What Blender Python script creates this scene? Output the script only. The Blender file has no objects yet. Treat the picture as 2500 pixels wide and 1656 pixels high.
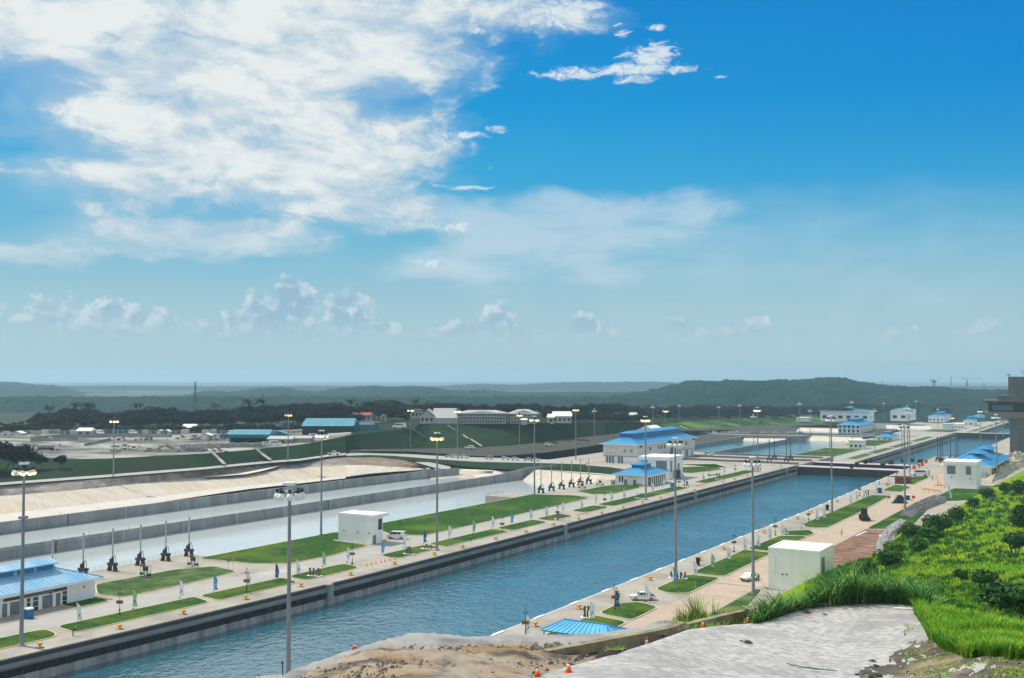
import bpy, bmesh, math, random
import numpy as np
from mathutils import Vector, Matrix, noise as mnoise

random.seed(7); np.random.seed(7)
SC = bpy.context.scene
COL = SC.collection
R_ = math.radians

# ------------------------------------------------------------------ camera
# world: Y runs along the lock, away from the viewer; X to the right; z = 0 is the deck of the first chamber
F = 2600.0; HC = 53.2
PIT = math.atan(91.5 / F); TH = math.atan(1550 * math.cos(PIT) / F)
FW = (-math.sin(TH), math.cos(TH)); RT = (math.cos(TH), math.sin(TH))
cam_d = bpy.data.cameras.new('camera'); cam = bpy.data.objects.new('camera', cam_d); COL.objects.link(cam)
cam.location = (0, 0, HC); cam.rotation_euler = (math.pi / 2 + PIT, 0, TH)
cam_d.sensor_width = 36.0; cam_d.lens = 36.0 * F / 2500.0
cam_d.clip_start = 0.5; cam_d.clip_end = 60000
SC.camera = cam

def ray(x, y):
    a = (x - 1250) / F; b = (828 - y) / F
    fc = math.cos(PIT) - b * math.sin(PIT); uz = math.sin(PIT) + b * math.cos(PIT)
    return (a * RT[0] + fc * FW[0], a * RT[1] + fc * FW[1], uz)
def at(x, y, z=0.0):
    d = ray(x, y); t = (z - HC) / d[2]
    return Vector((d[0] * t, d[1] * t, z))
def atX(x, y, X):
    d = ray(x, y); t = X / d[0]
    return Vector((X, d[1] * t, HC + d[2] * t))
def atY(x, y, Y):
    d = ray(x, y); t = Y / d[1]
    return Vector((d[0] * t, Y, HC + d[2] * t))
def pol(x, D, s):
    """column x (a bearing), forward distance D, drop below the eye s*D"""
    a = (x - 1250) / F * math.cos(PIT)
    return Vector((D * (FW[0] + a * RT[0]), D * (FW[1] + a * RT[1]), HC - s * D))
def sl(y): return (y - 919.5) / F
def atD(x, y, D): return pol(x, D, sl(y))

def lin(c):
    f = lambda v: v / 12.92 if v <= 0.04045 else ((v + 0.055) / 1.055) ** 2.4
    return tuple(f(v / 255.0) for v in c)

# ------------------------------------------------------------------ sun
SUN_AZ = R_(62)      # to the left of the view direction
SUN_EL = R_(54)
sx = FW[0] * math.cos(SUN_AZ) - FW[1] * math.sin(SUN_AZ); sy = FW[0] * math.sin(SUN_AZ) + FW[1] * math.cos(SUN_AZ)
SUN = Vector((sx * math.cos(SUN_EL), sy * math.cos(SUN_EL), math.sin(SUN_EL)))
sd = bpy.data.lights.new('sun', 'SUN'); so = bpy.data.objects.new('sun', sd); COL.objects.link(so)
sd.energy = 4.2; sd.angle = R_(0.5); sd.color = (1.0, 0.935, 0.83)
so.rotation_euler = SUN.to_track_quat('Z', 'Y').to_euler(); so.location = (-300, 100, 400)

SC.view_settings.view_transform = 'Standard'; SC.view_settings.look = 'None'
SC.view_settings.gamma = 1.0; SC.view_settings.exposure = 0.0; SC.view_settings.use_curve_mapping = False
SC.cycles.use_denoising = True
SC.cycles.max_bounces = 6; SC.cycles.diffuse_bounces = 3; SC.cycles.glossy_bounces = 3
SC.cycles.volume_bounces = 2; SC.cycles.transparent_max_bounces = 8
SC.cycles.sample_clamp_indirect = 6.0
SC.cycles.caustics_reflective = False; SC.cycles.caustics_refractive = False

# ------------------------------------------------------------------ world: sky and clouds
W = bpy.data.worlds.new('World'); SC.world = W; W.use_nodes = True
WT = W.node_tree; WT.nodes.clear()
def wn(t): return WT.nodes.new(t)
def lk(a, b): WT.links.new(a, b)
def put(sock, v):
    if hasattr(v, 'is_output'): lk(v, sock)
    else: sock.default_value = v
def M(op, a, b=None, c=None, clamp=False):
    n = wn('ShaderNodeMath'); n.operation = op; n.use_clamp = clamp
    for i, v in enumerate((a, b, c)):
        if v is not None: put(n.inputs[i], v)
    return n.outputs[0]
def VM(op, a, b=None, scale=None):
    n = wn('ShaderNodeVectorMath'); n.operation = op
    put(n.inputs[0], a)
    if b is not None: put(n.inputs[1], b)
    if scale is not None: put(n.inputs['Scale'], scale)
    return n.outputs['Value'] if op in ('DOT_PRODUCT', 'LENGTH') else n.outputs['Vector']
def CXYZ(x, y, z):
    n = wn('ShaderNodeCombineXYZ'); put(n.inputs[0], x); put(n.inputs[1], y); put(n.inputs[2], z); return n.outputs[0]
def NOISE(vec, scale, detail=6, rough=0.55, dist=0.0, lac=2.0, two=True):
    n = wn('ShaderNodeTexNoise'); n.noise_dimensions = '2D' if two else '3D'; put(n.inputs['Vector'], vec); n.inputs['Scale'].default_value = scale
    n.inputs['Detail'].default_value = detail; n.inputs['Roughness'].default_value = rough
    n.inputs['Distortion'].default_value = dist; n.inputs['Lacunarity'].default_value = lac
    return n.outputs['Fac']
def SSTEP(v, a, b):
    n = wn('ShaderNodeMapRange'); n.interpolation_type = 'SMOOTHSTEP'; n.clamp = True
    put(n.inputs['Value'], v); n.inputs['From Min'].default_value = a; n.inputs['From Max'].default_value = b
    return n.outputs['Result']
def MIXC(f, a, b):
    n = wn('ShaderNodeMix'); n.data_type = 'RGBA'; put(n.inputs[0], f)
    for s, v in ((n.inputs[6], a), (n.inputs[7], b)):
        if hasattr(v, 'is_output'): lk(v, s)
        else: s.default_value = (*v, 1) if len(v) == 3 else v
    return n.outputs[2]
def RAMP(v, stops, interp='LINEAR'):
    n = wn('ShaderNodeValToRGB'); put(n.inputs[0], v); cr = n.color_ramp; cr.interpolation = interp
    while len(cr.elements) < len(stops): cr.elements.new(0.5)
    for e, (p, c) in zip(cr.elements, stops): e.position = p; e.color = (*c, 1)
    return n.outputs[0]

tc = wn('ShaderNodeTexCoord'); DIR = VM('NORMALIZE', tc.outputs['Generated'])
dr = VM('DOT_PRODUCT', DIR, (RT[0], RT[1], 0)); df = VM('DOT_PRODUCT', DIR, (FW[0], FW[1], 0)); dz = VM('DOT_PRODUCT', DIR, (0, 0, 1))
AZ = M('MULTIPLY', M('ARCTAN2', dr, df), 57.2958)
EL = M('MULTIPLY', M('ARCSINE', dz), 57.2958)
def uv(x, y):
    d = Vector(ray(x, y)).normalized(); r = d.x * RT[0] + d.y * RT[1]; f = d.x * FW[0] + d.y * FW[1]
    return math.degrees(math.atan2(r, f)), math.degrees(math.asin(d.z))
sky = wn('ShaderNodeTexSky'); sky.sky_type = 'NISHITA'; sky.sun_disc = False
sky.sun_elevation = SUN_EL; sky.sun_rotation = math.atan2(SUN.x, SUN.y); sky.air_density = 1.0; sky.dust_density = 1.2; sky.ozone_density = 2.0
nish = VM('MULTIPLY', sky.outputs[0], (0.02, 0.09, 0.10))
elt = M('MULTIPLY', EL, 1 / 45.0, clamp=True)
grad = RAMP(elt, [(0.0, lin((184, 208, 214))), (0.035, lin((174, 205, 214))), (0.082, lin((164, 199, 212))), (0.155, lin((118, 186, 214))),
                  (0.225, lin((54, 169, 218))), (0.32, lin((0, 152, 217))), (0.43, lin((0, 134, 208))), (1.0, lin((10, 104, 180)))])
SKYC = MIXC(0.05, grad, nish)
sund = VM('DOT_PRODUCT', DIR, tuple(SUN))
SKYC = MIXC(M('MULTIPLY', M('MULTIPLY', SSTEP(M('SUBTRACT', 0.62, sund), 0.0, 0.75), SSTEP(EL, 5, 17)), 0.75), SKYC, lin((0, 112, 200)))

UV = CXYZ(AZ, EL, 0.0)
warp = wn('ShaderNodeTexNoise'); warp.noise_dimensions = '2D'; put(warp.inputs['Vector'], VM('MULTIPLY', UV, (0.16, 0.36, 1))); warp.inputs['Scale'].default_value = 1.0; warp.inputs['Detail'].default_value = 4
wv = VM('SUBTRACT', warp.outputs['Color'], (0.5, 0.5, 0.5))
UVW = VM('ADD', UV, VM('MULTIPLY', wv, (3.4, 1.7, 0)))
def blobs(vec, lst):
    out = None
    for (x, y, rx, ry, w) in lst:
        u, v = uv(x, y); k = 1 / 45.4
        p = VM('MULTIPLY', VM('SUBTRACT', vec, (u, v, 0)), (1 / (rx * k), 1 / (ry * k), 0))
        e = M('MULTIPLY', M('SUBTRACT', 1.0, VM('DOT_PRODUCT', p, p)), w)
        e = M('MAXIMUM', e, -2.0)
        out = e if out is None else M('MAXIMUM', out, e)
    return out
# the large broken sheet upper left; it goes on overhead and to the left
fbm = NOISE(VM('MULTIPLY', UV, (0.20, 0.42, 1)), 1.0, 9, 0.58, 0.35)
fine = NOISE(VM('MULTIPLY', UVW, (0.55, 1.25, 1)), 1.0, 9, 0.62, 0.2)
mass = blobs(UVW, [(430, -150, 900, 330, 1.25), (520, 250, 560, 260, 1.15), (860, 110, 330, 190, 1.1), (760, 400, 330, 150, 1.1), (900, 490, 190, 75, .9),
                   (430, 575, 330, 52, .75), (250, 430, 260, 110, .75), (80, 60, 330, 150, 1.0), (1230, 20, 250, 52, .55), (1000, 360, 130, 45, .7), (60, 615, 150, 30, .35)])
hole = blobs(UVW, [(30, 195, 210, 75, 1.3), (60, 330, 270, 95, 1.15), (30, 470, 260, 55, 1.1), (100, 560, 200, 30, .8), (640, 330, 170, 40, .55), (380, 250, 120, 40, .45), (960, 250, 130, 60, 1.1), (620, 500, 190, 30, .4)])
m1 = M('ADD', M('SUBTRACT', mass, M('MULTIPLY', M('MAXIMUM', hole, 0.0), 0.9)), M('ADD', M('MULTIPLY', M('SUBTRACT', fbm, 0.5), 2.1), M('MULTIPLY', M('SUBTRACT', fine, 0.5), 2.1)))
d_mass = M('MULTIPLY', SSTEP(m1, -0.2, 0.72), 0.97)
veil_mass = M('MULTIPLY', SSTEP(M('ADD', M('SUBTRACT', mass, M('MULTIPLY', M('MAXIMUM', hole, 0.0), 0.35)), M('MULTIPLY', M('SUBTRACT', fbm, 0.5), 1.2)), -0.55, 0.6), 0.55)
# unseen broken cloud added overhead and behind the camera to brighten the shade
overm = M('MAXIMUM', SSTEP(EL, 22, 34), M('MULTIPLY', SSTEP(df, 0.55, 0.15), SSTEP(EL, 5, 14)))
over = M('MULTIPLY', SSTEP(NOISE(VM('MULTIPLY', DIR, (2.2, 2.2, 2.2)), 1.0, 4, 0.6, 0.3, two=False), 0.36, 0.52), M('MULTIPLY', overm, 0.92))
# thin veil right of centre
fb2 = NOISE(VM('MULTIPLY', UV, (0.22, 0.6, 1)), 1.0, 7, 0.55, 0.3)
vb = blobs(UVW, [(1330, 560, 380, 95, 1.0), (1610, 515, 240, 55, .8), (1150, 635, 260, 60, .8), (1400, 640, 300, 70, .6), (1000, 655, 120, 30, .5)])
d_veil = M('MULTIPLY', SSTEP(M('ADD', vb, M('MULTIPLY', M('SUBTRACT', fb2, 0.5), 2.0)), -0.15, 1.0), 0.62)
vw = blobs(UV, [(1800, 640, 900, 150, .6), (1900, 520, 500, 70, .4)])
d_vw = M('MULTIPLY', SSTEP(M('ADD', vw, M('MULTIPLY', M('SUBTRACT', fb2, 0.5), 1.6)), -0.2, 1.3), 0.35)
# small bright scraps
fb3 = NOISE(VM('MULTIPLY', UVW, (1.3, 2.9, 1)), 1.0, 9, 0.68, 0.5)
UVS = VM('ADD', UV, VM('MULTIPLY', wv, (0.9, 0.5, 0)))
sb = blobs(UVS, [(1410, 180, 130, 17, 1.0), (1545, 172, 165, 18, 1.15), (1585, 142, 85, 32, 1.1), (1600, 118, 50, 22, .9), (1560, 195, 60, 16, .9), (1752, 190, 20, 5, .9), (1140, 330, 75, 11, 1.0), (1215, 318, 32, 10, .9),
                 (1110, 555, 80, 15, .8), (1050, 640, 60, 14, .6), (1170, 76, 24, 9, .9), (1125, 102, 22, 7, .8), (1520, 78, 24, 10, .8), (1595, 66, 26, 9, .8), (1510, 58, 20, 6, .7), (1150, 458, 70, 7, .75), (1060, 452, 50, 6, .55), (1400, 18, 90, 40, .8), (1340, 40, 120, 36, .8)])
d_scr = M('MULTIPLY', SSTEP(M('ADD', sb, M('MULTIPLY', M('SUBTRACT', fb3, 0.5), 3.6)), 0.1, 1.35), 0.92)
# cumulus along the horizon, seen through the haze
cb = [(718, 745, 58, 75, 1.2), (690, 790, 105, 75, 1.05), (625, 770, 85, 60, 1.0), (850, 770, 70, 66, 1.05), (870, 812, 60, 48, .9), (610, 815, 130, 50, .85), (770, 830, 150, 45, .8), (930, 800, 46, 40, .8),
      (285, 765, 60, 36, .75), (340, 800, 150, 50, .7), (150, 780, 150, 60, .6), (480, 850, 200, 50, .6), (1215, 785, 62, 52, .9), (1150, 818, 110, 40, .85), (1060, 838, 80, 34, .8), (1290, 825, 90, 36, .8), (1428, 800, 42, 44, .95), (1460, 830, 70, 34, .85),
      (1660, 805, 44, 32, .75), (1840, 798, 44, 40, .75), (1780, 828, 120, 30, .7), (1560, 838, 120, 28, .7), (2210, 835, 90, 34, .55), (2390, 820, 70, 36, .5), (2050, 845, 120, 26, .5), (1700, 850, 500, 30, .5), (600, 870, 700, 40, .5)]
def cn(vec): return NOISE(VM('MULTIPLY', vec, (0.85, 1.0, 1)), 1.0, 7, 0.58, 0.3)
def bill(vec): return M('ABSOLUTE', M('SUBTRACT', NOISE(VM('MULTIPLY', vec, (1.9, 2.1, 1)), 1.0, 3, 0.5), 0.5))
nz0 = cn(UV); nz1 = cn(VM('ADD', UV, (-0.30, 0.34, 0))); bl0 = bill(UV)
cbl = blobs(UV, cb)
c0 = M('ADD', cbl, M('ADD', M('MULTIPLY', M('SUBTRACT', nz0, 0.5), 2.2), M('MULTIPLY', M('SUBTRACT', bl0, 0.1), 1.6)))
d_cum = SSTEP(c0, -0.05, 0.6)
lit = SSTEP(M('ADD', M('MULTIPLY', M('SUBTRACT', nz0, nz1), 2.0), M('MULTIPLY', M('SUBTRACT', 0.55, cbl), 0.55)), -0.35, 0.55)
fadeb = M('ADD', M('MULTIPLY', SSTEP(EL, 0.6, 3.2), 0.72), 0.05)
cumcol = MIXC(lit, lin((146, 180, 206)), lin((220, 230, 234)))
cumcol = MIXC(SSTEP(EL, 4.0, 0.6), cumcol, lin((176, 203, 213)))
WHITE = lin((236, 240, 239)); GREY = lin((186, 208, 222))
C = MIXC(d_vw, SKYC, lin((196, 218, 230)))
C = MIXC(M('MULTIPLY', d_cum, fadeb), C, cumcol)
C = MIXC(d_veil, C, lin((205, 221, 231)))
C = MIXC(veil_mass, C, GREY)
dens = SSTEP(M('ADD', M('MULTIPLY', fbm, 0.75), M('MULTIPLY', M('ADD', m1, 0.0), 0.30)), 0.42, 0.84)
mcol = MIXC(dens, lin((192, 211, 223)), WHITE)
hz = SSTEP(EL, 3.5, 10.0)
mcol = MIXC(hz, lin((190, 213, 223)), mcol)
C = MIXC(M('MULTIPLY', d_mass, M('ADD', M('MULTIPLY', hz, 0.5), 0.5)), C, mcol)
C = MIXC(d_scr, C, lin((226, 235, 240)))
C = MIXC(over, C, WHITE)
bg = wn('ShaderNodeBackground'); lk(C, bg.inputs['Color']); bg.inputs['Strength'].default_value = 1.0
wo = wn('ShaderNodeOutputWorld'); lk(bg.outputs[0], wo.inputs['Surface'])

W.cycles.sampling_method = 'MANUAL'; W.cycles.sample_map_resolution = 512

# ------------------------------------------------------------------ materials
MATS = {}
def mat(name, col, rough=0.8, col2=None, scale=0.5, detail=5, stretch=(1, 1, 1), bump=0.0, bscale=None, spec=0.3, metal=0.0, emis=None, estr=0.0, lo=0.35, hi=0.65, col3=None, scale3=0.05, coords='OBJ', f3=0.6):
    if name in MATS: return MATS[name]
    m = bpy.data.materials.new(name); m.use_nodes = True; t = m.node_tree; n = t.nodes; L = t.links
    b = n['Principled BSDF']; b.inputs['Roughness'].default_value = rough; b.inputs['Specular IOR Level'].default_value = spec; b.inputs['Metallic'].default_value = metal
    b.inputs['Base Color'].default_value = (*col, 1)
    if emis: b.inputs['Emission Color'].default_value = (*emis, 1); b.inputs['Emission Strength'].default_value = estr
    if col2 or bump:
        if coords == 'WORLD': tcn = n.new('ShaderNodeNewGeometry'); src = tcn.outputs['Position']
        else: tcn = n.new('ShaderNodeTexCoord'); src = tcn.outputs['Object']
        mp = n.new('ShaderNodeMapping'); mp.inputs['Scale'].default_value = stretch; L.new(src, mp.inputs['Vector'])
    if col2:
        nz = n.new('ShaderNodeTexNoise'); nz.inputs['Scale'].default_value = scale; nz.inputs['Detail'].default_value = detail; nz.inputs['Roughness'].default_value = 0.6
        L.new(mp.outputs[0], nz.inputs['Vector'])
        mr = n.new('ShaderNodeMapRange'); mr.inputs['From Min'].default_value = lo; mr.inputs['From Max'].default_value = hi; L.new(nz.outputs['Fac'], mr.inputs['Value'])
        mx = n.new('ShaderNodeMix'); mx.data_type = 'RGBA'; L.new(mr.outputs[0], mx.inputs[0]); mx.inputs[6].default_value = (*col, 1); mx.inputs[7].default_value = (*col2, 1)
        out = mx.outputs[2]
        if col3:
            n3 = n.new('ShaderNodeTexNoise'); n3.inputs['Scale'].default_value = scale3; n3.inputs['Detail'].default_value = 4; L.new(mp.outputs[0], n3.inputs['Vector'])
            m3 = n.new('ShaderNodeMapRange'); m3.inputs['From Min'].default_value = 0.48; m3.inputs['From Max'].default_value = 0.66; m3.inputs['To Max'].default_value = f3; L.new(n3.outputs['Fac'], m3.inputs['Value'])
            x3 = n.new('ShaderNodeMix'); x3.data_type = 'RGBA'; L.new(m3.outputs[0], x3.inputs[0]); L.new(out, x3.inputs[6]); x3.inputs[7].default_value = (*col3, 1); out = x3.outputs[2]
        L.new(out, b.inputs['Base Color'])
    if bump:
        nb = n.new('ShaderNodeTexNoise'); nb.inputs['Scale'].default_value = bscale or scale * 3; nb.inputs['Detail'].default_value = 4; L.new(mp.outputs[0], nb.inputs['Vector'])
        bp = n.new('ShaderNodeBump'); bp.inputs['Strength'].default_value = 1.0; bp.inputs['Distance'].default_value = bump; L.new(nb.outputs['Fac'], bp.inputs['Height']); L.new(bp.outputs[0], b.inputs['Normal'])
    MATS[name] = m; return m

# ------------------------------------------------------------------ mesh collector
class MB:
    def __init__(s): s.v = []; s.f = []; s.mi = []; s.m = 0
    def add(s, vs, fs):
        o = len(s.v); s.v += [tuple(p) for p in vs]
        for f in fs: s.f.append(tuple(i + o for i in f)); s.mi.append(s.m)
        return s
    def mat(s, i): s.m = i; return s
    def box(s, x0, x1, y0, y1, z0, z1):
        return s.add([(x0, y0, z0), (x1, y0, z0), (x1, y1, z0), (x0, y1, z0), (x0, y0, z1), (x1, y0, z1), (x1, y1, z1), (x0, y1, z1)],
                     [(3, 2, 1, 0), (4, 5, 6, 7), (0, 1, 5, 4), (1, 2, 6, 5), (2, 3, 7, 6), (3, 0, 4, 7)])
    def cbox(s, cx, cy, z0, wx, wy, h): return s.box(cx - wx / 2, cx + wx / 2, cy - wy / 2, cy + wy / 2, z0, z0 + h)
    def prism(s, poly, z0, z1):
        a = sum(poly[i][0] * poly[(i + 1) % len(poly)][1] - poly[(i + 1) % len(poly)][0] * poly[i][1] for i in range(len(poly)))
        if a < 0: poly = poly[::-1]
        n = len(poly); vs = [(p[0], p[1], z0) for p in poly] + [(p[0], p[1], z1) for p in poly]
        return s.add(vs, [tuple(range(n - 1, -1, -1)), tuple(range(n, 2 * n))] + [(i, (i + 1) % n, n + (i + 1) % n, n + i) for i in range(n)])
    def tube(s, p0, p1, r0, r1=None, n=8, cap=True):
        p0 = Vector(p0); p1 = Vector(p1); r1 = r0 if r1 is None else r1
        d = (p1 - p0).normalized(); u = d.orthogonal().normalized(); w = d.cross(u)
        vs = []
        for p, r in ((p0, r0), (p1, r1)):
            for i in range(n):
                a = 2 * math.pi * i / n; vs.append(p + u * (r * math.cos(a)) + w * (r * math.sin(a)))
        fs = [(i, (i + 1) % n, n + (i + 1) % n, n + i) for i in range(n)]
        if cap: fs += [tuple(range(n - 1, -1, -1)), tuple(range(n, 2 * n))]
        return s.add(vs, fs)
    def beam(s, p0, p1, w, h):
        p0 = Vector(p0); p1 = Vector(p1); d = (p1 - p0).normalized(); up = Vector((0, 0, 1))
        if abs(d.z) > .99: up = Vector((0, 1, 0))
        sd_ = d.cross(up).normalized(); u = sd_.cross(d)
        vs = []
        for p in (p0, p1):
            for a, b in ((-1, -1), (1, -1), (1, 1), (-1, 1)): vs.append(p + sd_ * (a * w / 2) + u * (b * h / 2))
        return s.add(vs, [(0, 1, 2, 3), (7, 6, 5, 4), (0, 4, 5, 1), (1, 5, 6, 2), (2, 6, 7, 3), (3, 7, 4, 0)])
    def lathe(s, c, prof, n=12):
        vs = []; fs = []; k = len(prof)
        for r, z in prof:
            for i in range(n):
                a = 2 * math.pi * i / n; vs.append((c[0] + r * math.cos(a), c[1] + r * math.sin(a), c[2] + z))
        for j in range(k - 1):
            for i in range(n): fs.append((j * n + i, j * n + (i + 1) % n, (j + 1) * n + (i + 1) % n, (j + 1) * n + i))
        fs += [tuple(range(n - 1, -1, -1)), tuple(range((k - 1) * n, k * n))]
        return s.add(vs, fs)
    def loft(s, A, B):
        n = len(A); return s.add(list(A) + list(B), [(i, i + 1, n + i + 1, n + i) for i in range(n - 1)])
    def grid(s, rows):
        n = len(rows[0]); vs = [p for r in rows for p in r]
        return s.add(vs, [(j * n + i, j * n + i + 1, (j + 1) * n + i + 1, (j + 1) * n + i) for j in range(len(rows) - 1) for i in range(n - 1)])
    def mesh(s, name, mats, smooth=False):
        me = bpy.data.meshes.new(name); me.from_pydata(s.v, [], s.f)
        if not isinstance(mats, (list, tuple)): mats = [mats]
        for m in mats: me.materials.append(m)
        if len(mats) > 1: me.polygons.foreach_set('material_index', s.mi)
        if smooth: me.polygons.foreach_set('use_smooth', [True] * len(me.polygons))
        me.update(); return me
    def build(s, name, mats, parent=None, loc=None, smooth=False, rz=0.0):
        return obj(name, s.mesh(name, mats, smooth), parent, loc, rz)
def obj(name, me, parent=None, loc=None, rz=0.0):
    o = bpy.data.objects.new(name, me); COL.objects.link(o)
    if parent is not None: o.parent = parent
    if loc is not None: o.location = loc
    if rz: o.rotation_euler = (0, 0, rz)
    return o
def tag(o, label=None, cat=None, group=None, kind=None):
    if label: o['label'] = label
    if cat: o['category'] = cat
    if group: o['group'] = group
    if kind: o['kind'] = kind
    return o
def thing(name, label, cat, loc=(0, 0, 0), rz=0.0, group=None):
    o = obj(name, None, None, loc, rz); o.empty_display_size = 0.3
    return tag(o, label, cat, group)
def struct(o): o['kind'] = 'structure'; return o
def stuff(o, label=None): o['kind'] = 'stuff'; return tag(o, label) if label else o
def kids(o): return [c for c in COL.objects if c.parent is o]
CH = {}
def copy_tree(src, loc, rz, label, parts=None):
    """copies a thing, its parts and their sub-parts"""
    def rec(o, par):
        c = o.copy(); COL.objects.link(c); c.parent = par
        for k in o.children: rec(k, c)
        return c
    r = rec(src, None); r.location = loc; r.rotation_euler = (0, 0, rz); r['label'] = label
    return r
ORD = ['first', 'second', 'third', 'fourth', 'fifth', 'sixth', 'seventh', 'eighth', 'ninth', 'tenth', 'eleventh', 'twelfth', 'thirteenth', 'fourteenth', 'fifteenth', 'sixteenth', 'seventeenth', 'eighteenth', 'nineteenth', 'twentieth',
       'twenty-first', 'twenty-second', 'twenty-third', 'twenty-fourth', 'twenty-fifth', 'twenty-sixth', 'twenty-seventh', 'twenty-eighth', 'twenty-ninth', 'thirtieth', 'thirty-first', 'thirty-second', 'thirty-third', 'thirty-fourth', 'thirty-fifth', 'thirty-sixth', 'thirty-seventh', 'thirty-eighth', 'thirty-ninth', 'fortieth'] + ['forty-' + w for w in ('first', 'second', 'third', 'fourth', 'fifth', 'sixth', 'seventh', 'eighth', 'ninth')] + ['fiftieth'] + ['fifty-' + w for w in ('first', 'second', 'third', 'fourth', 'fifth', 'sixth', 'seventh', 'eighth', 'ninth')]
def fbm(x, y, z=0.0, o=4):
    return mnoise.fractal(Vector((x, y, z)), 1.0, 2.0, o)
def lerp_tab(tab, x):
    if x <= tab[0][0]: return tab[0][1:]
    for a, b in zip(tab, tab[1:]):
        if x <= b[0]:
            t = (x - a[0]) / (b[0] - a[0]); return tuple(p + (q - p) * t for p, q in zip(a[1:], b[1:]))
    return tab[-1][1:]

# palette
CONC = mat('deck_concrete', (.33, .30, .25), .9, (.42, .39, .33), .12, 6, col3=(.235, .215, .18), scale3=.07, f3=.7, bump=.004, bscale=3)
ROADM = mat('road_concrete', (.35, .338, .31), .9, (.41, .397, .367), .2, 6, col3=(.33, .315, .285), scale3=.06, f3=.5)
ROADR = mat('dusty_road', (.40, .315, .235), .95, (.48, .39, .305), .22, 6, col3=(.45, .34, .25), scale3=.05, f3=.55)
LAWN = mat('lawn_grass', (.008, .046, .009), .95, (.040, .112, .010), .42, 13, bump=.12, bscale=1.6, spec=.1, col3=(.12, .165, .016), scale3=.05, f3=.7, lo=.36, hi=.64)
LAWNB = mat('worn_lawn', (.030, .085, .014), .95, (.20, .21, .09), .13, 10, bump=.06, bscale=2.2, spec=.15, lo=.45, hi=.75)
KERB = mat('kerb_concrete', (.52, .43, .27), .9, (.60, .52, .36), 1.2, 4)
WHITEP = mat('white_render', (.91, .905, .885), .75, (.80, .795, .775), .5, 8, stretch=(1, 1, .10), lo=.45, hi=.8)
WHITER = mat('white_roof', (.84, .82, .77), .8, (.78, .75, .69), .3, 5)
GREYP = mat('grey_paint', (.16, .19, .21), .5, (.19, .22, .24), 1.0, 3)
GLASS = mat('dark_glass', (.02, .03, .035), .08, spec=.6)
BLUER = mat('blue_roof', (.028, .23, .47), .34, (.04, .29, .54), .25, 6, spec=.5)
BLUED = mat('blue_trim', (.01, .13, .31), .4, spec=.5)
TEAL = mat('teal_cladding', (.006, .17, .27), .45, (.01, .21, .32), .4, 3, stretch=(1, 1, .1))
TEALR = mat('teal_roof', (.065, .25, .33), .45, (.10, .30, .38), .15, 4)
STEEL = mat('galvanised_steel', (.33, .36, .38), .45, (.26, .29, .31), 1.5, 3, metal=.35)
STEELD = mat('dark_steel', (.030, .034, .038), .55, (.055, .05, .045), .8, 4)
BLACK = mat('black_rubber', (.012, .012, .013), .7)
YELLOW = mat('yellow_paint', (.75, .40, .01), .5, (.62, .31, .01), 2, 3)
ORANGE = mat('orange_plastic', (.85, .12, .015), .5, (.72, .09, .012), 3, 3)
WHITEB = mat('white_band', (.82, .80, .78), .6)
BROWNS = mat('brown_sign', (.21, .10, .018), .5, (.26, .13, .025), 2, 3)
WCONC = mat('wall_concrete', (.265, .275, .27), .9, (.19, .20, .20), .30, 9, stretch=(.8, .8, .22), col3=(.34, .35, .345), scale3=.16, f3=.7, bump=.01, bscale=1.2)
LOCKC = mat('lock_concrete', (.44, .44, .42), .9, (.22, .225, .22), .42, 10, stretch=(1, 1, .16), lo=.38, hi=.62)
CAPM = mat('fender_cap', (.035, .038, .04), .6, (.06, .06, .06), .5, 6)
CAPL = mat('fender_rail', (.22, .215, .215), .55, (.13, .13, .13), .35, 8, stretch=(1, .25, 1))
FENDM = mat('fender_panel', (.012, .013, .014), .75, (.03, .026, .024), .6, 6)
TAN = mat('basin_lining', (.46, .41, .325), .9, (.56, .52, .445), .25, 7, stretch=(.30, 1, .3), col3=(.52, .41, .28), scale3=.05, f3=.7)
TANW = mat('basin_lining_pale', (.66, .62, .545), .9, (.54, .475, .37), .35, 7, stretch=(1, .3, .3))
TANF = mat('basin_floor', (.52, .485, .42), .85, (.58, .545, .485), .1, 5)
ROCK = mat('cut_rock', (.185, .165, .145), .95, (.34, .305, .275), .16, 9, bump=.25, bscale=.7, col3=(.09, .085, .08), scale3=.22)
DARKG = mat('damp_soil', (.042, .047, .036), .95, (.075, .072, .054), .15, 7, bump=.1, bscale=.7)
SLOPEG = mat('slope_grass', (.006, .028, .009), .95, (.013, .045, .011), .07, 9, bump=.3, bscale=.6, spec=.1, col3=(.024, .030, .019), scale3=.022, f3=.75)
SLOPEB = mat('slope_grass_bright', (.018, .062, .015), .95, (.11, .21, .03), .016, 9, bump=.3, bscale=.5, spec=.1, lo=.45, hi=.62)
YARD = mat('yard_gravel', (.085, .09, .078), .95, (.40, .385, .35), .03, 9, stretch=(1, 1.6, 1), col3=(.085, .09, .08), scale3=.06, f3=.7, lo=.44, hi=.56)
SOILR = mat('red_soil', (.13, .058, .036), .95, (.34, .22, .16), .45, 10, stretch=(.4, 1, 1), lo=.4, hi=.65)

# ------------------------------------------------------------------ ground and water
YS_ = [40, 80, 110, 130, 150, 170, 190, 210, 227]
BOWT = [(y, -4.6 * ((227 - y) / 104.0) ** 1.35) for y in YS_]
def bow(Y): return lerp_tab(BOWT, Y)[0]
def LX(X, Y): return X + bow(Y)                       # left bank lines bend very slightly at the near end
def RX(Y): return -116.6 - max(0.0, (Y - 420) * 0.016)

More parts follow.
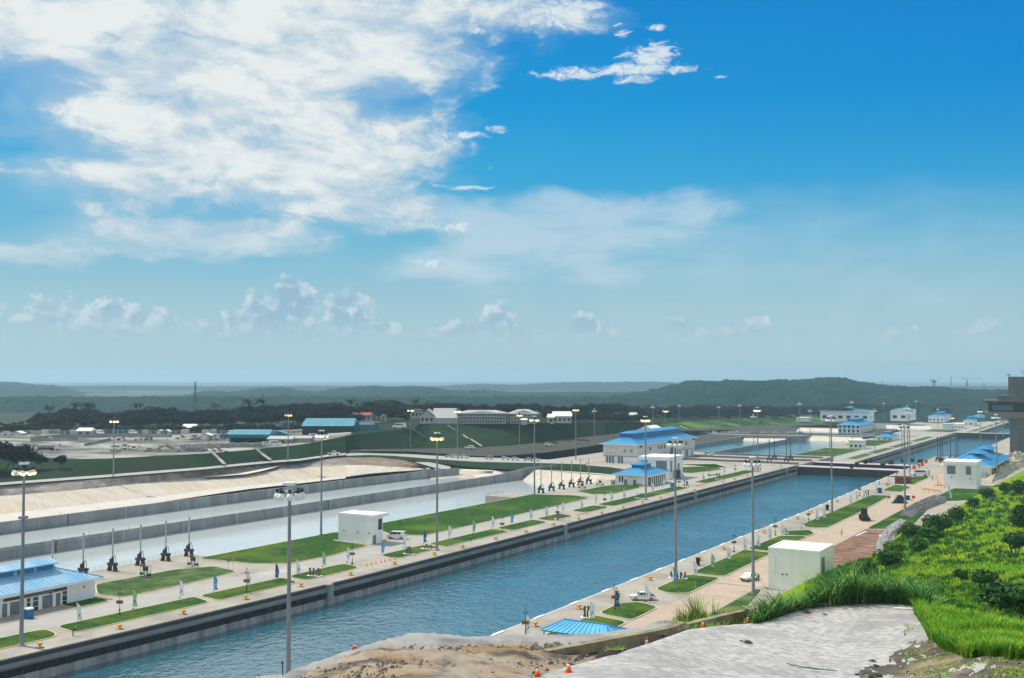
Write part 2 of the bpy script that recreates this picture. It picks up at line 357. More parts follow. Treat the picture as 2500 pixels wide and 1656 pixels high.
# one sheet to the horizon
g = MB(); n = 96; rr = [60, 400, 1500, 4000, 5200]
rows = [[(r * math.cos(2 * math.pi * i / n), 900 + r * math.sin(2 * math.pi * i / n), -26.0) for i in range(n + 1)] for r in rr]
GRM = mat('lowland', (.030, .060, .030), .95, (.055, .085, .04), .003, 6, col3=(.08, .085, .06), scale3=.0012)
g.grid(rows); g.prism([(60 * math.cos(2 * math.pi * i / 24), 900 + 60 * math.sin(2 * math.pi * i / 24)) for i in range(24)], -27, -26.02)
struct(g.build('ground', GRM))
g = MB(); g.grid([[(r * math.cos(2 * math.pi * i / n), 900 + r * math.sin(2 * math.pi * i / n), -26.1) for i in range(n + 1)] for r in (5100, 9000, 14400)]); struct(g.build('sea', mat('pale_sea', (.12, .165, .19), .9, spec=.0)))

def water_mat(name, body, rough, scale, amp, ior=1.33, streak=(1, 1, 1), amp2=0.0):
    m = bpy.data.materials.new(name); m.use_nodes = True; t = m.node_tree; n = t.nodes; L = t.links; b = n['Principled BSDF']
    b.inputs['Base Color'].default_value = (*body, 1); b.inputs['Roughness'].default_value = rough; b.inputs['IOR'].default_value = ior
    ge = n.new('ShaderNodeNewGeometry'); mp = n.new('ShaderNodeMapping'); mp.inputs['Scale'].default_value = streak; L.new(ge.outputs['Position'], mp.inputs['Vector'])
    a = n.new('ShaderNodeTexNoise'); a.inputs['Scale'].default_value = scale; a.inputs['Detail'].default_value = 3; a.inputs['Roughness'].default_value = .55; L.new(mp.outputs[0], a.inputs['Vector'])
    c = n.new('ShaderNodeTexNoise'); c.inputs['Scale'].default_value = scale * .13; c.inputs['Detail'].default_value = 3; L.new(mp.outputs[0], c.inputs['Vector'])
    mr = n.new('ShaderNodeMapRange'); mr.inputs['From Min'].default_value = .3; mr.inputs['From Max'].default_value = .7; mr.inputs['To Min'].default_value = .55; mr.inputs['To Max'].default_value = 1.25; L.new(c.outputs['Fac'], mr.inputs['Value'])
    mu = n.new('ShaderNodeMath'); mu.operation = 'MULTIPLY'; L.new(a.outputs['Fac'], mu.inputs[0]); L.new(mr.outputs[0], mu.inputs[1])
    bp = n.new('ShaderNodeBump'); bp.inputs['Strength'].default_value = 1.0; bp.inputs['Distance'].default_value = amp; L.new(mu.outputs[0], bp.inputs['Height']); L.new(bp.outputs[0], b.inputs['Normal'])
    MATS[name] = m; return m
WLOCK = water_mat('lock_water', (.020, .108, .152), .05, .5, .48, 3.4, (1, .75, 1))
WBAS = water_mat('basin_water', (.50, .545, .545), .06, .6, .08, 2.6, (1, .8, 1))
WBAS2 = water_mat('far_basin_water', (.02, .12, .17), .08, .5, .15, 2.6)
def sheet(name, poly, z, m, kind='structure', parent=None):
    b = MB(); b.add([(p[0], p[1], z if len(p) < 3 else p[2]) for p in poly], [tuple(range(len(poly)))]); o = b.build(name, m, parent)
    if parent is None: o['kind'] = kind
    return o
def water(name, x0, x1, y0, y1, z, m):
    b = MB(); b.add([(x0, y0, z), (x1, y0, z), (x1, y1, z), (x0, y1, z)], [(0, 1, 2, 3)]); return struct(b.build(name, m))
water('lock_water', -183.9, -115, 30, 640, -5.1, WLOCK)
water('lock_water', -183, -115, 690, 1262, -14.2, WLOCK)
water('lock_water', -183, -115, 1262, 2300, -21.5, WLOCK)
water('basin_water', -302, -238.5, 60, 512, -3.0, WBAS)
water('basin_water', -335, -300.5, 60, 500, -0.5, WBAS)

# the near deck left of the chamber (an island between chamber and basins)
Ys = [40, 80, 110, 130, 150, 170, 190, 210, 227, 300, 420, 640]
b = MB(); zb = -24
struct(MB().box(-249, -239, 168, 227, -24, -.004).build('hoist_platform', CONC))
ins = [(LX(-239.4, y), y) for y in Ys]; out = [(LX(-180.6, y), y) for y in Ys]
b.prism(out + ins[::-1], zb, 0.0)
struct(b.build('left_deck', CONC))
b = MB(); b.prism([(-240, 512), (-235, 640), (-180.6, 640), (-180.6, 722), (-240, 716), (-318, 712), (-330, 700), (-330, 560), (-300, 512)], zb, -0.02)
struct(b.build('gate_apron', CONC))
b = MB(); b.prism([(RX(30), 30), (RX(420), 420), (RX(660), 660), (RX(760), 760), (-40, 760), (-20, 660), (-25, 30)], zb, 0.0)
struct(b.build('right_deck', CONC))
# second and third chamber decks
b = MB(); b.prism([(-180.6, 735), (-180.6, 1262), (-239.5, 1262), (-239.5, 735)], -28, -8.3); struct(b.build('left_deck', CONC))
b = MB(); b.prism([(-121.5, 765), (-121.5, 1262), (-60, 1262), (-60, 765)], -28, -8.3); struct(b.build('right_deck', CONC))
b = MB(); b.prism([(-180.6, 1262.5), (-180.6, 2300), (-300, 2300), (-300, 1262.5)], -28, -15.8); struct(b.build('left_deck', CONC))
b = MB(); b.prism([(-121.5, 1262.5), (-121.5, 2300), (-60, 2300), (-60, 1262.5)], -28, -15.8); struct(b.build('right_deck', CONC))

# roads on the decks (sheets a few millimetres up)
def ribbon(name, pts, z, m):
    b = MB(); A = [(p[0], p[2], z) for p in pts]; B = [(p[1], p[2], z) for p in pts]; b.loft(A, B); return struct(b.build(name, m))
ribbon('road', [(LX(-208.2, y), LX(-197.2, y), y) for y in Ys], 0.006, ROADM)
ribbon('road', [(-97, -85.6, 60), (-97, -85.6, 440), (-97.5, -83, 520), (-98, -82, 660)], 0.006, ROADR)
ribbon('road', [(-205, -196, 800), (-205, -196, 1250)], -8.29, ROADM)
ribbon('road', [(-205, -196, 1270), (-205, -196, 2200)], -15.79, ROADM)

# lawns with kerbs
def rounded(poly, r, seg=4):
    out = []; n = len(poly)
    for i in range(n):
        p0 = Vector(poly[i - 1]); p = Vector(poly[i]); p1 = Vector(poly[(i + 1) % n])
        a = (p0 - p); c = (p1 - p); rr = min(r, a.length * .45, c.length * .45); a = p + a.normalized() * rr; c = p + c.normalized() * rr
        for k in range(seg + 1):
            t = k / seg; out.append(tuple(a.lerp(p, t).lerp(p.lerp(c, t), t)))
    return out
def inset(poly, d):
    c = Vector((sum(p[0] for p in poly) / len(poly), sum(p[1] for p in poly) / len(poly)))
    n = len(poly); out = []
    for i in range(n):
        p = Vector(poly[i]); e = (Vector(poly[(i + 1) % n]) - Vector(poly[i - 1])).normalized(); nr = Vector((-e.y, e.x))
        if (c - p).dot(nr) < 0: nr = -nr
        out.append(tuple(p + nr * d))
    return out
def lawn(poly, z=0.0, m=LAWN, r=2.0, kerb=True):
    pl = rounded(poly, r); b = MB(); inn = inset(pl, .32)
    n = len(inn)
    b.prism(inn, z - .05, z + .17); o = struct(b.build('lawn', m))
    if kerb:
        k = MB(); k.add([(*p, z - .02) for p in pl] + [(*p, z + .16) for p in pl] + [(*p, z + .16) for p in inn] + [(*p, z) for p in inn],
              [(i, (i + 1) % n, n + (i + 1) % n, n + i) for i in range(n)] + [(n + i, n + (i + 1) % n, 2 * n + (i + 1) % n, 2 * n + i) for i in range(n)] + [(2 * n + i, 2 * n + (i + 1) % n, 3 * n + (i + 1) % n, 3 * n + i) for i in range(n)])
        k.build('kerb', KERB, o)
    return o
xa, xb = -188.6, -197.2
def lq(y0, y1, xr=xb): return [(LX(xa, y0), y0), (LX(xa, y1), y1), (LX(xr, y1 + 2.5), y1 + 2.5), (LX(xr, y0 + 1.5), y0 + 1.5)]
for y0, y1 in ((96, 120), (122, 142), (145, 181), (183, 210), (212.5, 235), (251.5, 274.5), (277, 315), (317.5, 343), (346, 363), (374, 394), (398, 482), (507, 586)):
    lawn(lq(y0, y1), r=3.5 if y1 - y0 < 27 else 2.2)
lawn([(-232, 181), (-231, 206), (-225, 215.5), (-214, 213), (-212.4, 200), (-212.6, 174), (-221, 173)], m=LAWNB)
lawn([(-218.6, 160.8), (-219.5, 171), (-211.6, 170), (-211.6, 160.3)])
lawn([(-219, 120), (-219, 140), (-212.5, 137), (-212.5, 118)], m=LAWNB)
lawn([(-239.3, 222), (-239.3, 283), (-228.5, 284), (-228, 269), (-211, 266.5), (-208.9, 246), (-210, 230), (-219, 224)])
lawn([(-239.3, 302), (-239.3, 419), (-220, 425), (-210, 418), (-208.6, 349), (-208.3, 293), (-219, 288)])
lawn([(-228, 440), (-226.5, 473), (-213, 481), (-209, 470), (-208.5, 441), (-216, 433)])
lawn([(-236, 588), (-219.7, 607), (-209.3, 586), (-216, 556), (-231, 556)], m=LAWN)
lawn([(-243, 607), (-226, 622), (-212, 600), (-218, 610)], r=1)
lawn([(-204.5, 548), (-202, 562), (-199.5, 555), (-201, 545)], r=1.5)
for pl in ([(-107, 217), (-107.5, 229), (-104, 233), (-97.4, 230), (-97.3, 214.5)], [(-107.6, 192), (-107.4, 215), (-97.3, 212.8), (-97.3, 196)], [(-107, 249), (-107, 271.8), (-97.4, 271.6), (-97.3, 248), (-102, 245.5)],
           [(-107.2, 274), (-107.2, 319), (-97.6, 317.5), (-97.3, 273.5)], [(-107.2, 321), (-106.5, 352.5), (-97.6, 356.5), (-97.5, 319.5)], [(-106.6, 354.8), (-107.5, 365), (-101.3, 372), (-97.5, 364), (-97.5, 357.5)],
           [(-107.7, 385), (-107.4, 430), (-107.6, 495), (-99, 496), (-97.2, 422), (-97.2, 380), (-104.5, 377.3)], [(-107.4, 517), (-107.4, 548), (-98.2, 540), (-98.2, 515)], [(-108, 562), (-109, 592), (-101, 604), (-99, 592), (-100, 552)]):
    lawn(pl, m=LAWN, r=2.5)
# verge right of the right-hand road
lawn([(-85.0, 215), (-85.2, 262), (-83.4, 262), (-78, 225), (-76, 210)], m=LAWNB, r=1, kerb=False)
lawn([(-85.2, 385), (-85.0, 452), (-76, 452), (-72, 392)], r=2, kerb=False)
lawn([(-82, 480), (-80, 545), (-62, 545), (-62, 500)], m=LAWN, r=2, kerb=False)
sheet('bare_soil', [(-85.3, 288), (-85.2, 384), (-66, 388), (-64, 288)], .012, SOILR)
for pts in (((-84.6, 366), (-84.0, 378), (-83.4, 378), (-84, 366)), ((-78, 372), (-74.5, 374), (-74.2, 370), (-77.6, 368.5))):
    b = MB(); b.prism(list(pts), .0, .14); struct(b.build('concrete_slab', WHITER))
# lawns along the lower chambers
for y0, y1 in ((812, 872), (880, 950), (960, 1040), (1060, 1150)):
    lawn([(-186.5, y0), (-186.5, y1), (-195, y1 + 6), (-195, y0 + 4)], z=-8.3, m=LAWNB)
lawn([(-239, 800), (-239, 925), (-207, 935), (-207, 830), (-214, 802)], z=-8.3)
lawn([(-235, 975), (-235, 1060), (-207, 1070), (-207, 975)], z=-8.3)
for y0 in range(1300, 1900, 75): lawn([(-186, y0), (-186, y0 + 60), (-194, y0 + 62), (-194, y0 + 2)], z=-15.8, m=LAWNB)
lawn([(-240, 1400), (-240, 1480), (-208, 1490), (-208, 1400)], z=-15.8, m=LAWN)

# ------------------------------------------------------------------ lock walls with their fender panels
def lock_wall(name, label, X, y0, y1, z, depth, slots, piers, bowed=False, flip=1, panel=3.1, fenders=True):
    w = thing(name, label, 'lock wall', (X, y0, z))
    bx = (lambda Y: bow(Y)) if bowed else (lambda Y: 0.0)
    ys = sorted(set([y for y in Ys if y0 < y < y1] + [y0, y1])) if bowed else [y0, y1]
    s = flip
    b = MB()
    for a, c in zip(ys, ys[1:]):
        pa, pc = bx(a), bx(c)
        prof = [(-.75, .03), (.0, .03), (.10, -.05), (.12, -.85), (-.75, -.85)]
        A = [(pa + s * p[0], a - y0, p[1]) for p in prof]; B = [(pc + s * p[0], c - y0, p[1]) for p in prof]; b.loft(A, B) if s < 0 else b.loft(B, A)
    b.build('coping', CAPM, w)
    b = MB()
    for a, c in zip(ys, ys[1:]):
        pa, pc = bx(a), bx(c)
        prof = [(.12, -.85), (.30, -1.0), (.62, -1.5), (.62, -1.85), (.1, -1.95)]
        A = [(pa + s * p[0], a - y0, p[1]) for p in prof]; B = [(pc + s * p[0], c - y0, p[1]) for p in prof]; b.loft(A, B) if s < 0 else b.loft(B, A)
    b.build('fender_rail', CAPL, w)
    if fenders:
        pm = MB().box(-.6 if s > 0 else -.22, .22 if s > 0 else .6, .05, panel - .05, -3.45, -1.93).mesh('fender_panel', FENDM)
        k = int((y1 - y0) / panel)
        for i in range(k): obj('fender_panel', pm, w, (bx(y0 + i * panel), i * panel, 0))
    else:
        MB().box(-.6 if s > 0 else -.05, .05 if s > 0 else .6, 0, y1 - y0, -3.45, -1.95).build('fender_panel', FENDM, w)
    # concrete face between recessed slots
    ed = [y0] + [v for sl_ in slots for v in (sl_ - .9, sl_ + .9)] + [y1]
    for a, c in zip(ed[0::2], ed[1::2]):
        sub = [a] + [y for y in ys if a < y < c] + [c]; b = MB()
        for p, q in zip(sub, sub[1:]):
            A = [(bx(p) + s * .12, p - y0, -3.45), (bx(p) + s * .12, p - y0, -depth), (bx(p) - s * .55, p - y0, -depth), (bx(p) - s * .55, p - y0, -3.45), (bx(p) + s * .12, p - y0, -3.45)]
            B = [(bx(q) + s * .12, q - y0, -3.45), (bx(q) + s * .12, q - y0, -depth), (bx(q) - s * .55, q - y0, -depth), (bx(q) - s * .55, q - y0, -3.45), (bx(q) + s * .12, q - y0, -3.45)]
            b.loft(A, B) if s < 0 else b.loft(B, A)
            b.add([A[0], A[1], A[2], A[3]], [(0, 1, 2, 3)]); b.add([B[0], B[1], B[2], B[3]], [(3, 2, 1, 0)])
        b.build('wall_panel', LOCKC, w)
    for p in piers:
        b = MB(); x = bx(p); b.box(x - .5 * s if s > 0 else x - .75, x + .75 if s > 0 else x + .5, p - y0 - 1.1, p - y0 + 1.1, -depth, .06); b.build('pier', LOCKC, w)
    MB().box(-3.2 if s > 0 else .6, -.6 if s > 0 else 3.2, 0, y1 - y0, -depth - 6, -1.0).build('backing', CAPM, w) if not bowed else None
    return w
lock_wall('lock_wall', 'long dark fendered concrete lock wall facing the viewer beside the near chamber', -180.6, 60, 636, 0, 9, [100, 138, 175, 226, 263, 302, 370, 402, 437, 480, 520, 560, 598], [86, 212, 340, 468, 614], bowed=True)
lock_wall('lock_wall', 'dark lock wall of the second chamber, beyond the two red-topped gates', -180.6, 736, 1258, -8.3, 9, list(range(830, 1250, 38)), [880, 1010, 1140], panel=6.2)
lock_wall('lock_wall', 'dark lock wall of the farthest chamber, at the right edge', -180.6, 1268, 2300, -15.8, 8, list(range(1300, 2290, 60)), [], fenders=False)
# right-hand coping, seen from above only
rw = thing('lock_wall', 'pale coping of the lock wall on the viewer side of the near chamber', 'lock wall', (0, 0, 0))
b = MB(); yy = [30, 200, 420, 540, 636]
b.loft([(RX(y) - .35, y, .02) for y in yy], [(RX(y) + .55, y, .02) for y in yy]); b.loft([(RX(y) - .35, y, -8) for y in yy], [(RX(y) - .35, y, .02) for y in yy]); b.build('coping', mat('pale_coping', (.50, .50, .49), .85, (.36, .37, .37), .3, 6), rw)
pm = MB().box(-.3, .5, 0, 4.2, .0, .1).mesh('white_marking', WHITEB)
for i, y in enumerate(range(120, 630, 17)): obj('white_marking', pm, rw, (RX(y + 2), y, .03))
lock_wall('lock_wall', 'lock wall at the right of the second chamber, behind the blue-roofed house', -121.5, 794, 1258, -8.3, 9, [], [], flip=-1, fenders=False)
lock_wall('lock_wall', 'lock wall at the right of the farthest chamber, beside the tower', -121.5, 1268, 2300, -15.8, 8, [], [], flip=-1, fenders=False)

# ------------------------------------------------------------------ basin walls
def basin_wall(label, pts, z0, z1, step, extra=()):
    """pts: list of (X, Y, ztop)"""
    w = thing('basin_wall', label, 'wall', (pts[0][0], pts[0][1], z0))
    O = Vector((pts[0][0], pts[0][1], z0))
    tot = 0
    for a, c in zip(pts, pts[1:]):
        A = Vector(a[:2]); C_ = Vector(c[:2]); L_ = (C_ - A).length; k = max(1, round(L_ / step)); d = (C_ - A) / L_; nrm = Vector((d.y, -d.x))
        for i in range(k):
            p = A + d * (L_ * i / k + .09); q = A + d * (L_ * (i + 1) / k - .09)
            t0 = a[2] + (c[2] - a[2]) * i / k; t1 = a[2] + (c[2] - a[2]) * (i + 1) / k
            b = MB(); vs = []
            for (u, t) in ((p, t0), (q, t1)):
                for side in (.45, -.45): 
                    vv = u + nrm * side - O.xy
                    vs += [(vv.x, vv.y, -2.0), (vv.x, vv.y, t - z0)]
            b.add(vs, [(0, 4, 5, 1), (2, 3, 7, 6), (1, 5, 7, 3), (0, 1, 3, 2), (4, 6, 7, 5), (0, 2, 6, 4)])
            b.build('wall_segment', WCONC, w)
        b = MB(); 
        for i in range(0, k + 1):
            u = A + d * (L_ * i / k) - O.xy; t = a[2] + (c[2] - a[2]) * i / k - z0
            b.beam((u.x, u.y, -1.8), (u.x, u.y, t - .05), .98, .34)
        b.build('joint', mat('joint_mortar', (.42, .44, .44), .9), w)
    return w
basin_wall('long grey concrete wall between the two flooded basins, nearest the lock', [(-304, 60, .9), (-301.5, 220, .9), (-299.5, 350, .9), (-297, 480, 1.0), (-293.5, 512, 3.2), (-288, 533, 3.2)], -3, .9, 25)
basin_wall('long grey concrete wall between the upper flooded basin and the pale dry one', [(-340, 60, 3.6), (-336, 250, 3.6), (-333, 400, 3.4), (-330, 448, 3.2), (-327, 462, 3.8), (-321, 482, 3.8)], -.5, 3.6, 27)
# small walkway railings along the basin wall tops
for i, (X, z, ya, yb, lab) in enumerate(((-301.5, .9, 120, 470, 'thin marker posts along the top of the nearer basin wall'), (-335, 3.5, 150, 440, 'thin marker posts along the top of the farther basin wall'))):
    t = thing('marker_posts', lab, 'posts', (X, ya, z))
    pm = MB().tube((0, 0, 0), (0, 0, 1.3), .05, n=5).mesh('post', STEEL)
    for y in range(ya, yb, 16): obj('post', pm, t, (0.006 * (y - ya), y - ya, 0))

# ------------------------------------------------------------------ basin 3 lining, rock cut, road, grass slope, yard: strips between surveyed lines
def px(l): return [at(*p) for p in l]
def resample(l, xs):
    return [at(x, *lerp_tab(l, x)) for x in xs]
def dense(A, B, rows, amp=0.0, sc=.1, seed=0.0):
    out = []
    for j in range(rows + 1):
        t = j / rows; r = []
        for p, q in zip(A, B):
            v = p.lerp(q, t)
            if amp and 0 < j < rows: v = v + Vector((0, 0, amp * fbm(v.x * sc, v.y * sc, seed)))
            r.append(v)
        out.append(r)
    return out
def strip(name, A, B, m, xs, rows=1, amp=0.0, sc=.1, seed=0.0, parent=None, smooth=False):
    b = MB(); b.grid(dense(resample(A, xs), resample(B, xs), rows, amp, sc, seed)); o = b.build(name, m, parent, smooth=smooth)
    if parent is None: o['kind'] = 'structure'
    return o
XL = [-300, -150, -60, 0, 60, 115, 204, 255, 320, 383, 450, 500, 561, 610, 668, 730, 760, 800, 844]
floorA = [(-300, 1330, 1.0), (0, 1275, 1.0), (300, 1240, 1.0), (600, 1195, 1.0), (844, 1168, 1.0), (1010, 1150, 1.0)]
tanbase = [(-300, 1308, 1.0), (-150, 1281, 1), (0, 1256, 1), (204, 1232, 1), (421, 1208, 1), (500, 1197, 1), (668, 1179, 1), (800, 1167, 1), (844, 1164.5, 1)]
tantop = [(-300, 1250, 5.0), (-150, 1230, 5), (0, 1212, 5), (115, 1203, 5), (255, 1190, 5), (383, 1176, 5), (500, 1164, 5), (561, 1158, 5), (643, 1153, 5), (755, 1141, 5), (844, 1136, 5)]
rocktop = [(-300, 1222, 8.2), (-150, 1204, 8.2), (0, 1187.5, 8.2), (255, 1169, 8.2), (420, 1155, 8.2), (561, 1141, 8.2), (643, 1133, 8.2), (755, 1123.5, 7.6), (844, 1117, 7.0), (920, 1117, 6.0), (985, 1124, 5.0), (1040, 1136, 4)]
roadn = [(-300, 1219, 8.8), (-150, 1201, 8.8), (0, 1184.5, 8.8), (255, 1165.5, 8.8), (500, 1146, 8.8), (643, 1131.5, 8.8), (730, 1125, 8.8), (806, 1114.5, 8.4), (844, 1111, 8.0)]
roadf = [(-300, 1211, 9.0), (-150, 1194, 9.0), (0, 1178.5, 9.0), (255, 1159.5, 9), (500, 1140.5, 9), (643, 1126.5, 9), (730, 1120.5, 9), (806, 1109.5, 8.6), (844, 1106, 8.2)]
grtop = [(-300, 1075, 16.5), (-150, 1080, 17), (0, 1094, 17), (60, 1101, 16), (127, 1121, 14.5), (255, 1120, 14.5), (357, 1115, 14.5), (510, 1107, 14.5), (600, 1099.5, 14.5), (742, 1085, 15), (857, 1062, 17), (950, 1052, 18), (1010, 1047, 18.5), (1025, 1036, 19.5), (1332, 1033, 19), (1400, 1032, 17.5), (1476, 1031, 16), (1587, 1034, 8.5), (1700, 1027, 3), (1834, 1019, -2), (1950, 1012, -6), (2100, 1006, -10)]
strip('basin_floor', floorA, tanbase, TANF, XL)
o = strip('basin_slope', tanbase, tantop, TAN, XL, 3)
strip('cut_bank', tantop, rocktop, ROCK, XL + [], 5, .9, .12, 3.0)
strip('drain_ditch', rocktop, roadn, DARKG, XL[:-2])
strip('road', roadn, roadf, ROADM, XL)
strip('grass_slope', roadf, grtop, SLOPEG, XL, 8, .7, .05, 9.0)
# lining panels laid down the slope
for i, x in enumerate(range(-40, 830, 29)):
    dx = 30
    a0 = at(x + 26, *lerp_tab(tanbase, x + 26)); a1 = at(x - 6, *lerp_tab(tantop, x - 6)); c0 = at(x + 30, *lerp_tab(tanbase, x + 30)); c1 = at(x - 3, *lerp_tab(tantop, x - 3))
    up = Vector((0, 0, .12)); b = MB(); b.add([a0 + up, c0 + up, c1 + up, a1 + up, a0, c0, c1, a1], [(0, 1, 2, 3), (0, 4, 5, 1), (1, 5, 6, 2), (3, 2, 6, 7), (0, 3, 7, 4)])
    b.build('lining_seam', mat('seam_pale', (.60, .555, .47), .9, (.53, .47, .37), .4, 5), o)
# turn of the lining at the far end of the dry basin
endA = [at(844, 1164.5, 1), at(900, 1157, 1), at(960, 1152, 1), at(1010, 1149, 1.0), at(1050, 1146, 1.2)]
endB = [at(844, 1136, 5), at(893, 1136, 4.6), at(950, 1139, 3.4), at(1010, 1143.5, 2.0), at(1058, 1142, 1.8)]
b = MB(); b.grid(dense(endA, endB, 3)); oe = struct(b.build('basin_slope', TANW))
for i in range(20):
    t = i / 20; j = min(3, int(t * 4)); f = t * 4 - j
    p = endA[j].lerp(endA[j + 1], f); q = endB[j].lerp(endB[j + 1], min(1, f + .02)); b = MB(); b.beam(p + Vector((0, 0, .05)), q + Vector((0, 0, .05)), .5, .14); b.build('lining_seam', MATS['seam_pale'], oe)
# ground between the end of the basins and the cross road
XR = [844, 880, 920, 985, 1040]
eb = [(844, 1136, 5), (893, 1136, 4.6), (950, 1139, 3.4), (1010, 1143.5, 2.0), (1058, 1142, 1.8)]
strip('cut_bank', eb, rocktop, SOILR if False else mat('brown_bank', (.17, .10, .07), .95, (.30, .25, .19), .12, 7), XR, 4, .4, .12, 3.0)
roadx_n = [(806, 1114.5, 8.4), (844, 1113, 7.6), (900, 1111, 6.5), (960, 1113, 5.4), (1010, 1117, 4.6), (1060, 1121, 4.0), (1170, 1128, 3.2), (1330, 1131, 2.6), (1430, 1134, 2.2)]
roadx_f = [(806, 1108, 8.4), (844, 1104, 7.6), (900, 1104, 6.5), (960, 1107, 5.4), (1010, 1109.5, 4.6), (1060, 1112, 4.0), (1170, 1117, 3.2), (1330, 1122, 2.6), (1480, 1127, 2.2)]
XC = [806, 844, 900, 960, 1010, 1060, 1110, 1170, 1250, 1330, 1430]
strip('verge', [(844, 1117, 7.0), (920, 1117, 6.0), (985, 1124, 4.6), (1060, 1130, 3.4), (1170, 1143, 2.2), (1250, 1147, 2), (1330, 1145, 2.0), (1430, 1146, 1.8)], roadx_n, SLOPEG, XC[1:], 4, .3, .1)
strip('road', roadx_n, roadx_f, ROADM, XC)
strip('service_road', [(990, 1122, 4.2), (1060, 1142, 2.6), (1110, 1150, 1.8)], [(985, 1119, 4.6), (1060, 1131, 3.4), (1130, 1146, 2.2)], ROADM, [990, 1020, 1060, 1100], 1)
# ramp from the road down along the top of the lining
b = MB(); b.loft([at(800, 1113.5, 8.6), at(740, 1125, 7.8), at(680, 1139, 6.8), at(640, 1150, 5.9), at(600, 1158, 5.2), at(500, 1166, 5.1)], [at(800, 1109, 8.6), at(725, 1123, 7.9), at(660, 1136, 6.9), at(610, 1147, 6.0), at(570, 1155, 5.3), at(500, 1163, 5.2)])
struct(b.build('ramp_road', mat('ramp_dust', (.60, .55, .46), .95, (.68, .63, .55), .2, 5)))
# concrete end slopes of the two flooded basins
b = MB(); b.grid(dense([at(1050, 1172, -.6), at(1110, 1166, -.6), at(1165, 1163, -.6), at(1200, 1158, -.2)], [at(1062, 1143, 2.2), at(1110, 1148, 1.8), at(1165, 1150, 1.6), at(1205, 1150, 1.8)], 4)); oe = struct(b.build('basin_slope', TAN))
b = MB(); b.grid(dense([at(1160, 1165, -.6), at(1230, 1160, -.4), at(1290, 1150, .2)], [at(1120, 1145, 1.9), at(1200, 1148, 1.7), at(1250, 1149, 1.7)], 2)); struct(b.build('basin_slope', TANW))
A = [Vector((-291, 499, -3.2)), Vector((-270, 500, -3.2)), Vector((-250, 500, -3.2)), Vector((-237, 497, -3.2))]; B = [Vector((-289, 512, 2.0)), Vector((-270, 513, 1.9)), Vector((-250, 513, 1.6)), Vector((-236, 511, 1.0))]
b = MB(); b.grid(dense(A, B, 3)); oe = struct(b.build('basin_slope', TANW))
for i in range(24):
    t = i / 24 * 3; j = min(2, int(t)); f = t - j; p = A[j].lerp(A[j + 1], f); q = B[j].lerp(B[j + 1], f); b = MB(); b.beam(p + Vector((0, 0, .05)), q + Vector((-.7, 0, .05)), .45, .14); b.build('lining_seam', MATS['seam_pale'], oe)
b = MB(); b.add([(-289, 512, 1.98), (-236, 511, .98), (-234, 530, 1.5), (-262, 548, 2.0), (-300, 552, 2.2)], [(0, 1, 2, 3, 4)]); struct(b.build('verge', SLOPEG))
b = MB(); b.add([(-290, 553, 2.0), (-234, 530, 1.6), (-234, 560, .2), (-262, 590, .3), (-300, 590, 1.0)], [(0, 1, 2, 3, 4)]); struct(b.build('apron', CONC))

# slope up to the hilltop buildings
grbase = [(800, 1108.5, 8.6), (870, 1102, 8.0), (950, 1102, 7), (1000, 1103, 6.2), (1100, 1109, 5), (1170, 1114, 4), (1250, 1112, 3.4), (1345, 1104, 3.2), (1440, 1090, 3.2), (1476, 1082, 3.6), (1587, 1054, 3), (1700, 1052, -2), (1834, 1048, -8), (1950, 1040, -9), (2100, 1034, -12)]
grmid = [(800, 1106, 8.7), (870, 1098, 8.3), (950, 1096, 7.6), (1000, 1096, 7), (1100, 1094, 6.4), (1170, 1092, 6), (1250, 1088, 5.6), (1345, 1076, 6.2), (1440, 1066, 6.6), (1476, 1062, 7), (1587, 1048, 4.2), (1700, 1046, -1), (1834, 1041, -7), (1950, 1034, -8.4), (2100, 1029, -11.6)]
XG = [800, 844, 870, 910, 950, 1000, 1050, 1100, 1170, 1250, 1332, 1400, 1440, 1476, 1530, 1587]
strip('service_track', grbase, grmid, DARKG, XG, 4, .3, .06)
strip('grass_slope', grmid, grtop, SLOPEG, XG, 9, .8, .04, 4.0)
XG2 = [1587, 1640, 1700, 1760, 1834, 1890, 1950, 2020, 2100]
strip('service_track', grbase, grmid, DARKG, XG2, 3, .3, .06)
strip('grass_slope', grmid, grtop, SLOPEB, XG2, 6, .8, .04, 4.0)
# chutes down the slopes
def chute(a, bb, w, label):
    p = [at(*q) for q in a]; b = MB()
    for u, v in zip(p, p[1:]): b.beam(u + Vector((0, 0, .9)), v + Vector((0, 0, .9)), w, .5)
    o = b.build('drain_chute', mat('chute_concrete', (.42, .41, .38), .9, (.32, .31, .29), .6, 4)); return tag(o, label, 'drain chute', 'concrete drain chutes')
chute([(548, 1137.5, 9.2), (536, 1126, 10.8), (517, 1108, 14.2)], 0, 1.6, 'pale concrete drain chute on the dark grass slope below the stacked blocks')
chute([(660, 1127, 9.2), (640, 1113, 11.6), (624, 1098.5, 14.6)], 0, 1.6, 'curved concrete drain chute on the slope below the beige shed')
chute([(792, 1107, 9), (770, 1097, 11), (748, 1087, 14.5)], 0, 1.1, 'thin drain chute on the slope right of the beige shed')
chute([(1060, 1084, 8.5), (1040, 1073, 11), (1008, 1051, 18)], 0, .9, 'thin drain chute on the slope below the white gabled hall, left one')
chute([(1176, 1093, 6.2), (1150, 1076, 9.6), (1142, 1073, 10.4), (1120, 1058, 13.5), (1093, 1042, 18)], 0, 1.2, 'bent pale drain chute on the slope below the white gabled hall')
chute([(1678, 1050, 0), (1645, 1035, 3)], 0, 1.0, 'thin drain chute on the bright grass bank right of the houses')

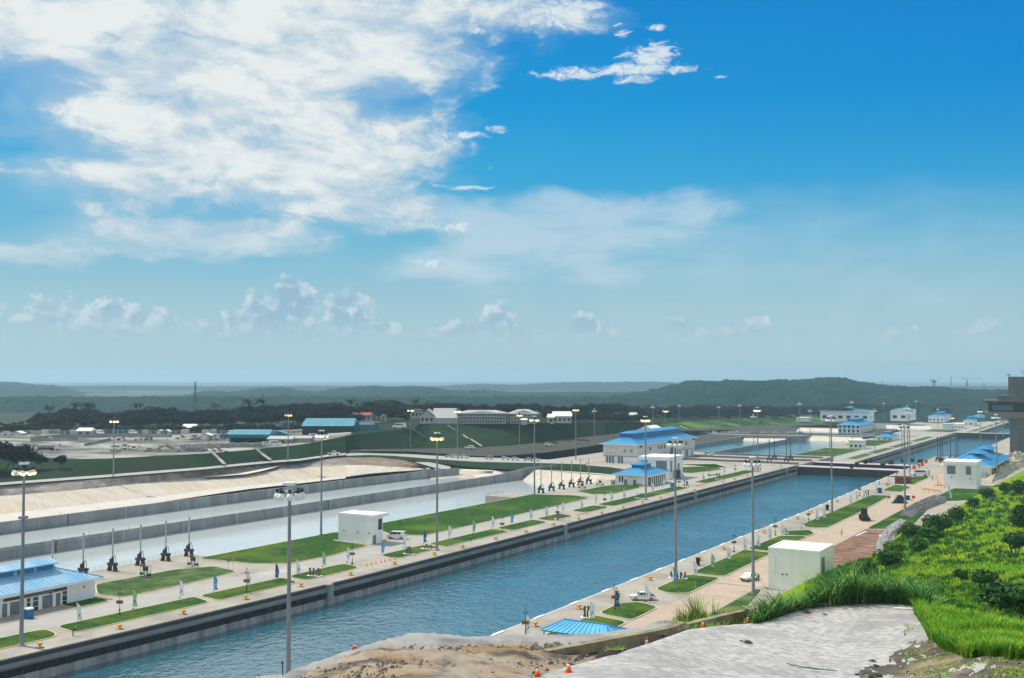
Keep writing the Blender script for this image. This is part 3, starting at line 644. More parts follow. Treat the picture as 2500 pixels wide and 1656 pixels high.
# yard plateau on the left, hilltop behind
yb = [(-300, 1056, 13.5), (300, 1058, 13.5), (600, 1054, 14), (750, 1042, 16), (860, 1034, 18), (950, 1028, 19), (1010, 1022, 19.5), (1332, 1012, 20), (1476, 1012, 16), (1587, 1016, 8.5), (1834, 1006, -3), (2100, 1000, -11)]
XY = [-300, -150, 0, 60, 127, 180, 255, 300, 357, 430, 510, 560, 600, 680, 742, 800, 857]
b = MB(); b.grid(dense(resample(grtop, XY), resample(yb, XY), 12, .5, .03, 2.0)); struct(b.build('yard', YARD))
XY2 = [857, 900, 950, 1010, 1025, 1100, 1200, 1332, 1400, 1476, 1587, 1700, 1834, 1950, 2100]
b = MB(); b.grid(dense(resample(grtop, XY2), resample(yb, XY2), 5, .3, .03, 2.0)); struct(b.build('hilltop', SLOPEG))
yb2 = [(-300, 1010, 12), (600, 1005, 13), (950, 995, 17), (1332, 990, 15), (1587, 992, 4), (1834, 988, -8), (2100, 984, -16), (2300, 982, -20)]
XB = [-300, -100, 100, 300, 500, 700, 860, 950, 1100, 1332, 1476, 1587, 1834, 2100]
b = MB(); b.grid(dense(resample(yb, XB), resample(yb2, XB), 6, .5, .02)); struct(b.build('wooded_ground', mat('wood_floor', (.016, .034, .018), .95, (.028, .05, .025), .05, 6)))

# ------------------------------------------------------------------ hills
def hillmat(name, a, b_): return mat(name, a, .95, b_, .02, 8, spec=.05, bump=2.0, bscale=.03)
HM = hillmat('forest_canopy_haze_tint', (.005, .026, .026), (.011, .044, .038))  # canopy green shifted to teal: some of the haze's blue put into the colour
def hill(name, crest, D, front, back, x0, x1, base=-22, rows=26, step=4, amp=7.0, seed=0.0):
    """crest: (pixel x, pixel y) of the skyline at distance D"""
    xs = list(np.arange(x0, x1 + 1, step)); R = []
    for j in range(rows + 1):
        t = j / rows; r = []
        for x in xs:
            cy = lerp_tab(crest, x)[0]; zc = HC - sl(cy) * D
            e = min(1.0, (x - x0) / 60.0, (x1 - x) / 60.0) if False else 1.0
            if t < .72: u = t / .72; dd = D - front * (1 - u); h = math.sin(u * math.pi / 2) ** 1.2
            else: u = (t - .72) / .28; dd = D + back * u; h = math.cos(u * math.pi / 2)
            p = pol(x, dd, 0); z = base + (zc - base) * h
            big = fbm(p.x / 260.0, p.y / 260.0, seed, 3) * (zc - base) * .20 * math.sin(min(1, t / .72) * math.pi) if t < .72 else 0
            cell = 1 - 2 * abs(mnoise.noise(Vector((p.x / 17.0, p.y / 17.0, seed)))); can = amp * (.5 * fbm(p.x / 30.0, p.y / 30.0, seed + 5, 3) + .42 * cell)
            r.append((p.x, p.y, z + big + can * (.25 + .75 * min(1, h * 1.5))))
        R.append(r)
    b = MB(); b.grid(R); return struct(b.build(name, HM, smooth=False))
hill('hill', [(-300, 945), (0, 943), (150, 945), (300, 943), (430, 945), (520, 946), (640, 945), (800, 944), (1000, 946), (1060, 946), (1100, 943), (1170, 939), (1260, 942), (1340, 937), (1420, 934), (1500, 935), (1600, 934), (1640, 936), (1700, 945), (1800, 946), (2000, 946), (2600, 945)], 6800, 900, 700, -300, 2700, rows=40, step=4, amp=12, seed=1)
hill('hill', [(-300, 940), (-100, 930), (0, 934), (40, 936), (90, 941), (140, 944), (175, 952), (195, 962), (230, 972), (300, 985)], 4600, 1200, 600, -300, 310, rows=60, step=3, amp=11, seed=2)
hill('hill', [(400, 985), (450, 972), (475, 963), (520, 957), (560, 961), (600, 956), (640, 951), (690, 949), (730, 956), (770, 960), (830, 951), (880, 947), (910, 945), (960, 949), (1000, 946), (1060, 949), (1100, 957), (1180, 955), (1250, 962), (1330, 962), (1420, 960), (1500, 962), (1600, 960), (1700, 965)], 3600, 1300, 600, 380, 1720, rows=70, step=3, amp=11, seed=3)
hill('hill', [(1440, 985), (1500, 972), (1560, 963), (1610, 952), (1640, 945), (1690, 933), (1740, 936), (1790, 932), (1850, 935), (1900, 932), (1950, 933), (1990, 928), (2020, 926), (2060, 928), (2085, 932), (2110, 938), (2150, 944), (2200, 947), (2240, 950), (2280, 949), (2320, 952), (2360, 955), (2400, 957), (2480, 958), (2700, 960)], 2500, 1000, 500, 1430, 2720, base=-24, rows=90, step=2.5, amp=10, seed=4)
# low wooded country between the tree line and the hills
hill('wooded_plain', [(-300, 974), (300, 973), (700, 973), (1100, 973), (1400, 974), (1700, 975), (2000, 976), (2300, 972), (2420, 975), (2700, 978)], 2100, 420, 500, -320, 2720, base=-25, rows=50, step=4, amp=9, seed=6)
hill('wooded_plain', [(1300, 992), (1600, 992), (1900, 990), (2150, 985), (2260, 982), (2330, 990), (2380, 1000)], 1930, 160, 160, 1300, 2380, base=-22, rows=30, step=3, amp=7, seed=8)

# ------------------------------------------------------------------ trees
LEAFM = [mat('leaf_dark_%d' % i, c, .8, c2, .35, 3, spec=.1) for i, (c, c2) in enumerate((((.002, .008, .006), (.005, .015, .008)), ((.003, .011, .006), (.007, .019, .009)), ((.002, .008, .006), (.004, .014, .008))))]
BARK = mat('bark', (.055, .045, .035), .95, (.09, .075, .06), 1.5, 4)
def crown_mesh(name, rx, rz, n, lf, m, seed, lobes=7, flat=.75):
    rs = np.random.RandomState(seed); cs = []
    for i in range(lobes):
        a = rs.uniform(0, 2 * math.pi); r = rs.uniform(.25, .8) * rx; cs.append((r * math.cos(a), r * math.sin(a), rs.uniform(-.25, .55) * rz, rs.uniform(.38, .62) * rx))
    cs.append((0, 0, .25 * rz, .6 * rx))
    vs = []; fs = []
    for i in range(n):
        c = cs[rs.randint(len(cs))]; d = rs.normal(size=3); d /= np.linalg.norm(d); rad = c[3] * (rs.uniform(.72, 1.06)); p = np.array([c[0], c[1], c[2]]) + d * rad * np.array([1, 1, flat])
        u = rs.normal(size=3); u -= d * u.dot(d) * .6; u /= np.linalg.norm(u); w = np.cross(d, u); w /= max(1e-6, np.linalg.norm(w)); s = lf * rs.uniform(.6, 1.35)
        o = len(vs); vs += [tuple(p - u * s), tuple(p + w * s * .7), tuple(p + u * s), tuple(p - w * s * .7 + d * s * .25)]; fs.append((o, o + 1, o + 2, o + 3))
    b = MB(); b.v = vs; b.f = fs; b.mi = [0] * len(fs); return b.mesh(name, m)
def trunk_mesh(h, r, seed):
    rs = random.Random(seed); b = MB(); p = Vector((0, 0, -1.0)); q = Vector((rs.uniform(-.4, .4), rs.uniform(-.4, .4), h * .55)); b.tube(p, q, r, r * .7, 7)
    for i in range(4):
        a = i * 1.6 + rs.uniform(0, 1); e = q + Vector((math.cos(a) * h * .32, math.sin(a) * h * .32, h * rs.uniform(.25, .4))); b.tube(q, e, r * .55, r * .2, 5)
    return b.mesh('trunk', BARK)
TV = []
for i in range(6):
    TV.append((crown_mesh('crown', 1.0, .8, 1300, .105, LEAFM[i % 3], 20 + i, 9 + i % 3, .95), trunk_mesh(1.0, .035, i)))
def tree(x, ytop, D, zb, label, group, wide=1.0, v=None, name='tree', seed=0):
    rs = random.Random(int(x * 13 + D)); p = pol(x, D, 0); ztop = HC - sl(ytop) * D; h = max(4.0, ztop - zb)
    t = thing(name, label, 'tree', (p.x, p.y, zb), rs.uniform(0, 6.28), group); v = TV[rs.randrange(6)] if v is None else v
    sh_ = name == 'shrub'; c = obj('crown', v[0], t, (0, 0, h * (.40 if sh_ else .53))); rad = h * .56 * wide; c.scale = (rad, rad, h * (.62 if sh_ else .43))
    k = obj('trunk', v[1], t, (0, 0, 0)); k.scale = (h * .9, h * .9, h * (.5 if sh_ else 1))
    return t
prof = [(-120, 1060), (-40, 1048), (0, 1040), (40, 1028), (80, 1012), (110, 1000), (150, 1002), (175, 990), (215, 988), (250, 1008), (290, 997), (320, 990), (350, 1000), (380, 987), (430, 990), (470, 997), (520, 990), (560, 994), (620, 982), (660, 978), (700, 977), (740, 980), (790, 975), (830, 980), (860, 988), (885, 985), (900, 975), (935, 968), (960, 972), (985, 984), (1020, 985), (1060, 981), (1090, 978), (1130, 983), (1180, 984), (1240, 981), (1300, 979), (1330, 984), (1400, 984), (1450, 983), (1490, 979), (1520, 980), (1560, 990), (1590, 985), (1640, 990), (1700, 990), (1760, 992), (1830, 988), (1860, 985), (1920, 990)]
SEG = [(0, 'left of the blue yard sheds'), (520, 'behind the blue yard sheds'), (860, 'beside the red-roofed block'), (1020, 'behind the long pale three-storey block'), (1340, 'right of the small white gabled house'), (1600, 'above the bright grass bank')]
rs = random.Random(5); cnt = 0; OC = {}
def nth(key): OC[key] = OC.get(key, -1) + 1; return ORD[OC[key]]
def seglab(x): return [l for a, l in SEG if x >= a or a == 0][-1]
x = -110.0
while x < 1960:
    yt = lerp_tab(prof, x)[0]
    Db = lerp_tab([(-120, 790), (850, 800), (950, 860), (1350, 900), (1480, 960), (1600, 1180), (1960, 1500)], x)[0]
    zb = lerp_tab([(-120, 13), (850, 17), (950, 18), (1350, 18), (1480, 14), (1600, 7), (1960, -6)], x)[0]
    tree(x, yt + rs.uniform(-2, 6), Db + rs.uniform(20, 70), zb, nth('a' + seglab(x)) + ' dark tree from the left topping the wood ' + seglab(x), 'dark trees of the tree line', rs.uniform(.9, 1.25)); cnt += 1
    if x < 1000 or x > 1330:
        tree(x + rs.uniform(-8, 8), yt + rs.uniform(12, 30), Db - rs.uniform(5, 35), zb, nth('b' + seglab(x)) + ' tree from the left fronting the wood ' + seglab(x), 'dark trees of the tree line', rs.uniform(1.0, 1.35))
    x += rs.uniform(14, 21)
# lower bushes in front of the wood
x = 20.0
while x < 930:
    tree(x, rs.uniform(1030, 1044), lerp_tab([(0, 745), (600, 745), (930, 720)], x)[0], lerp_tab([(0, 13.2), (600, 14), (930, 18)], x)[0], nth('c' + seglab(x)) + ' low bush from the left before the wood ' + seglab(x), 'bushy trees at the foot of the wood', 1.9); x += rs.uniform(22, 34)
x = 1385.0
while x < 1560:
    tree(x, rs.uniform(1004, 1012), lerp_tab([(1385, 850), (1560, 980)], x)[0], lerp_tab([(1385, 17), (1560, 9)], x)[0], nth('d') + ' low dark bush from the left beside the small white houses', 'bushy trees at the foot of the wood', 1.7); x += rs.uniform(20, 30)
x = 1600.0
while x < 2330:
    tree(x, rs.uniform(992, 1002), lerp_tab([(1600, 1190), (1830, 1450), (1960, 1600), (2330, 1800)], x)[0], lerp_tab([(1600, 5), (1830, -4), (2330, -20)], x)[0], nth('e') + ' tree from the left in the far wood behind the lower lock buildings', 'trees behind the lower locks', 1.0); x += rs.uniform(14, 22)
x = 1575.0
while x < 2320:
    tree(x, rs.uniform(984, 992) - (x > 2000) * 3, lerp_tab([(1575, 1260), (1830, 1530), (1960, 1670), (2320, 1880)], x)[0], lerp_tab([(1575, 4), (1830, -6), (2320, -22)], x)[0], nth('f') + ' taller tree from the left behind the bright grass bank and far sheds', 'trees behind the lower locks', 1.15); x += rs.uniform(15, 23)
tree(935, 962, 900, 18, 'tall light green round-topped tree rising above the wood', None, .9, v=(crown_mesh('crown', 1, .62, 700, .085, mat('leaf_mid', (.03, .075, .028), .8, (.05, .10, .035), .4, 3), 77, 9, .72), TV[0][1]))
tree(745, 1020, 770, 15, 'paler green bushy tree behind the blue lean-to shed', None, 1.3, v=(crown_mesh('crown', 1, .62, 700, .085, MATS['leaf_mid'], 78, 9, .72), TV[1][1]))
# shrubs and mound at the far left above the grass slope
for i, (x, y, D, zb) in enumerate(((-40, 1066, 470, 14.5), (10, 1072, 470, 15), (40, 1082, 478, 15), (75, 1098, 480, 14.5), (105, 1110, 482, 14), (150, 1114, 484, 14))):
    tree(x, y, D, zb, ORD[i] + ' shrub from the left on the mound above the grass slope', 'shrubs on the left mound', 1.35, name='shrub')
# palms standing out of the wood
PALM = mat('palm_leaf', (.012, .034, .016), .8, (.022, .05, .02), .5, 3)
def palm_meshes():
    tr = MB(); tr.tube((0, 0, -1), (.02, .0, 1), .022, .014, 6)
    fr = MB(); rs = random.Random(3)
    for i in range(16):
        a = i * 2.4; el = rs.uniform(-.25, .9); pts = []
        for k in range(6):
            t = k / 5; r = .30 * t; pts.append(Vector((math.cos(a) * r * math.cos(el * .5), math.sin(a) * r * math.cos(el * .5), 1 + .30 * t * math.sin(el) - .17 * t * t)))
        sd_ = Vector((-math.sin(a), math.cos(a), 0)); w = [.012, .05, .06, .05, .035, .005]
        fr.loft([p + sd_ * ww + Vector((0, 0, -ww * .6)) for p, ww in zip(pts, w)], pts); fr.loft(pts, [p - sd_ * ww + Vector((0, 0, -ww * .6)) for p, ww in zip(pts, w)])
    return tr.mesh('trunk', BARK), fr.mesh('fronds', PALM)
PT, PF = palm_meshes()
for i, (x, y, D) in enumerate(((120, 992, 800), (187, 986, 805), (210, 984, 790), (222, 986, 795), (336, 985, 800), (527, 986, 820), (605, 978, 820), (636, 976, 815), (855, 975, 850), (1013, 976, 880), (1047, 980, 900), (875, 988, 860), (2180 - 330, 984, 1380))):
    p = pol(x, D, 0); zb = 14; h = HC - sl(y) * D - zb
    t = thing('palm_tree', ORD[i] + ' palm from the left rising out of the dark tree line', 'palm tree', (p.x, p.y, zb), i * 1.1, 'palms in the tree line'); 
    for me, nm in ((PT, 'trunk'), (PF, 'fronds')): o = obj(nm, me, t); o.scale = (h, h, h)

# ------------------------------------------------------------------ the air
b = MB(); b.box(-15600, 15600, -14700, 16500, -27.5, 150); hz_ = b.build('haze', None)
hm = bpy.data.materials.new('haze'); hm.use_nodes = True; t = hm.node_tree; t.nodes.clear(); pv = t.nodes.new('ShaderNodeVolumePrincipled'); om = t.nodes.new('ShaderNodeOutputMaterial')
pv.inputs['Color'].default_value = (.54, .79, .93, 1); pv.inputs['Density'].default_value = 1.1e-4; pv.inputs['Anisotropy'].default_value = 0.25
t.links.new(pv.outputs[0], om.inputs['Volume']); hz_.data.materials.clear(); hz_.data.materials.append(hm); stuff(hz_, 'pale blue haze in the air over the locks and hills')

# ------------------------------------------------------------------ buildings
def wrect(b, face, X, px0, py0, px1, py1, O, d=.06, depth=.35):
    """a box let into / standing on a wall: pixel corners on the plane X = const or Y = const -> local box; returns (y0,y1,z0,z1)"""
    if face == 'X':
        a = atX(px0, py0, X); c = atX(px1, py1, X); y0, y1 = sorted((a.y, c.y)); z0, z1 = sorted((a.z, c.z))
        b.box(X - depth - O.x, X + d - O.x, y0 - O.y, y1 - O.y, z0 - O.z, z1 - O.z)
    else:
        a = atY(px0, py0, X); c = atY(px1, py1, X); x0, x1 = sorted((a.x, c.x)); z0, z1 = sorted((a.z, c.z))
        b.box(x0 - O.x, x1 - O.x, X - d - O.y, X + depth - O.y, z0 - O.z, z1 - O.z)
    return b
def seams(root, p0, p1, q0, q1, n, m, name='roof_panel', th=.05, gap=.0, rib=.09):
    """panels between an eave line p0-p1 and a ridge line q0-q1, each with its raised rib"""
    for i in range(n):
        a = p0.lerp(p1, i / n); c = p0.lerp(p1, (i + 1) / n); e = q0.lerp(q1, (i + 1) / n); f = q0.lerp(q1, i / n)
        nr = (c - a).cross(f - a).normalized(); nr = nr if nr.z > 0 else -nr
        b = MB(); u = nr * th
        if (e - f).length < 1e-3: b.add([a + u, c + u, e + u, a, c, e], [(0, 1, 2), (0, 3, 4, 1), (1, 4, 5, 2), (2, 5, 3, 0)])
        else: b.add([a + u, c + u, e + u, f + u, a, c, e, f], [(0, 1, 2, 3), (0, 4, 5, 1), (1, 5, 6, 2), (2, 6, 7, 3), (3, 7, 4, 0)])
        b.beam(a + nr * (th + rib / 2), f + nr * (th + rib / 2), .10, rib)
        b.build(name, m, root)
def hip_roof(root, x0, x1, y0, y1, z, rise, over, m, mono=None, panels=0, fascia=.45, soff=WHITEP, pm=None, sides='xy'):
    """hip roof with its ridge along y; local coordinates; mono = (half width, clear height, inset at ends, roof rise)"""
    x0 -= over; x1 += over; y0 -= over; y1 += over; hw = (x1 - x0) / 2; cx = (x0 + x1) / 2
    MB().box(x0, x1, y0, y1, z - fascia, z).build('fascia', soff, root)
    r = MB(); zr = z + .02
    A, B_, C_, D_ = [Vector(p) for p in ((x0, y0, zr), (x1, y0, zr), (x1, y1, zr), (x0, y1, zr))]; E1 = Vector((cx, y0 + hw, zr + rise)); E2 = Vector((cx, y1 - hw, zr + rise))
    r.add([A, B_, C_, D_, E1, E2], [(0, 1, 4), (1, 2, 5, 4), (2, 3, 5), (3, 0, 4, 5)])
    ro = r.build('roof', m, root)
    rc = MB()
    for p, q in ((A, E1), (B_, E1), (C_, E2), (D_, E2), (E1, E2)): rc.beam(p + Vector((0, 0, .06)), q + Vector((0, 0, .08)), .35, .14)
    rc.build('ridge_cap', pm or m, ro)
    if panels:
        n = panels; L_ = (C_ - B_).length; 
        yc0 = y0; k = n
        for i in range(k):
            ya = y0 + L_ * i / k; yb_ = y0 + L_ * (i + 1) / k
            def top(y): return Vector((cx + max(0, (y0 + hw - y)) if y < y0 + hw else (cx + max(0, y - (y1 - hw)) if y > y1 - hw else cx), y, zr + rise * min(1, (y - y0) / hw, (y1 - y) / hw)))
            a, c, e, f = Vector((x1, ya, zr)), Vector((x1, yb_, zr)), top(yb_), top(ya); nr = Vector((rise, 0, hw)).normalized(); u = nr * .05
            bb = MB(); bb.add([a + u, c + u, e + u, f + u, a, c, e, f], [(0, 1, 2, 3), (0, 4, 5, 1), (1, 5, 6, 2), (2, 6, 7, 3), (3, 7, 4, 0)]); 
            if (f - a).length > .3: bb.beam(a + nr * .1, f + nr * .1, .09, .1)
            bb.build('roof_panel', m, ro)
    if mono:
        w, h, ins, rr = mono; ya, yb_ = y0 + hw + ins, y1 - hw - ins; zb_ = zr + rise * (1 - w / hw) - .1; zt = zr + rise + h
        mo = MB().box(cx - w, cx + w, ya, yb_, zb_, zt).build('monitor', BLUED if m is BLUER else m, root)
        g_ = MB(); k = max(2, int((yb_ - ya) / 5))
        for i in range(k): g_.box(cx + w - .02, cx + w + .05, ya + (yb_ - ya) * (i + .08) / k, ya + (yb_ - ya) * (i + .92) / k, zb_ + .35, zt - .15)
        g_.build('louvre', mat('louvre_blue', (.03, .20, .36), .5), mo)
        o2 = .7; q = MB(); a1, a2, a3, a4 = [Vector(p) for p in ((cx - w - o2, ya - o2, zt), (cx + w + o2, ya - o2, zt), (cx + w + o2, yb_ + o2, zt), (cx - w - o2, yb_ + o2, zt))]; rg1 = Vector((cx, ya - o2 + w * .9, zt + rr)); rg2 = Vector((cx, yb_ + o2 - w * .9, zt + rr))
        dn = Vector((0, 0, -.18)); q.add([a1, a2, a3, a4, rg1, rg2, a1 + dn, a2 + dn, a3 + dn, a4 + dn], [(0, 1, 4), (1, 2, 5, 4), (2, 3, 5), (3, 0, 4, 5), (0, 6, 7, 1), (1, 7, 8, 2), (2, 8, 9, 3), (3, 9, 6, 0), (9, 8, 7, 6)])
        mr = q.build('monitor_roof', m, root)
        if panels: seams(mr, a2, a3, rg1 + Vector((0, -w * .9, 0)), rg2 + Vector((0, w * .9, 0)), int(panels * .72), m)
    return ro

# --- house by the lower left corner
O = Vector((-226, 130, 0)); h = thing('lock_house', 'white single-storey house with pale blue ribbed roof at the lower left edge', 'house', O)
x0, x1, y0, y1, zt = -8.3, 8.0, -25, 40.2, 4.55
MB().box(x0, x1, y0, y1, -.3, zt).build('wall', WHITEP, h)
PALEB = mat('pale_blue_roof', (.19, .43, .63), .38, (.40, .58, .73), .22, 8, spec=.5, stretch=(.3, 1, 1), lo=.35, hi=.7)
hip_roof(h, x0, x1, y0, y1, 4.95, 3.3, 1.3, PALEB, (2.6, .75, -1.0, .9), panels=64, pm=BLUED)
FX = -218.0
q = [('roller_door', GREYP, [(24, 1458, 52, 1495), (103, 1443, 128, 1479)]), ('door', GREYP, [(5, 1462, 17, 1500), (136, 1438, 147, 1474)]), ('window', GLASS, [(65, 1452, 74, 1487), (80, 1449, 93, 1484), (152, 1437, 163, 1470)])]
for nm, m, rs_ in q:
    for (a, b1, c, d1) in rs_:
        zz = [atX(a, b1, FX), atX(c, d1, FX)]; yA, yB = zz[0].y - O.y, zz[1].y - O.y; zA = 0.06; zB = 3.0 if nm != 'window' else 3.15
        w_ = MB().box(x1 - .3, x1 + .05, yA, yB, zA, zB).build(nm, m, h)
        fr = MB(); fr.box(x1 - .1, x1 + .1, yA - .12, yA, zA, zB + .1); fr.box(x1 - .1, x1 + .1, yB, yB + .12, zA, zB + .1); fr.box(x1 - .1, x1 + .1, yA, yB, zB, zB + .1)
        if nm == 'window': fr.box(x1 - .1, x1 + .1, yA, yB, .9, 1.0); fr.box(x1 - .1, x1 + .1, yA, yB, 2.2, 2.3)
        fr.build('frame', WHITEP, w_)
ya = atX(8, 1450, FX).y - O.y; yb_ = atX(163, 1430, FX).y - O.y
MB().box(x1 - .3, x1 + .09, ya, yb_, 3.35, 4.05).build('sign_band', mat('sign_band', (.035, .045, .06), .4, (.06, .07, .085), 2, 3), h)
lt = MB(); rsl = random.Random(2)
for i in range(26):
    yy = ya + (yb_ - ya) * (.28 + .5 * i / 26); lt.box(x1 + .09, x1 + .12, yy, yy + rsl.uniform(.25, .42), 3.55, 3.85)
lt.build('lettering', mat('letter_grey', (.20, .23, .26), .5), h)
for py_, pz in ((37, 3.1), (-2, 1.6), (8, 1.6), (20.5, 1.7), (28, 3.15), (12.4, 3.0)):
    MB().box(x1 - .05, x1 + .22, py_ - .18, py_ + .18, pz, pz + .28).build('wall_lamp', STEELD, h)
t = thing('storage_tank', 'small white box tank at the right end wall of the blue-roofed house', 'tank', (-226, 172.4, 0))
MB().box(-1.3, 1.3, -.8, .9, .35, 1.75).build('body', WHITEP, t); MB().box(-1.45, 1.45, -.95, 1.05, 1.75, 1.9).build('lid', WHITER, t); MB().box(-1.1, 1.1, -.6, .7, 0, .35).build('base', CONC, t)

# --- portable toilets
def toilet(x, y, m, label, top=WHITEB, rz=0.0, z=0.0, s=1.0):
    p = at(x, y, z); t = thing('portable_toilet', label, 'portable toilet', p, rz)
    MB().cbox(0, 0, .12, 1.15 * s, 1.15 * s, 1.95).build('cabin', m, t); MB().cbox(0, 0, 0, 1.25 * s, 1.25 * s, .12).build('skid', BLACK, t)
    b = MB(); b.add([(-.62 * s, -.62 * s, 2.07), (.62 * s, -.62 * s, 2.07), (.62 * s, .62 * s, 2.07), (-.62 * s, .62 * s, 2.07), (-.35 * s, -.62 * s, 2.34), (.35 * s, -.62 * s, 2.34), (.35 * s, .62 * s, 2.34), (-.35 * s, .62 * s, 2.34)], [(0, 1, 5, 4), (4, 5, 6, 7), (1, 2, 6, 5), (2, 3, 7, 6), (3, 0, 4, 7), (3, 2, 1, 0)]); b.build('roof', top, t)
    d = MB().box(.56 * s, .60 * s, -.40 * s, .40 * s, .25, 1.9).build('door', m, t); MB().box(.60 * s, .64 * s, -.32, -.24, 1.0, 1.2).build('handle', WHITEB, d)
    return t
PBLUE = mat('toilet_blue', (.01, .14, .37), .45, (.012, .17, .42), 2, 2); PTEAL = mat('toilet_teal', (.008, .10, .17), .45)
toilet(69, 1510, PBLUE, 'bright blue portable toilet with white roof in front of the left house', s=1.35)
toilet(1641, 1189, PBLUE, 'blue portable toilet in front of the second blue-roofed house', s=1.25)
toilet(2215, 1221, PTEAL, 'dark blue portable toilet with white roof beside the right-hand road', s=1.7)
toilet(2147, 1204, PTEAL, 'teal portable toilet on the right-hand promenade, by the lawn corner', s=1.7, top=PTEAL)
toilet(2265, 1160, PTEAL, 'teal portable toilet behind the parked white van', s=1.5, top=PTEAL)

# --- white booth beside the second basin lawn
O = Vector((-219, 273, 0)); h = thing('valve_house', 'tall plain white flat-roofed booth on the left bank lawn', 'building', O)
MB().box(-6, 7.5, -4.8, 1.0, -.3, 8.4).build('wall', WHITEP, h)
r = MB().box(-6.05, 8.1, -4.85, 3.3, 8.4, 9.3).build('roof', WHITEP, h); MB().box(-5.9, 7.95, -4.7, 3.15, 9.3, 9.34).build('roof_sheet', WHITER, r)
d = MB().box(7.2, 7.56, -4.2, -2.6, 0.05, 2.9).build('door', GREYP, h); fr = MB(); fr.box(7.4, 7.62, -4.32, -4.2, 0, 3.0); fr.box(7.4, 7.62, -2.6, -2.48, 0, 3.0); fr.box(7.4, 7.62, -4.2, -2.6, 2.9, 3.0); fr.build('frame', WHITEB, d)
w_ = MB().box(7.2, 7.56, -1.5, .5, 4.3, 7.7).build('window', GLASS, h); fr = MB(); fr.box(7.4, 7.62, -1.62, -1.5, 4.2, 7.8); fr.box(7.4, 7.62, .5, .62, 4.2, 7.8); fr.box(7.4, 7.62, -1.5, .5, 7.7, 7.8); fr.box(7.4, 7.62, -1.5, .5, 4.2, 4.3); fr.build('frame', WHITEB, w_)
MB().box(-6.3, 7.8, -5.1, 1.3, -.25, .12).build('plinth', CONC, h)
for x, z in ((-3.6, 3.6), (2.0, 3.4), (6.6, 3.5)): MB().box(x - .2, x + .2, -5.05, -4.8, z, z + .3).build('wall_lamp', STEELD, h)

# --- second house and tall booth
O = Vector((-217.5, 492, 0)); h = thing('lock_house', 'white house with bright blue hip roof and glazed front beside the left bank road', 'house', O)
MB().box(-8.3, 8.3, -13.5, 12, -.3, 4.9).build('wall', WHITEP, h); hip_roof(h, -8.3, 8.3, -13.5, 12, 5.35, 3.4, 1.5, BLUER, (2.6, .9, -1.5, 1.0), panels=0, pm=BLUED)
MB().box(8.1, 8.36, -11.5, 9.5, .3, 4.0).build('shopfront', GLASS, h)
for i in range(7): MB().box(8.2, 8.5, -8.5 + i * 2.6, -7.7 + i * 2.6, .1, 4.0).build('pillar', WHITEP, h)
for a in (-3.6, 1.2): MB().box(a, a + 1.6, -13.62, -13.4, .05, 2.8).build('door', GREYP, h)
for a in (-6.3, -4.9): MB().box(a, a + .8, -13.60, -13.4, 1.4, 4.2).build('window', GLASS, h)
MB().box(-9.8, -8.4, -15.4, -13.6, 0, 2.2).build('air_unit', STEEL, h)
for i, a in enumerate((-2.5, 3.4, 5.2)): MB().box(a, a + .9, -14.7, -13.62, 0, 1.0).build('air_unit', STEEL, h)
O = Vector((-221, 524, 0)); h = thing('valve_house', 'tall white flat-roofed booth right behind the second blue-roofed house', 'building', O)
MB().box(-8, 8.2, -9, 10.5, -.3, 10.0).build('wall', WHITEP, h); MB().box(-8.4, 8.7, -9.8, 11, 10.0, 11.6).build('roof', WHITEP, h)
MB().box(-7.2, -3.4, -9.1, -8.8, 4.6, 9.4).build('window', GREYP, h); MB().box(1.2, 7.2, -9.1, -8.8, 4.6, 9.4).build('window', GREYP, h)
MB().box(8.0, 8.5, -6.5, -5.0, 3.6, 9.4).build('window', GREYP, h); MB().box(8.2, 10.6, -2.2, 1.6, 0, 4.4).build('transformer', STEELD, h); MB().box(8.1, 8.45, 3.5, 5.3, 2.8, 7.5).build('vent', GREYP, h)

# --- large building with the long blue roof
O = Vector((-276.5, 640, .0)); h = thing('operations_building', 'large two-storey white building with long blue hip roof behind the basins', 'building', O)
x0, x1, y0, y1 = -11.5, 11.5, -47, 48
CREAM = mat('cream_render', (.70, .69, .64), .8, (.64, .63, .585), .12, 5)
MB().box(x0, x1, y0, y1, 4.9, 11.6).build('upper_wall', CREAM, h); MB().box(x0 + .4, x1 - .4, y0 + .4, y1 - .4, -.5, 4.9).build('lower_wall', WHITEP, h)
MB().box(x0 - .05, x1 + .05, y0 - .05, y1 + .05, 4.55, 4.9).build('ledge', GREYP, h)
hip_roof(h, x0, x1, y0, y1, 12.1, 4.6, 2.0, BLUER, (4.2, 1.5, -3, 1.3), pm=BLUED)
for i in range(6):
    a = -9.8 + i * 2.0
    if i != 3: MB().box(a, a + 1.5, y0 + .25, y0 + .6, .1, 4.3).build('bay', GREYP, h)
for a in (2.2, 6.4): MB().box(a, a + 1.9, y0 - .06, y0 + .1, 7.0, 9.0).build('window', mat('pale_glass', (.32, .34, .35), .3), h)
for a in (-7.6, -3.4): MB().box(a, a + 1.8, y0 - .06, y0 + .1, 9.3, 9.6).build('vent', GREYP, h)
for a in (-9.5, -6.2, -3.3, .8): MB().box(a, a + .5, y0 - .18, y0 + .02, 6.1, 6.6).build('wall_lamp', STEELD, h)
for yy in (-29, -15.5, -10.5, -6, 17, 21.5, 31): MB().box(x1 - .1, x1 + .07, yy, yy + 2.0, 7.4, 9.7).build('window', GLASS, h)
for yy in (-42, -38, -26, -15, -10, -5, 4, 16, 21, 31, 34, 42): MB().box(x1 - .6, x1 - .32, yy, yy + 2.4, .2, 4.2).build('window', GREYP, h)
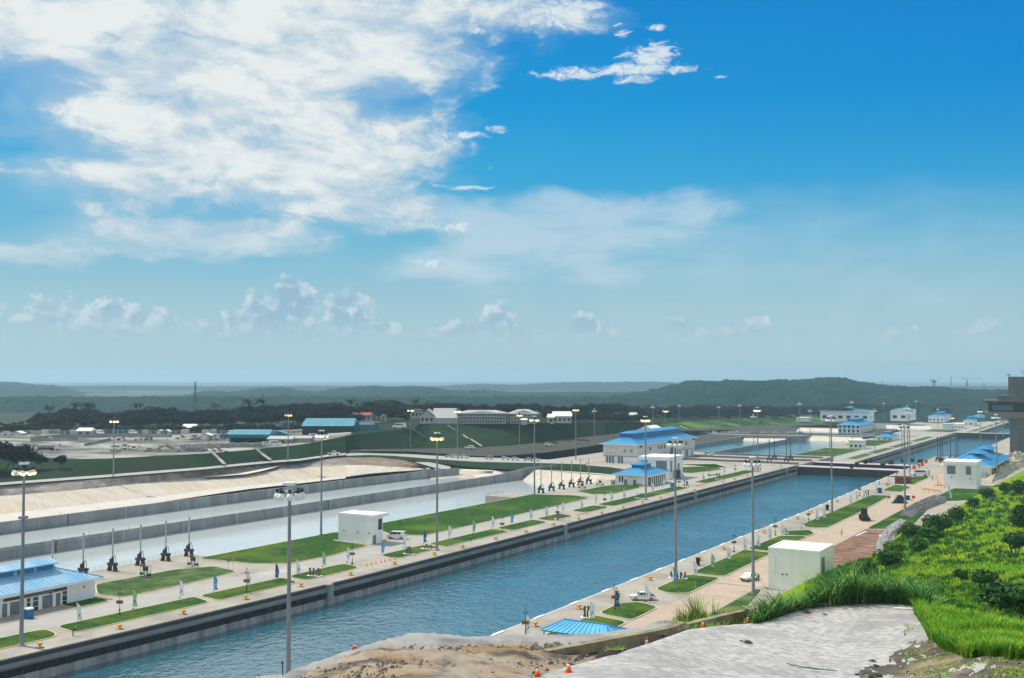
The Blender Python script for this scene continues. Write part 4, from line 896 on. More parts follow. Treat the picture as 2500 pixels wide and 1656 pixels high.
MB().box(x1 - .1, x1 + .12, 3.0, 10.5, 9.9, 10.9).build('sign_board', GREYP, h); MB().box(x1 - .1, x1 + .5, 4.6, 8.2, .1, 9.2).build('entrance_glazing', mat('teal_glass', (.06, .16, .19), .15), h)
for yy in (-44, 5, 44): MB().box(x1 - .1, x1 + 1.0, yy, yy + 1.3, 10.2, 11.3).build('floodlight', STEELD, h)
# gabled roof peeking over it
O = Vector((-322, 745, 3)); h = thing('gabled_hall', 'pale gabled roof peeping over the long blue roof', 'building', O)
MB().box(-9, 9, -8, 9, -3, 9).build('wall', WHITER, h); b = MB(); b.add([(-10, -9, 9), (10, -9, 9), (10, 10, 9), (-10, 10, 9), (0, -9, 13.5), (0, 10, 13.5)], [(0, 1, 4), (1, 2, 5, 4), (2, 3, 5), (3, 0, 4, 5)]); b.build('roof', WHITER, h)

# --- plain white box on the right bank
O = Vector((-75.5, 278, 0)); h = thing('valve_house', 'plain white cube building beside the right-hand road, roof seen from above', 'building', O)
x0, x1, y0, y1, zt = -6.8, 6.0, -14.4, -.9, 10.3
MB().box(x0, x1, y0, y1, -.3, zt - .25).build('wall', WHITEP, h)
b = MB(); b.box(x0 - .04, x1 + .04, y0 - .04, y0 + .4, zt - .25, zt + .2); b.box(x0 - .04, x1 + .04, y1 - .4, y1 + .04, zt - .25, zt + .2); b.box(x0 - .04, x0 + .4, y0 + .4, y1 - .4, zt - .25, zt + .2); b.box(x1 - .4, x1 + .04, y0 + .4, y1 - .4, zt - .25, zt + .2); b.build('parapet', WHITEP, h)
MB().box(x0 + .4, x1 - .4, y0 + .4, y1 - .4, zt - .3, zt).build('roof', WHITER, h)
lw = MB().box(x1 - .1, x1 + .04, -12.9, -9.9, 4.2, 8.6).build('louvre_window', GREYP, h); lb = MB(); [lb.box(x1 + .04, x1 + .09, -12.9, -9.9, 4.3 + k * .3, 4.42 + k * .3) for k in range(14)]; lb.build('louvre', STEEL, lw)
MB().box(x0 - .3, x1 + .3, y0 - .3, y1 + .3, -.25, .1).build('plinth', CONC, h)
for x, z in ((-3.2, 3.9), (-2.1, 4.0), (4.4, 3.2)): MB().box(x - .17, x + .17, y0 - .22, y0, z, z + .3).build('wall_lamp', STEELD, h)
MB().box(-5.25, -5.15, y0 - .12, y0, 4.5, 9.0).build('downpipe', WHITEB, h)

# --- booth and house far along the right bank
O = Vector((-77.5, 556, 0)); h = thing('valve_house', 'white booth with two dark shutters by the bright blue roof on the right bank', 'building', O)
MB().box(-7.2, 7.2, -8, 9, -.3, 11).build('wall', WHITEP, h); MB().box(-7.6, 7.6, -8.5, 9.4, 11, 12.6).build('roof', WHITEP, h)
for a, c in ((-5.8, -2.0), (2.6, 4.9)): MB().box(a, c, -8.12, -7.9, 6.5, 10.4).build('shutter', GREYP, h)
for x, z in ((-4, 4.8), (4.2, 4.5)): MB().box(x, x + .5, -8.3, -7.95, z, z + .4).build('wall_lamp', STEELD, h)
MB().box(-9.5, -7.4, -4, 8, 9.6, 10.6).build('canopy', WHITER, h)
O = Vector((-81, 650, 0)); h = thing('lock_house', 'white house with vivid blue cross-gabled roof on the right bank', 'house', O)
MB().box(-13, 9.8, -40, 36, -.3, 5.8).build('wall', WHITEP, h); hip_roof(h, -13, 9.8, -40, 36, 6.2, 5.0, 1.8, BLUER, None, pm=BLUED)
for yy in (-18, 22):
    MB().box(-3.2, 3.4, yy - 6, yy + 8, 9, 11.6).build('monitor', BLUED, h); b = MB(); b.add([(-5, yy - 7.5, 11.5), (5, yy - 7.5, 11.5), (5, yy + 9.5, 11.5), (-5, yy + 9.5, 11.5), (0, yy - 5, 13.6), (0, yy + 7, 13.6)], [(0, 1, 4), (1, 2, 5, 4), (2, 3, 5), (3, 0, 4, 5), (3, 2, 1, 0)]); b.build('monitor_roof', BLUER, h)
for yy in range(-36, 34, 9): MB().box(9.7, 9.95, yy, yy + 4, 1.0, 4.4).build('window', GLASS, h)
MB().box(3, 8, -43.5, -40.2, 0, 3.2).build('annex', mat('grey_panel', (.42, .44, .46), .6), h)
for a in (-2, .5): MB().box(a, a + 1, -40.15, -39.9, 3.6, 4.2).build('vent', GREYP, h)
O = at(2317, 1222); 

# --- concrete control tower on the right edge
O = Vector((-66.5, 872, -4)); h = thing('control_tower', 'tall dark concrete control tower cut by the right edge of the picture', 'tower', O)
TC = mat('tower_concrete', (.155, .16, .155), .9, (.10, .105, .105), .18, 9, stretch=(1, 1, .5)); TD = mat('tower_dark', (.035, .04, .043), .7)
ps = lambda x, y: atY(x, y, 872)
xl = ps(2465, 1060).x - O.x; z_ = lambda y: ps(2465, y).z - O.z
MB().box(xl, xl + 34, 0, 26, -8, z_(1015)).build('shaft', TC, h)
xs = ps(2461, 940).x - O.x; MB().box(xs, xs + 34, 1, 22, z_(967), z_(920)).build('upper_block', TC, h)
xp = ps(2437, 970).x - O.x; MB().box(xp, xp + 40, -3, 25, z_(978), z_(966)).build('parapet', TC, h)
xd = ps(2396, 980).x - O.x; b = MB(); b.add([(xd, -9, z_(978)), (xd + 60, -9, z_(978)), (xd + 60, 30, z_(978)), (xd, 30, z_(978)), (xd + 4, -6, z_(984)), (xd + 60, -6, z_(984)), (xd + 60, 28, z_(984)), (xd + 4, 28, z_(984))], [(0, 1, 2, 3), (7, 6, 5, 4), (0, 4, 5, 1), (3, 0, 4, 7)]); b.build('upper_slab', TC, h)
xc = ps(2414, 1000).x - O.x; MB().box(xc, xc + 50, -4, 20, z_(1006), z_(982)).build('observation_room', TD, h)
g_ = MB(); g_.box(xc + 3, xc + 17, -4.1, -3.9, z_(1003), z_(989)); g_.build('glazing', mat('tower_glass', (.10, .16, .18), .05, spec=.8), h)
xe = ps(2403, 1011).x - O.x; b = MB(); b.add([(xe, -9, z_(1006)), (xe + 60, -9, z_(1006)), (xe + 60, 26, z_(1006)), (xe, 26, z_(1006)), (xe + 14, 0, z_(1022)), (xe + 60, 0, z_(1022)), (xe + 60, 22, z_(1022)), (xe + 14, 22, z_(1022))], [(0, 1, 2, 3), (7, 6, 5, 4), (0, 4, 5, 1), (3, 0, 4, 7)]); b.build('lower_slab', mat('tower_pale', (.23, .24, .245), .8), h)
b = MB(); b.tube((xs + .6, 2, z_(920)), (xs + .6, 2, z_(915)), .25, n=6); b.box(xs - 1, xs + 1.6, 1.2, 2.8, z_(916), z_(914)); b.build('antenna', TD, h)
b = MB(); b.tube((xs + 10, 3, z_(920)), (xs + 10, 3, z_(904)), .12, n=5); b.beam((xs + 8.6, 3, z_(908)), (xs + 11.5, 3, z_(908)), .12, .3); b.build('aerial', TD, h)
st = MB(); c = ps(2487, 1041); c = Vector((c.x - O.x, -.12, c.z - O.z))
for i in range(5):
    a = math.pi / 2 + i * 4 * math.pi / 5; a2 = math.pi / 2 + (i + 1) * 4 * math.pi / 5; st.beam(c + Vector((math.cos(a) * 1.5, 0, math.sin(a) * 1.5)), c + Vector((math.cos(a2) * 1.5, 0, math.sin(a2) * 1.5)), .25, .2)
st.build('star_emblem', mat('emblem_grey', (.22, .23, .23), .7), h)
p = ps(2428, 1108); t = thing('canopy', 'white flat canopy at the foot of the concrete tower', 'canopy', (p.x, 855, p.z - 3))
MB().box(-4, 16, -8, 8, 2.8, 3.4).build('roof', WHITER, t)
for a in (-2, 6, 14): MB().box(a, a + .5, -6, -5.5, -9, 2.8).build('post', STEEL, t)

# --- buildings along the lower chambers
def small_house(x0p, x1p, ybase, ytop, z, depth, m_roof, label, win=3, name='lock_house', flat=False, mono=None, rise=2.4, over=1.0, rows=1, wallm=WHITEP):
    """front (-y) face spans pixels x0p..x1p at base line ybase; depth runs along the lock"""
    a = at(x0p, ybase, z); Y = a.y; c = atY(x1p, ybase, Y); H = atY(x0p, ytop, Y).z - z; w = (c.x - a.x)
    h = thing(name, label, 'building', (a.x + w / 2, Y, z)); MB().box(-w / 2, w / 2, 0, depth, -.5, H).build('wall', wallm, h)
    if flat: MB().box(-w / 2 - .6, w / 2 + .6, -.6, depth + .6, H, H + .9).build('roof', m_roof, h)
    else: hip_roof(h, -w / 2, w / 2, 0, depth, H + .3, rise, over, m_roof, mono, pm=BLUED, fascia=.3)
    for r in range(rows):
        for i in range(win):
            xx = -w / 2 + w * (i + .5) / win; MB().box(xx - w * .16 / win * 1.6, xx + w * .16 / win * 1.6, -.06, .1, H * (.25 + .45 * r), H * (.25 + .45 * r) + H * .3).build('window', GLASS, h)
        k = max(2, int(depth / 8))
        for i in range(k):
            yy = depth * (i + .5) / k; MB().box(w / 2 - .1, w / 2 + .06, yy - 1.2, yy + 1.2, H * (.25 + .45 * r), H * (.25 + .45 * r) + H * .3).build('window', GLASS, h)
    return h
small_house(2073, 2106, 1096, 1077, -8.3, 12, WHITEP, 'small white hut with three dark slots on the lower left bank lawn', 3, 'hut', flat=True)
small_house(2139, 2180, 1075, 1066, -8.3, 28, BLUER, 'small white house with blue hip roof beyond the white hut', 3, 'lock_house', mono=(2.6, .8, -1, .8), rise=3)
small_house(2046, 2100, 1060, 1038, -8.3, 62, BLUER, 'two-storey white building with blue roof in the middle distance, above the lower basin', 5, 'operations_building', mono=(4, 1.4, -2, 1.2), rise=4.4, over=1.8, rows=2)
small_house(2003, 2122, 1027, 1003, -6.4, 30, TEALR, 'large white shed with pale blue roof and tall door before the far wood', 6, 'shed', mono=(6, 1.0, -3, 1), rise=3.4, over=2)
small_house(2174, 2216, 1027, 1003, -8.5, 60, TEALR, 'tall white building with pale blue roof right of the large white shed', 2, 'building', rise=3.4, rows=1)
small_house(2267, 2304, 1030, 1017, -14, 70, BLUER, 'white building with blue roof above the far lower chamber', 4, 'building', rise=4, over=2, rows=1, mono=(4, 1, -3, 1))
small_house(2352, 2376, 1040, 1027, -15.8, 40, BLUER, 'small white house with blue roof far down the left bank', 2, 'lock_house', rise=3.5, mono=(2.6, 1, -2, 1))
small_house(2372, 2396, 1025, 1018, -15.8, 50, BLUER, 'smallest blue-roofed house, farthest down the left bank', 2, 'lock_house', rise=3.5)
small_house(2302, 2326, 1050, 1036, -15.8, 14, WHITEP, 'plain white booth above the far gate', 0, 'hut', flat=True)
small_house(2330, 2352, 1047, 1036, -15.8, 16, WHITEP, 'white hut with dark slots beside the plain booth above the far gate', 3, 'hut', flat=True)
small_house(1944, 1972, 1028, 1021, -6, 20, WHITER, 'low pale roof shelter on the bank left of the large white shed', 0, 'shelter', flat=True)
small_house(2265, 2297, 992, 986, -20, 60, WHITER, 'low pale hangar far off, right of the far wood', 0, 'hangar', flat=True)

# ------------------------------------------------------------------ gates
GDARK = mat('gate_steel', (.030, .026, .027), .6, (.048, .036, .036), .15, 6); GRED = mat('gate_red', (.24, .032, .026), .6, (.16, .034, .03), .3, 5); GTOP = mat('gate_walkway', (.60, .55, .54), .7, (.48, .42, .42), .3, 5)
def gate(label, x0, x1, Y, z, depth, dz=9.0):
    g_ = thing('lock_gate', label, 'lock gate', (x0, Y, z)); w = x1 - x0
    MB().box(0, w, 0, depth, -dz, -1.0).build('leaf', GDARK, g_); MB().box(-.02, w + .02, -.06, depth, -1.0, -.35).build('stripe', GRED, g_); MB().box(0, w, -.5, depth + .5, -.35, -.05).build('walkway', GTOP, g_)
    r = MB()
    for i in range(int(w / 3) + 1): r.tube((i * 3, -.4, -.05), (i * 3, -.4, 1.0), .035, n=4)
    r.beam((0, -.4, 1.0), (w, -.4, 1.0), .05, .05); r.beam((0, -.4, .5), (w, -.4, .5), .04, .04); r.build('railing', STEEL, g_)
    rb = MB()
    for i in range(9): rb.box(w * (i + .5) / 9 - .2, w * (i + .5) / 9 + .2, -.22, 0, -dz, -1.02)
    rb.build('rib', GDARK, g_)
    return g_
gate('long dark rolling lock gate with white walkway and red stripe, nearer one', -181, -117.5, 636, -.3, 9)
gate('long dark rolling lock gate with white walkway and red stripe, second one', -181, -117.5, 672, -.3, 9)
gate('dark rolling lock gate with red stripe between the two lower chambers', -181, -121, 1262, -8.4, 9, 7)
bf = MB().lathe((0, 0, 0), [(.05, -1.5), (.9, -1.25), (1.45, -.5), (1.5, 0), (1.45, .5), (.9, 1.25), (.05, 1.5)], 14).mesh('float', BLACK, True)
for i, (x, y, z) in enumerate(((2079, 1138, .2), (2092, 1134, .2), (2113, 1127, .3), (2125, 1124, .3))):
    p = at(x, y, z + 1.4); o = obj('buoy', bf, None, p); tag(o, ORD[i] + ' black ball float from the left on the gate walkways', 'buoy', 'black floats on the gates')

# gate recess trenches, pipes and machinery on the apron
for i, Y in enumerate((645, 674, 700)):
    t = struct(MB().box(-262, -182, Y - 2.2, Y + 2.2, -.2, .02).build('gate_recess', mat('recess_dark', (.03, .03, .03), .9, (.06, .055, .05), .3, 5)))
    r = MB()
    for k in range(28): r.tube((-262 + k * 2.9, Y - 2.4, 0), (-262 + k * 2.9, Y - 2.4, 1.1), .04, n=4)
    r.beam((-262, Y - 2.4, 1.1), (-182, Y - 2.4, 1.1), .06, .06); r.beam((-262, Y - 2.4, .6), (-182, Y - 2.4, .6), .05, .05); r.build('railing', STEELD, t)
    MB().box(-262, -183, Y + 2.3, Y + 4.0, 0, .9).build('parapet', mat('apron_wall', (.40, .375, .35), .9, (.30, .28, .26), .3, 5), t)
def hoist(p, label, tall, group, pole=STEEL, s=1.0, rz=0.0):
    t = thing('valve_hoist', label, 'valve hoist', p, rz, group)
    for a in (-1, 1): b = MB(); b.add([(a * 1.5 - .35, -.7, 0), (a * 1.5 + .35, -.7, 0), (a * 1.5 + .35, .7, 0), (a * 1.5 - .35, .7, 0), (a * 1.1 - .3, -.5, 1.7), (a * 1.1 + .3, -.5, 1.7), (a * 1.1 + .3, .5, 1.7), (a * 1.1 - .3, .5, 1.7)], [(0, 1, 5, 4), (1, 2, 6, 5), (2, 3, 7, 6), (3, 0, 4, 7), (4, 5, 6, 7)]); b.build('leg', STEELD, t)
    MB().box(-1.75, 1.75, -.7, .7, 1.7, 2.5).build('beam', STEELD, t)
    MB().tube((0, 0, 2.5), (0, 0, 4.2), .42, n=8).build('actuator', STEELD, t); MB().tube((0, 0, 4.2), (0, 0, tall), .24, n=8).build('cylinder', pole, t); MB().tube((0, 0, tall), (0, 0, tall + .4), .34, n=8).build('cap', pole, t)
    b = MB(); pr = None
    for i in range(9):
        a = math.pi * i / 8; q = Vector((.7 + .7 * math.cos(math.pi - a), .2, 2.5 + 2.2 * math.sin(a)))
        if pr is not None: b.tube(pr, q, .09, n=5)
        pr = q
    b.build('hose', BLACK, t); MB().box(-1.2, -.7, -.3, .3, 2.5, 3.6).build('motor', STEELD, t)
    t.scale = (s * .85, s * .85, s * .9)
    return t
PPALE = mat('hoist_pale', (.50, .50, .48), .6, (.36, .35, .33), .8, 4); POCH = mat('hoist_ochre', (.44, .35, .19), .6, (.34, .27, .16), .8, 4)
for i, (Y) in enumerate((177.5, 186.8, 196.2, 205.6, 214.6, 223.3)):
    hoist((-244.2, Y, 0), ORD[i] + ' valve hoist from the left with tall pale cylinder behind the first house', 12.5 if i else 12.0, 'valve hoists by the first basin', PPALE)
for i, Y in enumerate((426, 436, 446, 456, 465.5, 474.5)):
    hoist((-238.4, Y, 0), ORD[i] + ' valve hoist from the left with ochre cylinder beside the grey basin corner', 14, 'valve hoists by the white basin slope', POCH, 1.0)
for i, (X, Y) in enumerate(((-203, 654), (-205, 671), (-192, 653), (-194.6, 671))): hoist((X, Y, 0), ORD[i] + ' valve hoist from the left among the gate trenches', 15, 'valve hoists on the gate apron', STEELD, 1.0)
for i, (x, y) in enumerate(((2290, 1128), (2297, 1128), (2302, 1131), (2321, 1127), (2334, 1127), (2339, 1128))):
    p = at(x, y); hoist((p.x, p.y, 0), ORD[i] + ' dark valve hoist from the left on the right bank beyond the gates', 17, 'valve hoists on the right bank', STEELD, 1.0)
# pump frames on the lawn edge
def frame(x, y, label):
    p = at(x, y, 0); t = thing('pipe_frame', label, 'pipe frame', p)
    b = MB()
    for a in (-2.0, 2.0): b.tube((a, 0, 0), (a, 0, 3.4), .07, n=5)
    b.tube((-2, 0, 3.4), (2, 0, 3.4), .07, n=5); b.tube((-2, 0, 1.6), (2, 0, 1.6), .05, n=5); b.build('frame', STEEL, t)
    MB().box(-.7, .7, -.35, .35, 1.9, 2.9).build('cabinet', STEELD, t); b = MB(); b.tube((-.2, 0, 0), (-.6, 0, 1.9), .16, n=6); b.tube((.3, 0, 0), (.7, 0, 1.9), .16, n=6); b.build('pipe', STEEL, t)
    for a in (-1.5, 1.5): MB().box(a - .45, a + .45, -.3, .3, .7, 1.25).build('valve_box', STEELD, t)
    MB().box(-2.6, 2.6, -.7, .7, 0, .12).build('base', CONC, t)
frame(355, 1411, 'open pipe frame with control cabinet beside the worn lawn, left one'); frame(471, 1386, 'open pipe frame with control cabinet beside the worn lawn, right one')
frame(1421, 1196, 'small pipe frame at the tip of the second house lawn'); frame(1465, 1188, 'small pipe frame left of the second blue-roofed house')
b = MB(); b.box(-254.5, -239.6, 404, 421, -4, .05); o = struct(b.build('landing', CONC))
r = MB()
for k in range(9): r.tube((-254.3 + k * 1.8, 404.2, 0), (-254.3 + k * 1.8, 404.2, 1.1), .05, n=4); r.tube((-254.3, 404.2 + k * 2, 0), (-254.3, 404.2 + k * 2, 1.1), .05, n=4)
r.beam((-254.3, 404.2, 1.1), (-239.8, 404.2, 1.1), .06, .06); r.beam((-254.3, 404.2, 1.1), (-254.3, 421, 1.1), .06, .06); r.build('railing', STEEL, o)
# railing along the basin edge by the hoists
r = MB(); Yr = list(np.arange(172, 226, 2.0))
for y in Yr: r.tube((-248.6, y, 0), (-248.6, y, 1.05), .035, n=4)
for y0_, y1_ in zip(Yr, Yr[1:]):
    for z in (.5, 1.05): r.beam((-248.6, y0_, z), (-248.6, y1_, z), .045, .045)
tag(r.build('railing', STEEL), 'thin metal railing along the basin edge behind the valve hoists', 'railing')

# ------------------------------------------------------------------ second set of basins and far ground
water('basin_water', -300, -239, 745, 1066, -10.5, WBAS2); water('basin_water', -346, -299.5, 745, 1066, -9.4, WBAS2)
basin_wall('grey basin wall crossing the far blue basins behind the large building', [(-300, 760, -7.4), (-300, 1045, -7.4), (-296, 1062, -5.6), (-290, 1076, -5.6)], -10.5, -7.4, 40)
basin_wall('short grey basin wall left of the far blue basins', [(-343, 800, -6.2), (-343, 985, -6.2), (-338, 1000, -4.6)], -9.4, -6.2, 40)
for xa_, xb_, ya_ in ((-298, -240, 1064), (-341, -300, 1010)):
    b = MB(); b.grid([[(xa_, ya_, -11), (xb_, ya_, -11)], [(xa_, ya_ + 10, -6.4), (xb_, ya_ + 10, -6.6)]]); o = struct(b.build('basin_slope', TANW))
b = MB(); b.prism([(-520, 800), (-344, 800), (-344, 1018), (-300, 1020), (-300, 1074), (-239.6, 1074), (-239.6, 1262), (-520, 1262)], -27, -6.5); struct(b.build('terrace', DARKG))
sheet('road', [(-520, 1052), (-344, 1062), (-262, 1092), (-240, 1100), (-240, 1108), (-262, 1101), (-344, 1072), (-520, 1062)], -6.49, ROADM)
sheet('road', [(-243, 1100), (-239.7, 1100), (-205, 1150), (-205, 1160), (-243, 1110)], -6.47, ROADM)
water('basin_water', -330, -244, 1130, 1160, -6.45, WBAS2)
b = MB(); b.grid([[(-330, 1160, -6.4), (-285, 1160, -6.4)], [(-330, 1175, -3.2), (-285, 1175, -3.2)]]); struct(b.build('basin_slope', TANW))
FIELD = mat('rough_field', (.11, .088, .062), .95, (.085, .10, .05), .006, 7, col3=(.26, .22, .17), scale3=.011, f3=.8)
b = MB(); 
R = []
for j in range(26):
    Y = 1262 + j * 70; R.append([(X, Y, -16.3 + .8 * fbm(X * .01, Y * .01, 2) + (2.2 if X < -420 else 0)) for X in range(-1000, -290, 30)])
b.grid(R); struct(b.build('field', FIELD))
water('basin_water', -330, -243, 1340, 1470, -15.2, WBAS2)
b = MB(); b.grid([[(-330, 1470, -15.2), (-243, 1470, -15.2)], [(-330, 1484, -11.6), (-243, 1484, -12)]]); struct(b.build('basin_slope', TANW))
b = MB(); b.prism([(-330, 1270), (-243, 1270), (-243, 1338), (-330, 1338)], -17, -15.3); struct(b.build('apron', CONC))
b = MB(); b.prism([(-1400, 2700), (-400, 2500), (-200, 3400), (-900, 3600)], -25.9, -24.5); struct(b.build('sea_inlet', mat('inlet_water', (.22, .30, .34), .2)))

# ------------------------------------------------------------------ hilltop and yard buildings
def gable(x0p, x1p, ybase, yeave, yridge, z, depth, roofm, wallm, label, name='building', ang=0.0, win=0, rows=1, ridge='x', door=0, over=.8, parts=True, open_front=False):
    a = at(x0p, ybase, z); c = at(x1p, ybase, z); d = (c - a); L_ = d.length; rz = math.atan2(d.y, d.x); D = (a + c) / 2; dist = D.x * FW[0] + D.y * FW[1]
    He = (ybase - yeave) * dist / F; Hr = (ybase - yridge) * dist / F
    h = thing(name, label, 'building', (a + c) / 2, rz)
    w = L_ / 2
    if open_front: b = MB(); b.box(-w, w, depth - .4, depth, -.5, He); b.box(-w, -w + .4, 0, depth, -.5, He); b.box(w - .4, w, 0, depth, -.5, He); b.box(-w + .4, w - .4, 0, .3, He * .62, He); b.build('wall', wallm, h)
    else:
        if ridge == 'x': MB().box(-w, w, 0, depth, -.5, He).build('wall', wallm, h)
        else:
            b = MB(); b.prism([(0, 0), (1, 0), (1, 1), (0, 1)], 0, 1) if False else None
            b = MB(); b.add([(-w, 0, -.5), (w, 0, -.5), (w, depth, -.5), (-w, depth, -.5), (-w, 0, He), (w, 0, He), (w, depth, He), (-w, depth, He), (0, 0, Hr - .3), (0, depth, Hr - .3)], [(0, 1, 5, 8, 4), (1, 2, 6, 5), (2, 3, 7, 9, 6), (3, 0, 4, 7)]); b.build('wall', wallm, h)
    b = MB(); th = Vector((0, 0, .25)); o_ = over
    if ridge == 'x': P = [Vector(p) for p in ((-w - o_, -o_, He), (w + o_, -o_, He), (w + o_, depth + o_, He), (-w - o_, depth + o_, He), (-w - o_ * .2, depth / 2, Hr), (w + o_ * .2, depth / 2, Hr))]; fc = [(0, 1, 5, 4), (2, 3, 4, 5)]; g2 = [(3, 0, 4), (1, 2, 5)]
    elif ridge == 'hip': ins = min(depth / 2, w * .6); P = [Vector(p) for p in ((-w - o_, -o_, He), (w + o_, -o_, He), (w + o_, depth + o_, He), (-w - o_, depth + o_, He), (-w + ins, depth / 2, Hr), (w - ins, depth / 2, Hr))]; fc = [(0, 1, 5, 4), (2, 3, 4, 5), (3, 0, 4), (1, 2, 5)]; g2 = []
    else: P = [Vector(p) for p in ((-w - o_, -o_, He), (w + o_, -o_, He), (w + o_, depth + o_, He), (-w - o_, depth + o_, He), (0, -o_, Hr), (0, depth + o_, Hr))]; fc = [(0, 4, 5, 3), (1, 2, 5, 4)]; g2 = []
    b.add([p + th for p in P], fc + g2); b.add(P, [tuple(reversed(f)) for f in fc])
    ed = [(0, 1), (1, 2), (2, 3), (3, 0)]
    if ridge not in ('x', 'hip'): ed = [(0, 4), (4, 1), (1, 2), (2, 5), (5, 3), (3, 0)]
    for i, j in ed: b.add([P[i], P[j], P[j] + th, P[i] + th], [(0, 1, 2, 3)])
    b.build('roof', roofm, h)
    for r in range(rows):
        z0 = He * (r + .28) / rows; z1 = He * (r + .72) / rows
        for i in range(win):
            xx = -w + 2 * w * (i + .5) / win; MB().box(xx - w * .55 / win, xx + w * .55 / win, -.08, .1, z0, z1).build('window', GLASS, h)
        if rows > 1: MB().box(-w - .4, w + .4, -1.4, 0, He * r / rows + .05, He * r / rows + .25).build('gallery', wallm, h)
    if door: MB().box(-w * door, w * door, -.06, .1, 0, He * .7).build('door', GLASS, h)
    return h
ROOFG = mat('grey_tin_roof', (.42, .43, .42), .7, (.34, .35, .35), .12, 5); ROOFR = mat('red_tin_roof', (.36, .085, .07), .75, (.27, .065, .055), .15, 5); OFFW = mat('offwhite_wall', (.52, .52, .49), .85, (.40, .41, .39), .15, 6)
gable(1026, 1058, 1034, 1015, 1001, 19.6, 24, ROOFG, OFFW, 'left wing of the big white gabled hall on the hill', 'hall_wing', win=3, ridge='y')
gable(1056, 1117, 1034, 1022, 999, 19.6, 26, ROOFG, OFFW, 'big hall with tall pale roof on the hilltop', 'hall', win=0, ridge='x')
gable(1118, 1234, 1034, 1010, 1003, 19.6, 14, ROOFG, OFFW, 'long pale three-storey block with galleries on the hilltop', 'school_block', win=16, rows=3, ridge='hip', over=1.6)
gable(1246, 1310, 1034, 1011, 1001, 19.3, 14, ROOFG, OFFW, 'shorter pale three-storey block right of the long one', 'school_block', win=8, rows=3, ridge='hip', over=1.6)
gable(1273, 1286, 1036, 1026, 1023, 19.0, 5, WHITER, OFFW, 'tiny white kiosk before the shorter hilltop block', 'kiosk', ridge='x')
gable(1350, 1395, 1032, 1017, 1006, 18.6, 10, WHITER, OFFW, 'small white house with pale roof alone on the hilltop', 'house', win=4, ridge='x')
gable(1338, 1352, 1034, 1020, 1012, 18.4, 8, WHITER, OFFW, 'low white wing left of the lone white house', 'house_wing', win=1, ridge='x')
gable(1004, 1030, 1022, 1003, 999, 19, 12, mat('brown_roof', (.10, .08, .07), .9), OFFW, 'white house with dark roof left of the big hall', 'house', win=3, ridge='hip')
for i, (a, c) in enumerate(((1462, 1480), (1486, 1500), (1524, 1534), (1538, 1556))): gable(a, c, 1026, 1020, 1015 if i < 3 else 1008, 14.5 if i < 2 else 11, 8, WHITER if i % 2 else ROOFG, OFFW, ORD[i] + ' small white house from the left half hidden under the dark trees', 'house', win=2, ridge='x')
gable(812, 905, 1030, 1015, 1009, 19.5, 14, ROOFR, OFFW, 'long white building with red tin roof beside the wood', 'building', win=9, rows=2, ridge='x')
gable(838, 886, 1010, 1008, 1000, 20, 14, ROOFR, ROOFR, 'upper red tin roof behind the long red-roofed building', 'building', ridge='x')
for i, x in enumerate(range(886, 936, 11)): gable(x, x + 11, 1030, 1016, 1009, 19.0, 9, OFFW, OFFW, ORD[i] + ' pale gabled row house from the left, right of the red roofs', 'row_house', win=1, rows=2, ridge='y', over=.3)
# blue sheds
gable(740, 862, 1057, 1038, 1024, 16.4, 22, TEALR, TEAL, 'largest blue shed with pale blue roof and white sign', 'shed', ridge='x', win=0)
p = at(888, 1052, 16.6)
o_ = gable(862, 922, 1054, 1033, 1027, 16.6, 4, TEALR, TEAL, 'blue gable end of the largest shed with a white sign', 'shed_end', ridge='y')
MB().box(-4, 6, -.12, 0, 4.6, 6.6).build('sign', WHITEB, o_)
for i, x in enumerate((738, 778, 820)): gable(x, x + 40, 1060, 1041, 1039, 16.0, 9, TEALR, mat('shed_dark', (.012, .03, .04), .8), ORD[i] + ' dark open lean-to from the left before the largest blue shed', 'lean_to', ridge='x', open_front=False)
gable(560, 655, 1080, 1062, 1052, 14.6, 20, TEALR, TEAL, 'blue shed with dark open front beside the yard road', 'shed', ridge='x', open_front=True)
gable(655, 702, 1072, 1062, 1053, 14.8, 6, TEALR, TEAL, 'plain blue gable end right of the open blue shed', 'shed_end', ridge='y')
gable(643, 708, 1049, 1040, 1036, 14.6, 12, TEALR, OFFW, 'open-sided shelter with flat pale blue roof behind the sheds', 'shelter', ridge='x', win=6)
gable(654, 712, 1084, 1073, 1067, 14.6, 12, mat('beige_roof', (.45, .45, .41), .8), mat('beige_wall', (.36, .33, .29), .9), 'low beige shed with pale roof, left half', 'shed', ridge='x', win=4)
gable(712, 758, 1082, 1071, 1067, 14.8, 10, MATS['beige_roof'], MATS['beige_wall'], 'low beige shed with pale roof, right half', 'shed', ridge='x', win=0)
gable(444, 476, 1056, 1045, 1037, 14.2, 9, WHITER, mat('tent_blue', (.05, .14, .26), .7), 'white tent roof on blue container walls at the back of the yard', 'tent', ridge='x')
gable(188, 222, 1062, 1053, 1046, 13.8, 8, WHITER, OFFW, 'white shed with pale roof among the yard containers', 'shed', ridge='x', win=2)
for i, (x, y, w_) in enumerate(((30, 1063, 22), (382, 1060, 12), (400, 1059, 12), (440, 1057, 12), (490, 1068, 24), (520, 1056, 20))): gable(x, x + w_, y, y - 4, y - 9, 14.0, 6, WHITER, WHITEB, ORD[i] + ' white awning from the left at the back of the yard', 'awning', ridge='y')
rs = random.Random(11); CT = [mat('cont_white', (.55, .55, .52), .7), mat('cont_grey', (.27, .29, .28), .7), mat('cont_blue', (.07, .16, .22), .7), mat('cont_tan', (.38, .35, .29), .8), mat('cont_green', (.10, .15, .12), .7)]
i = 0; x = 48
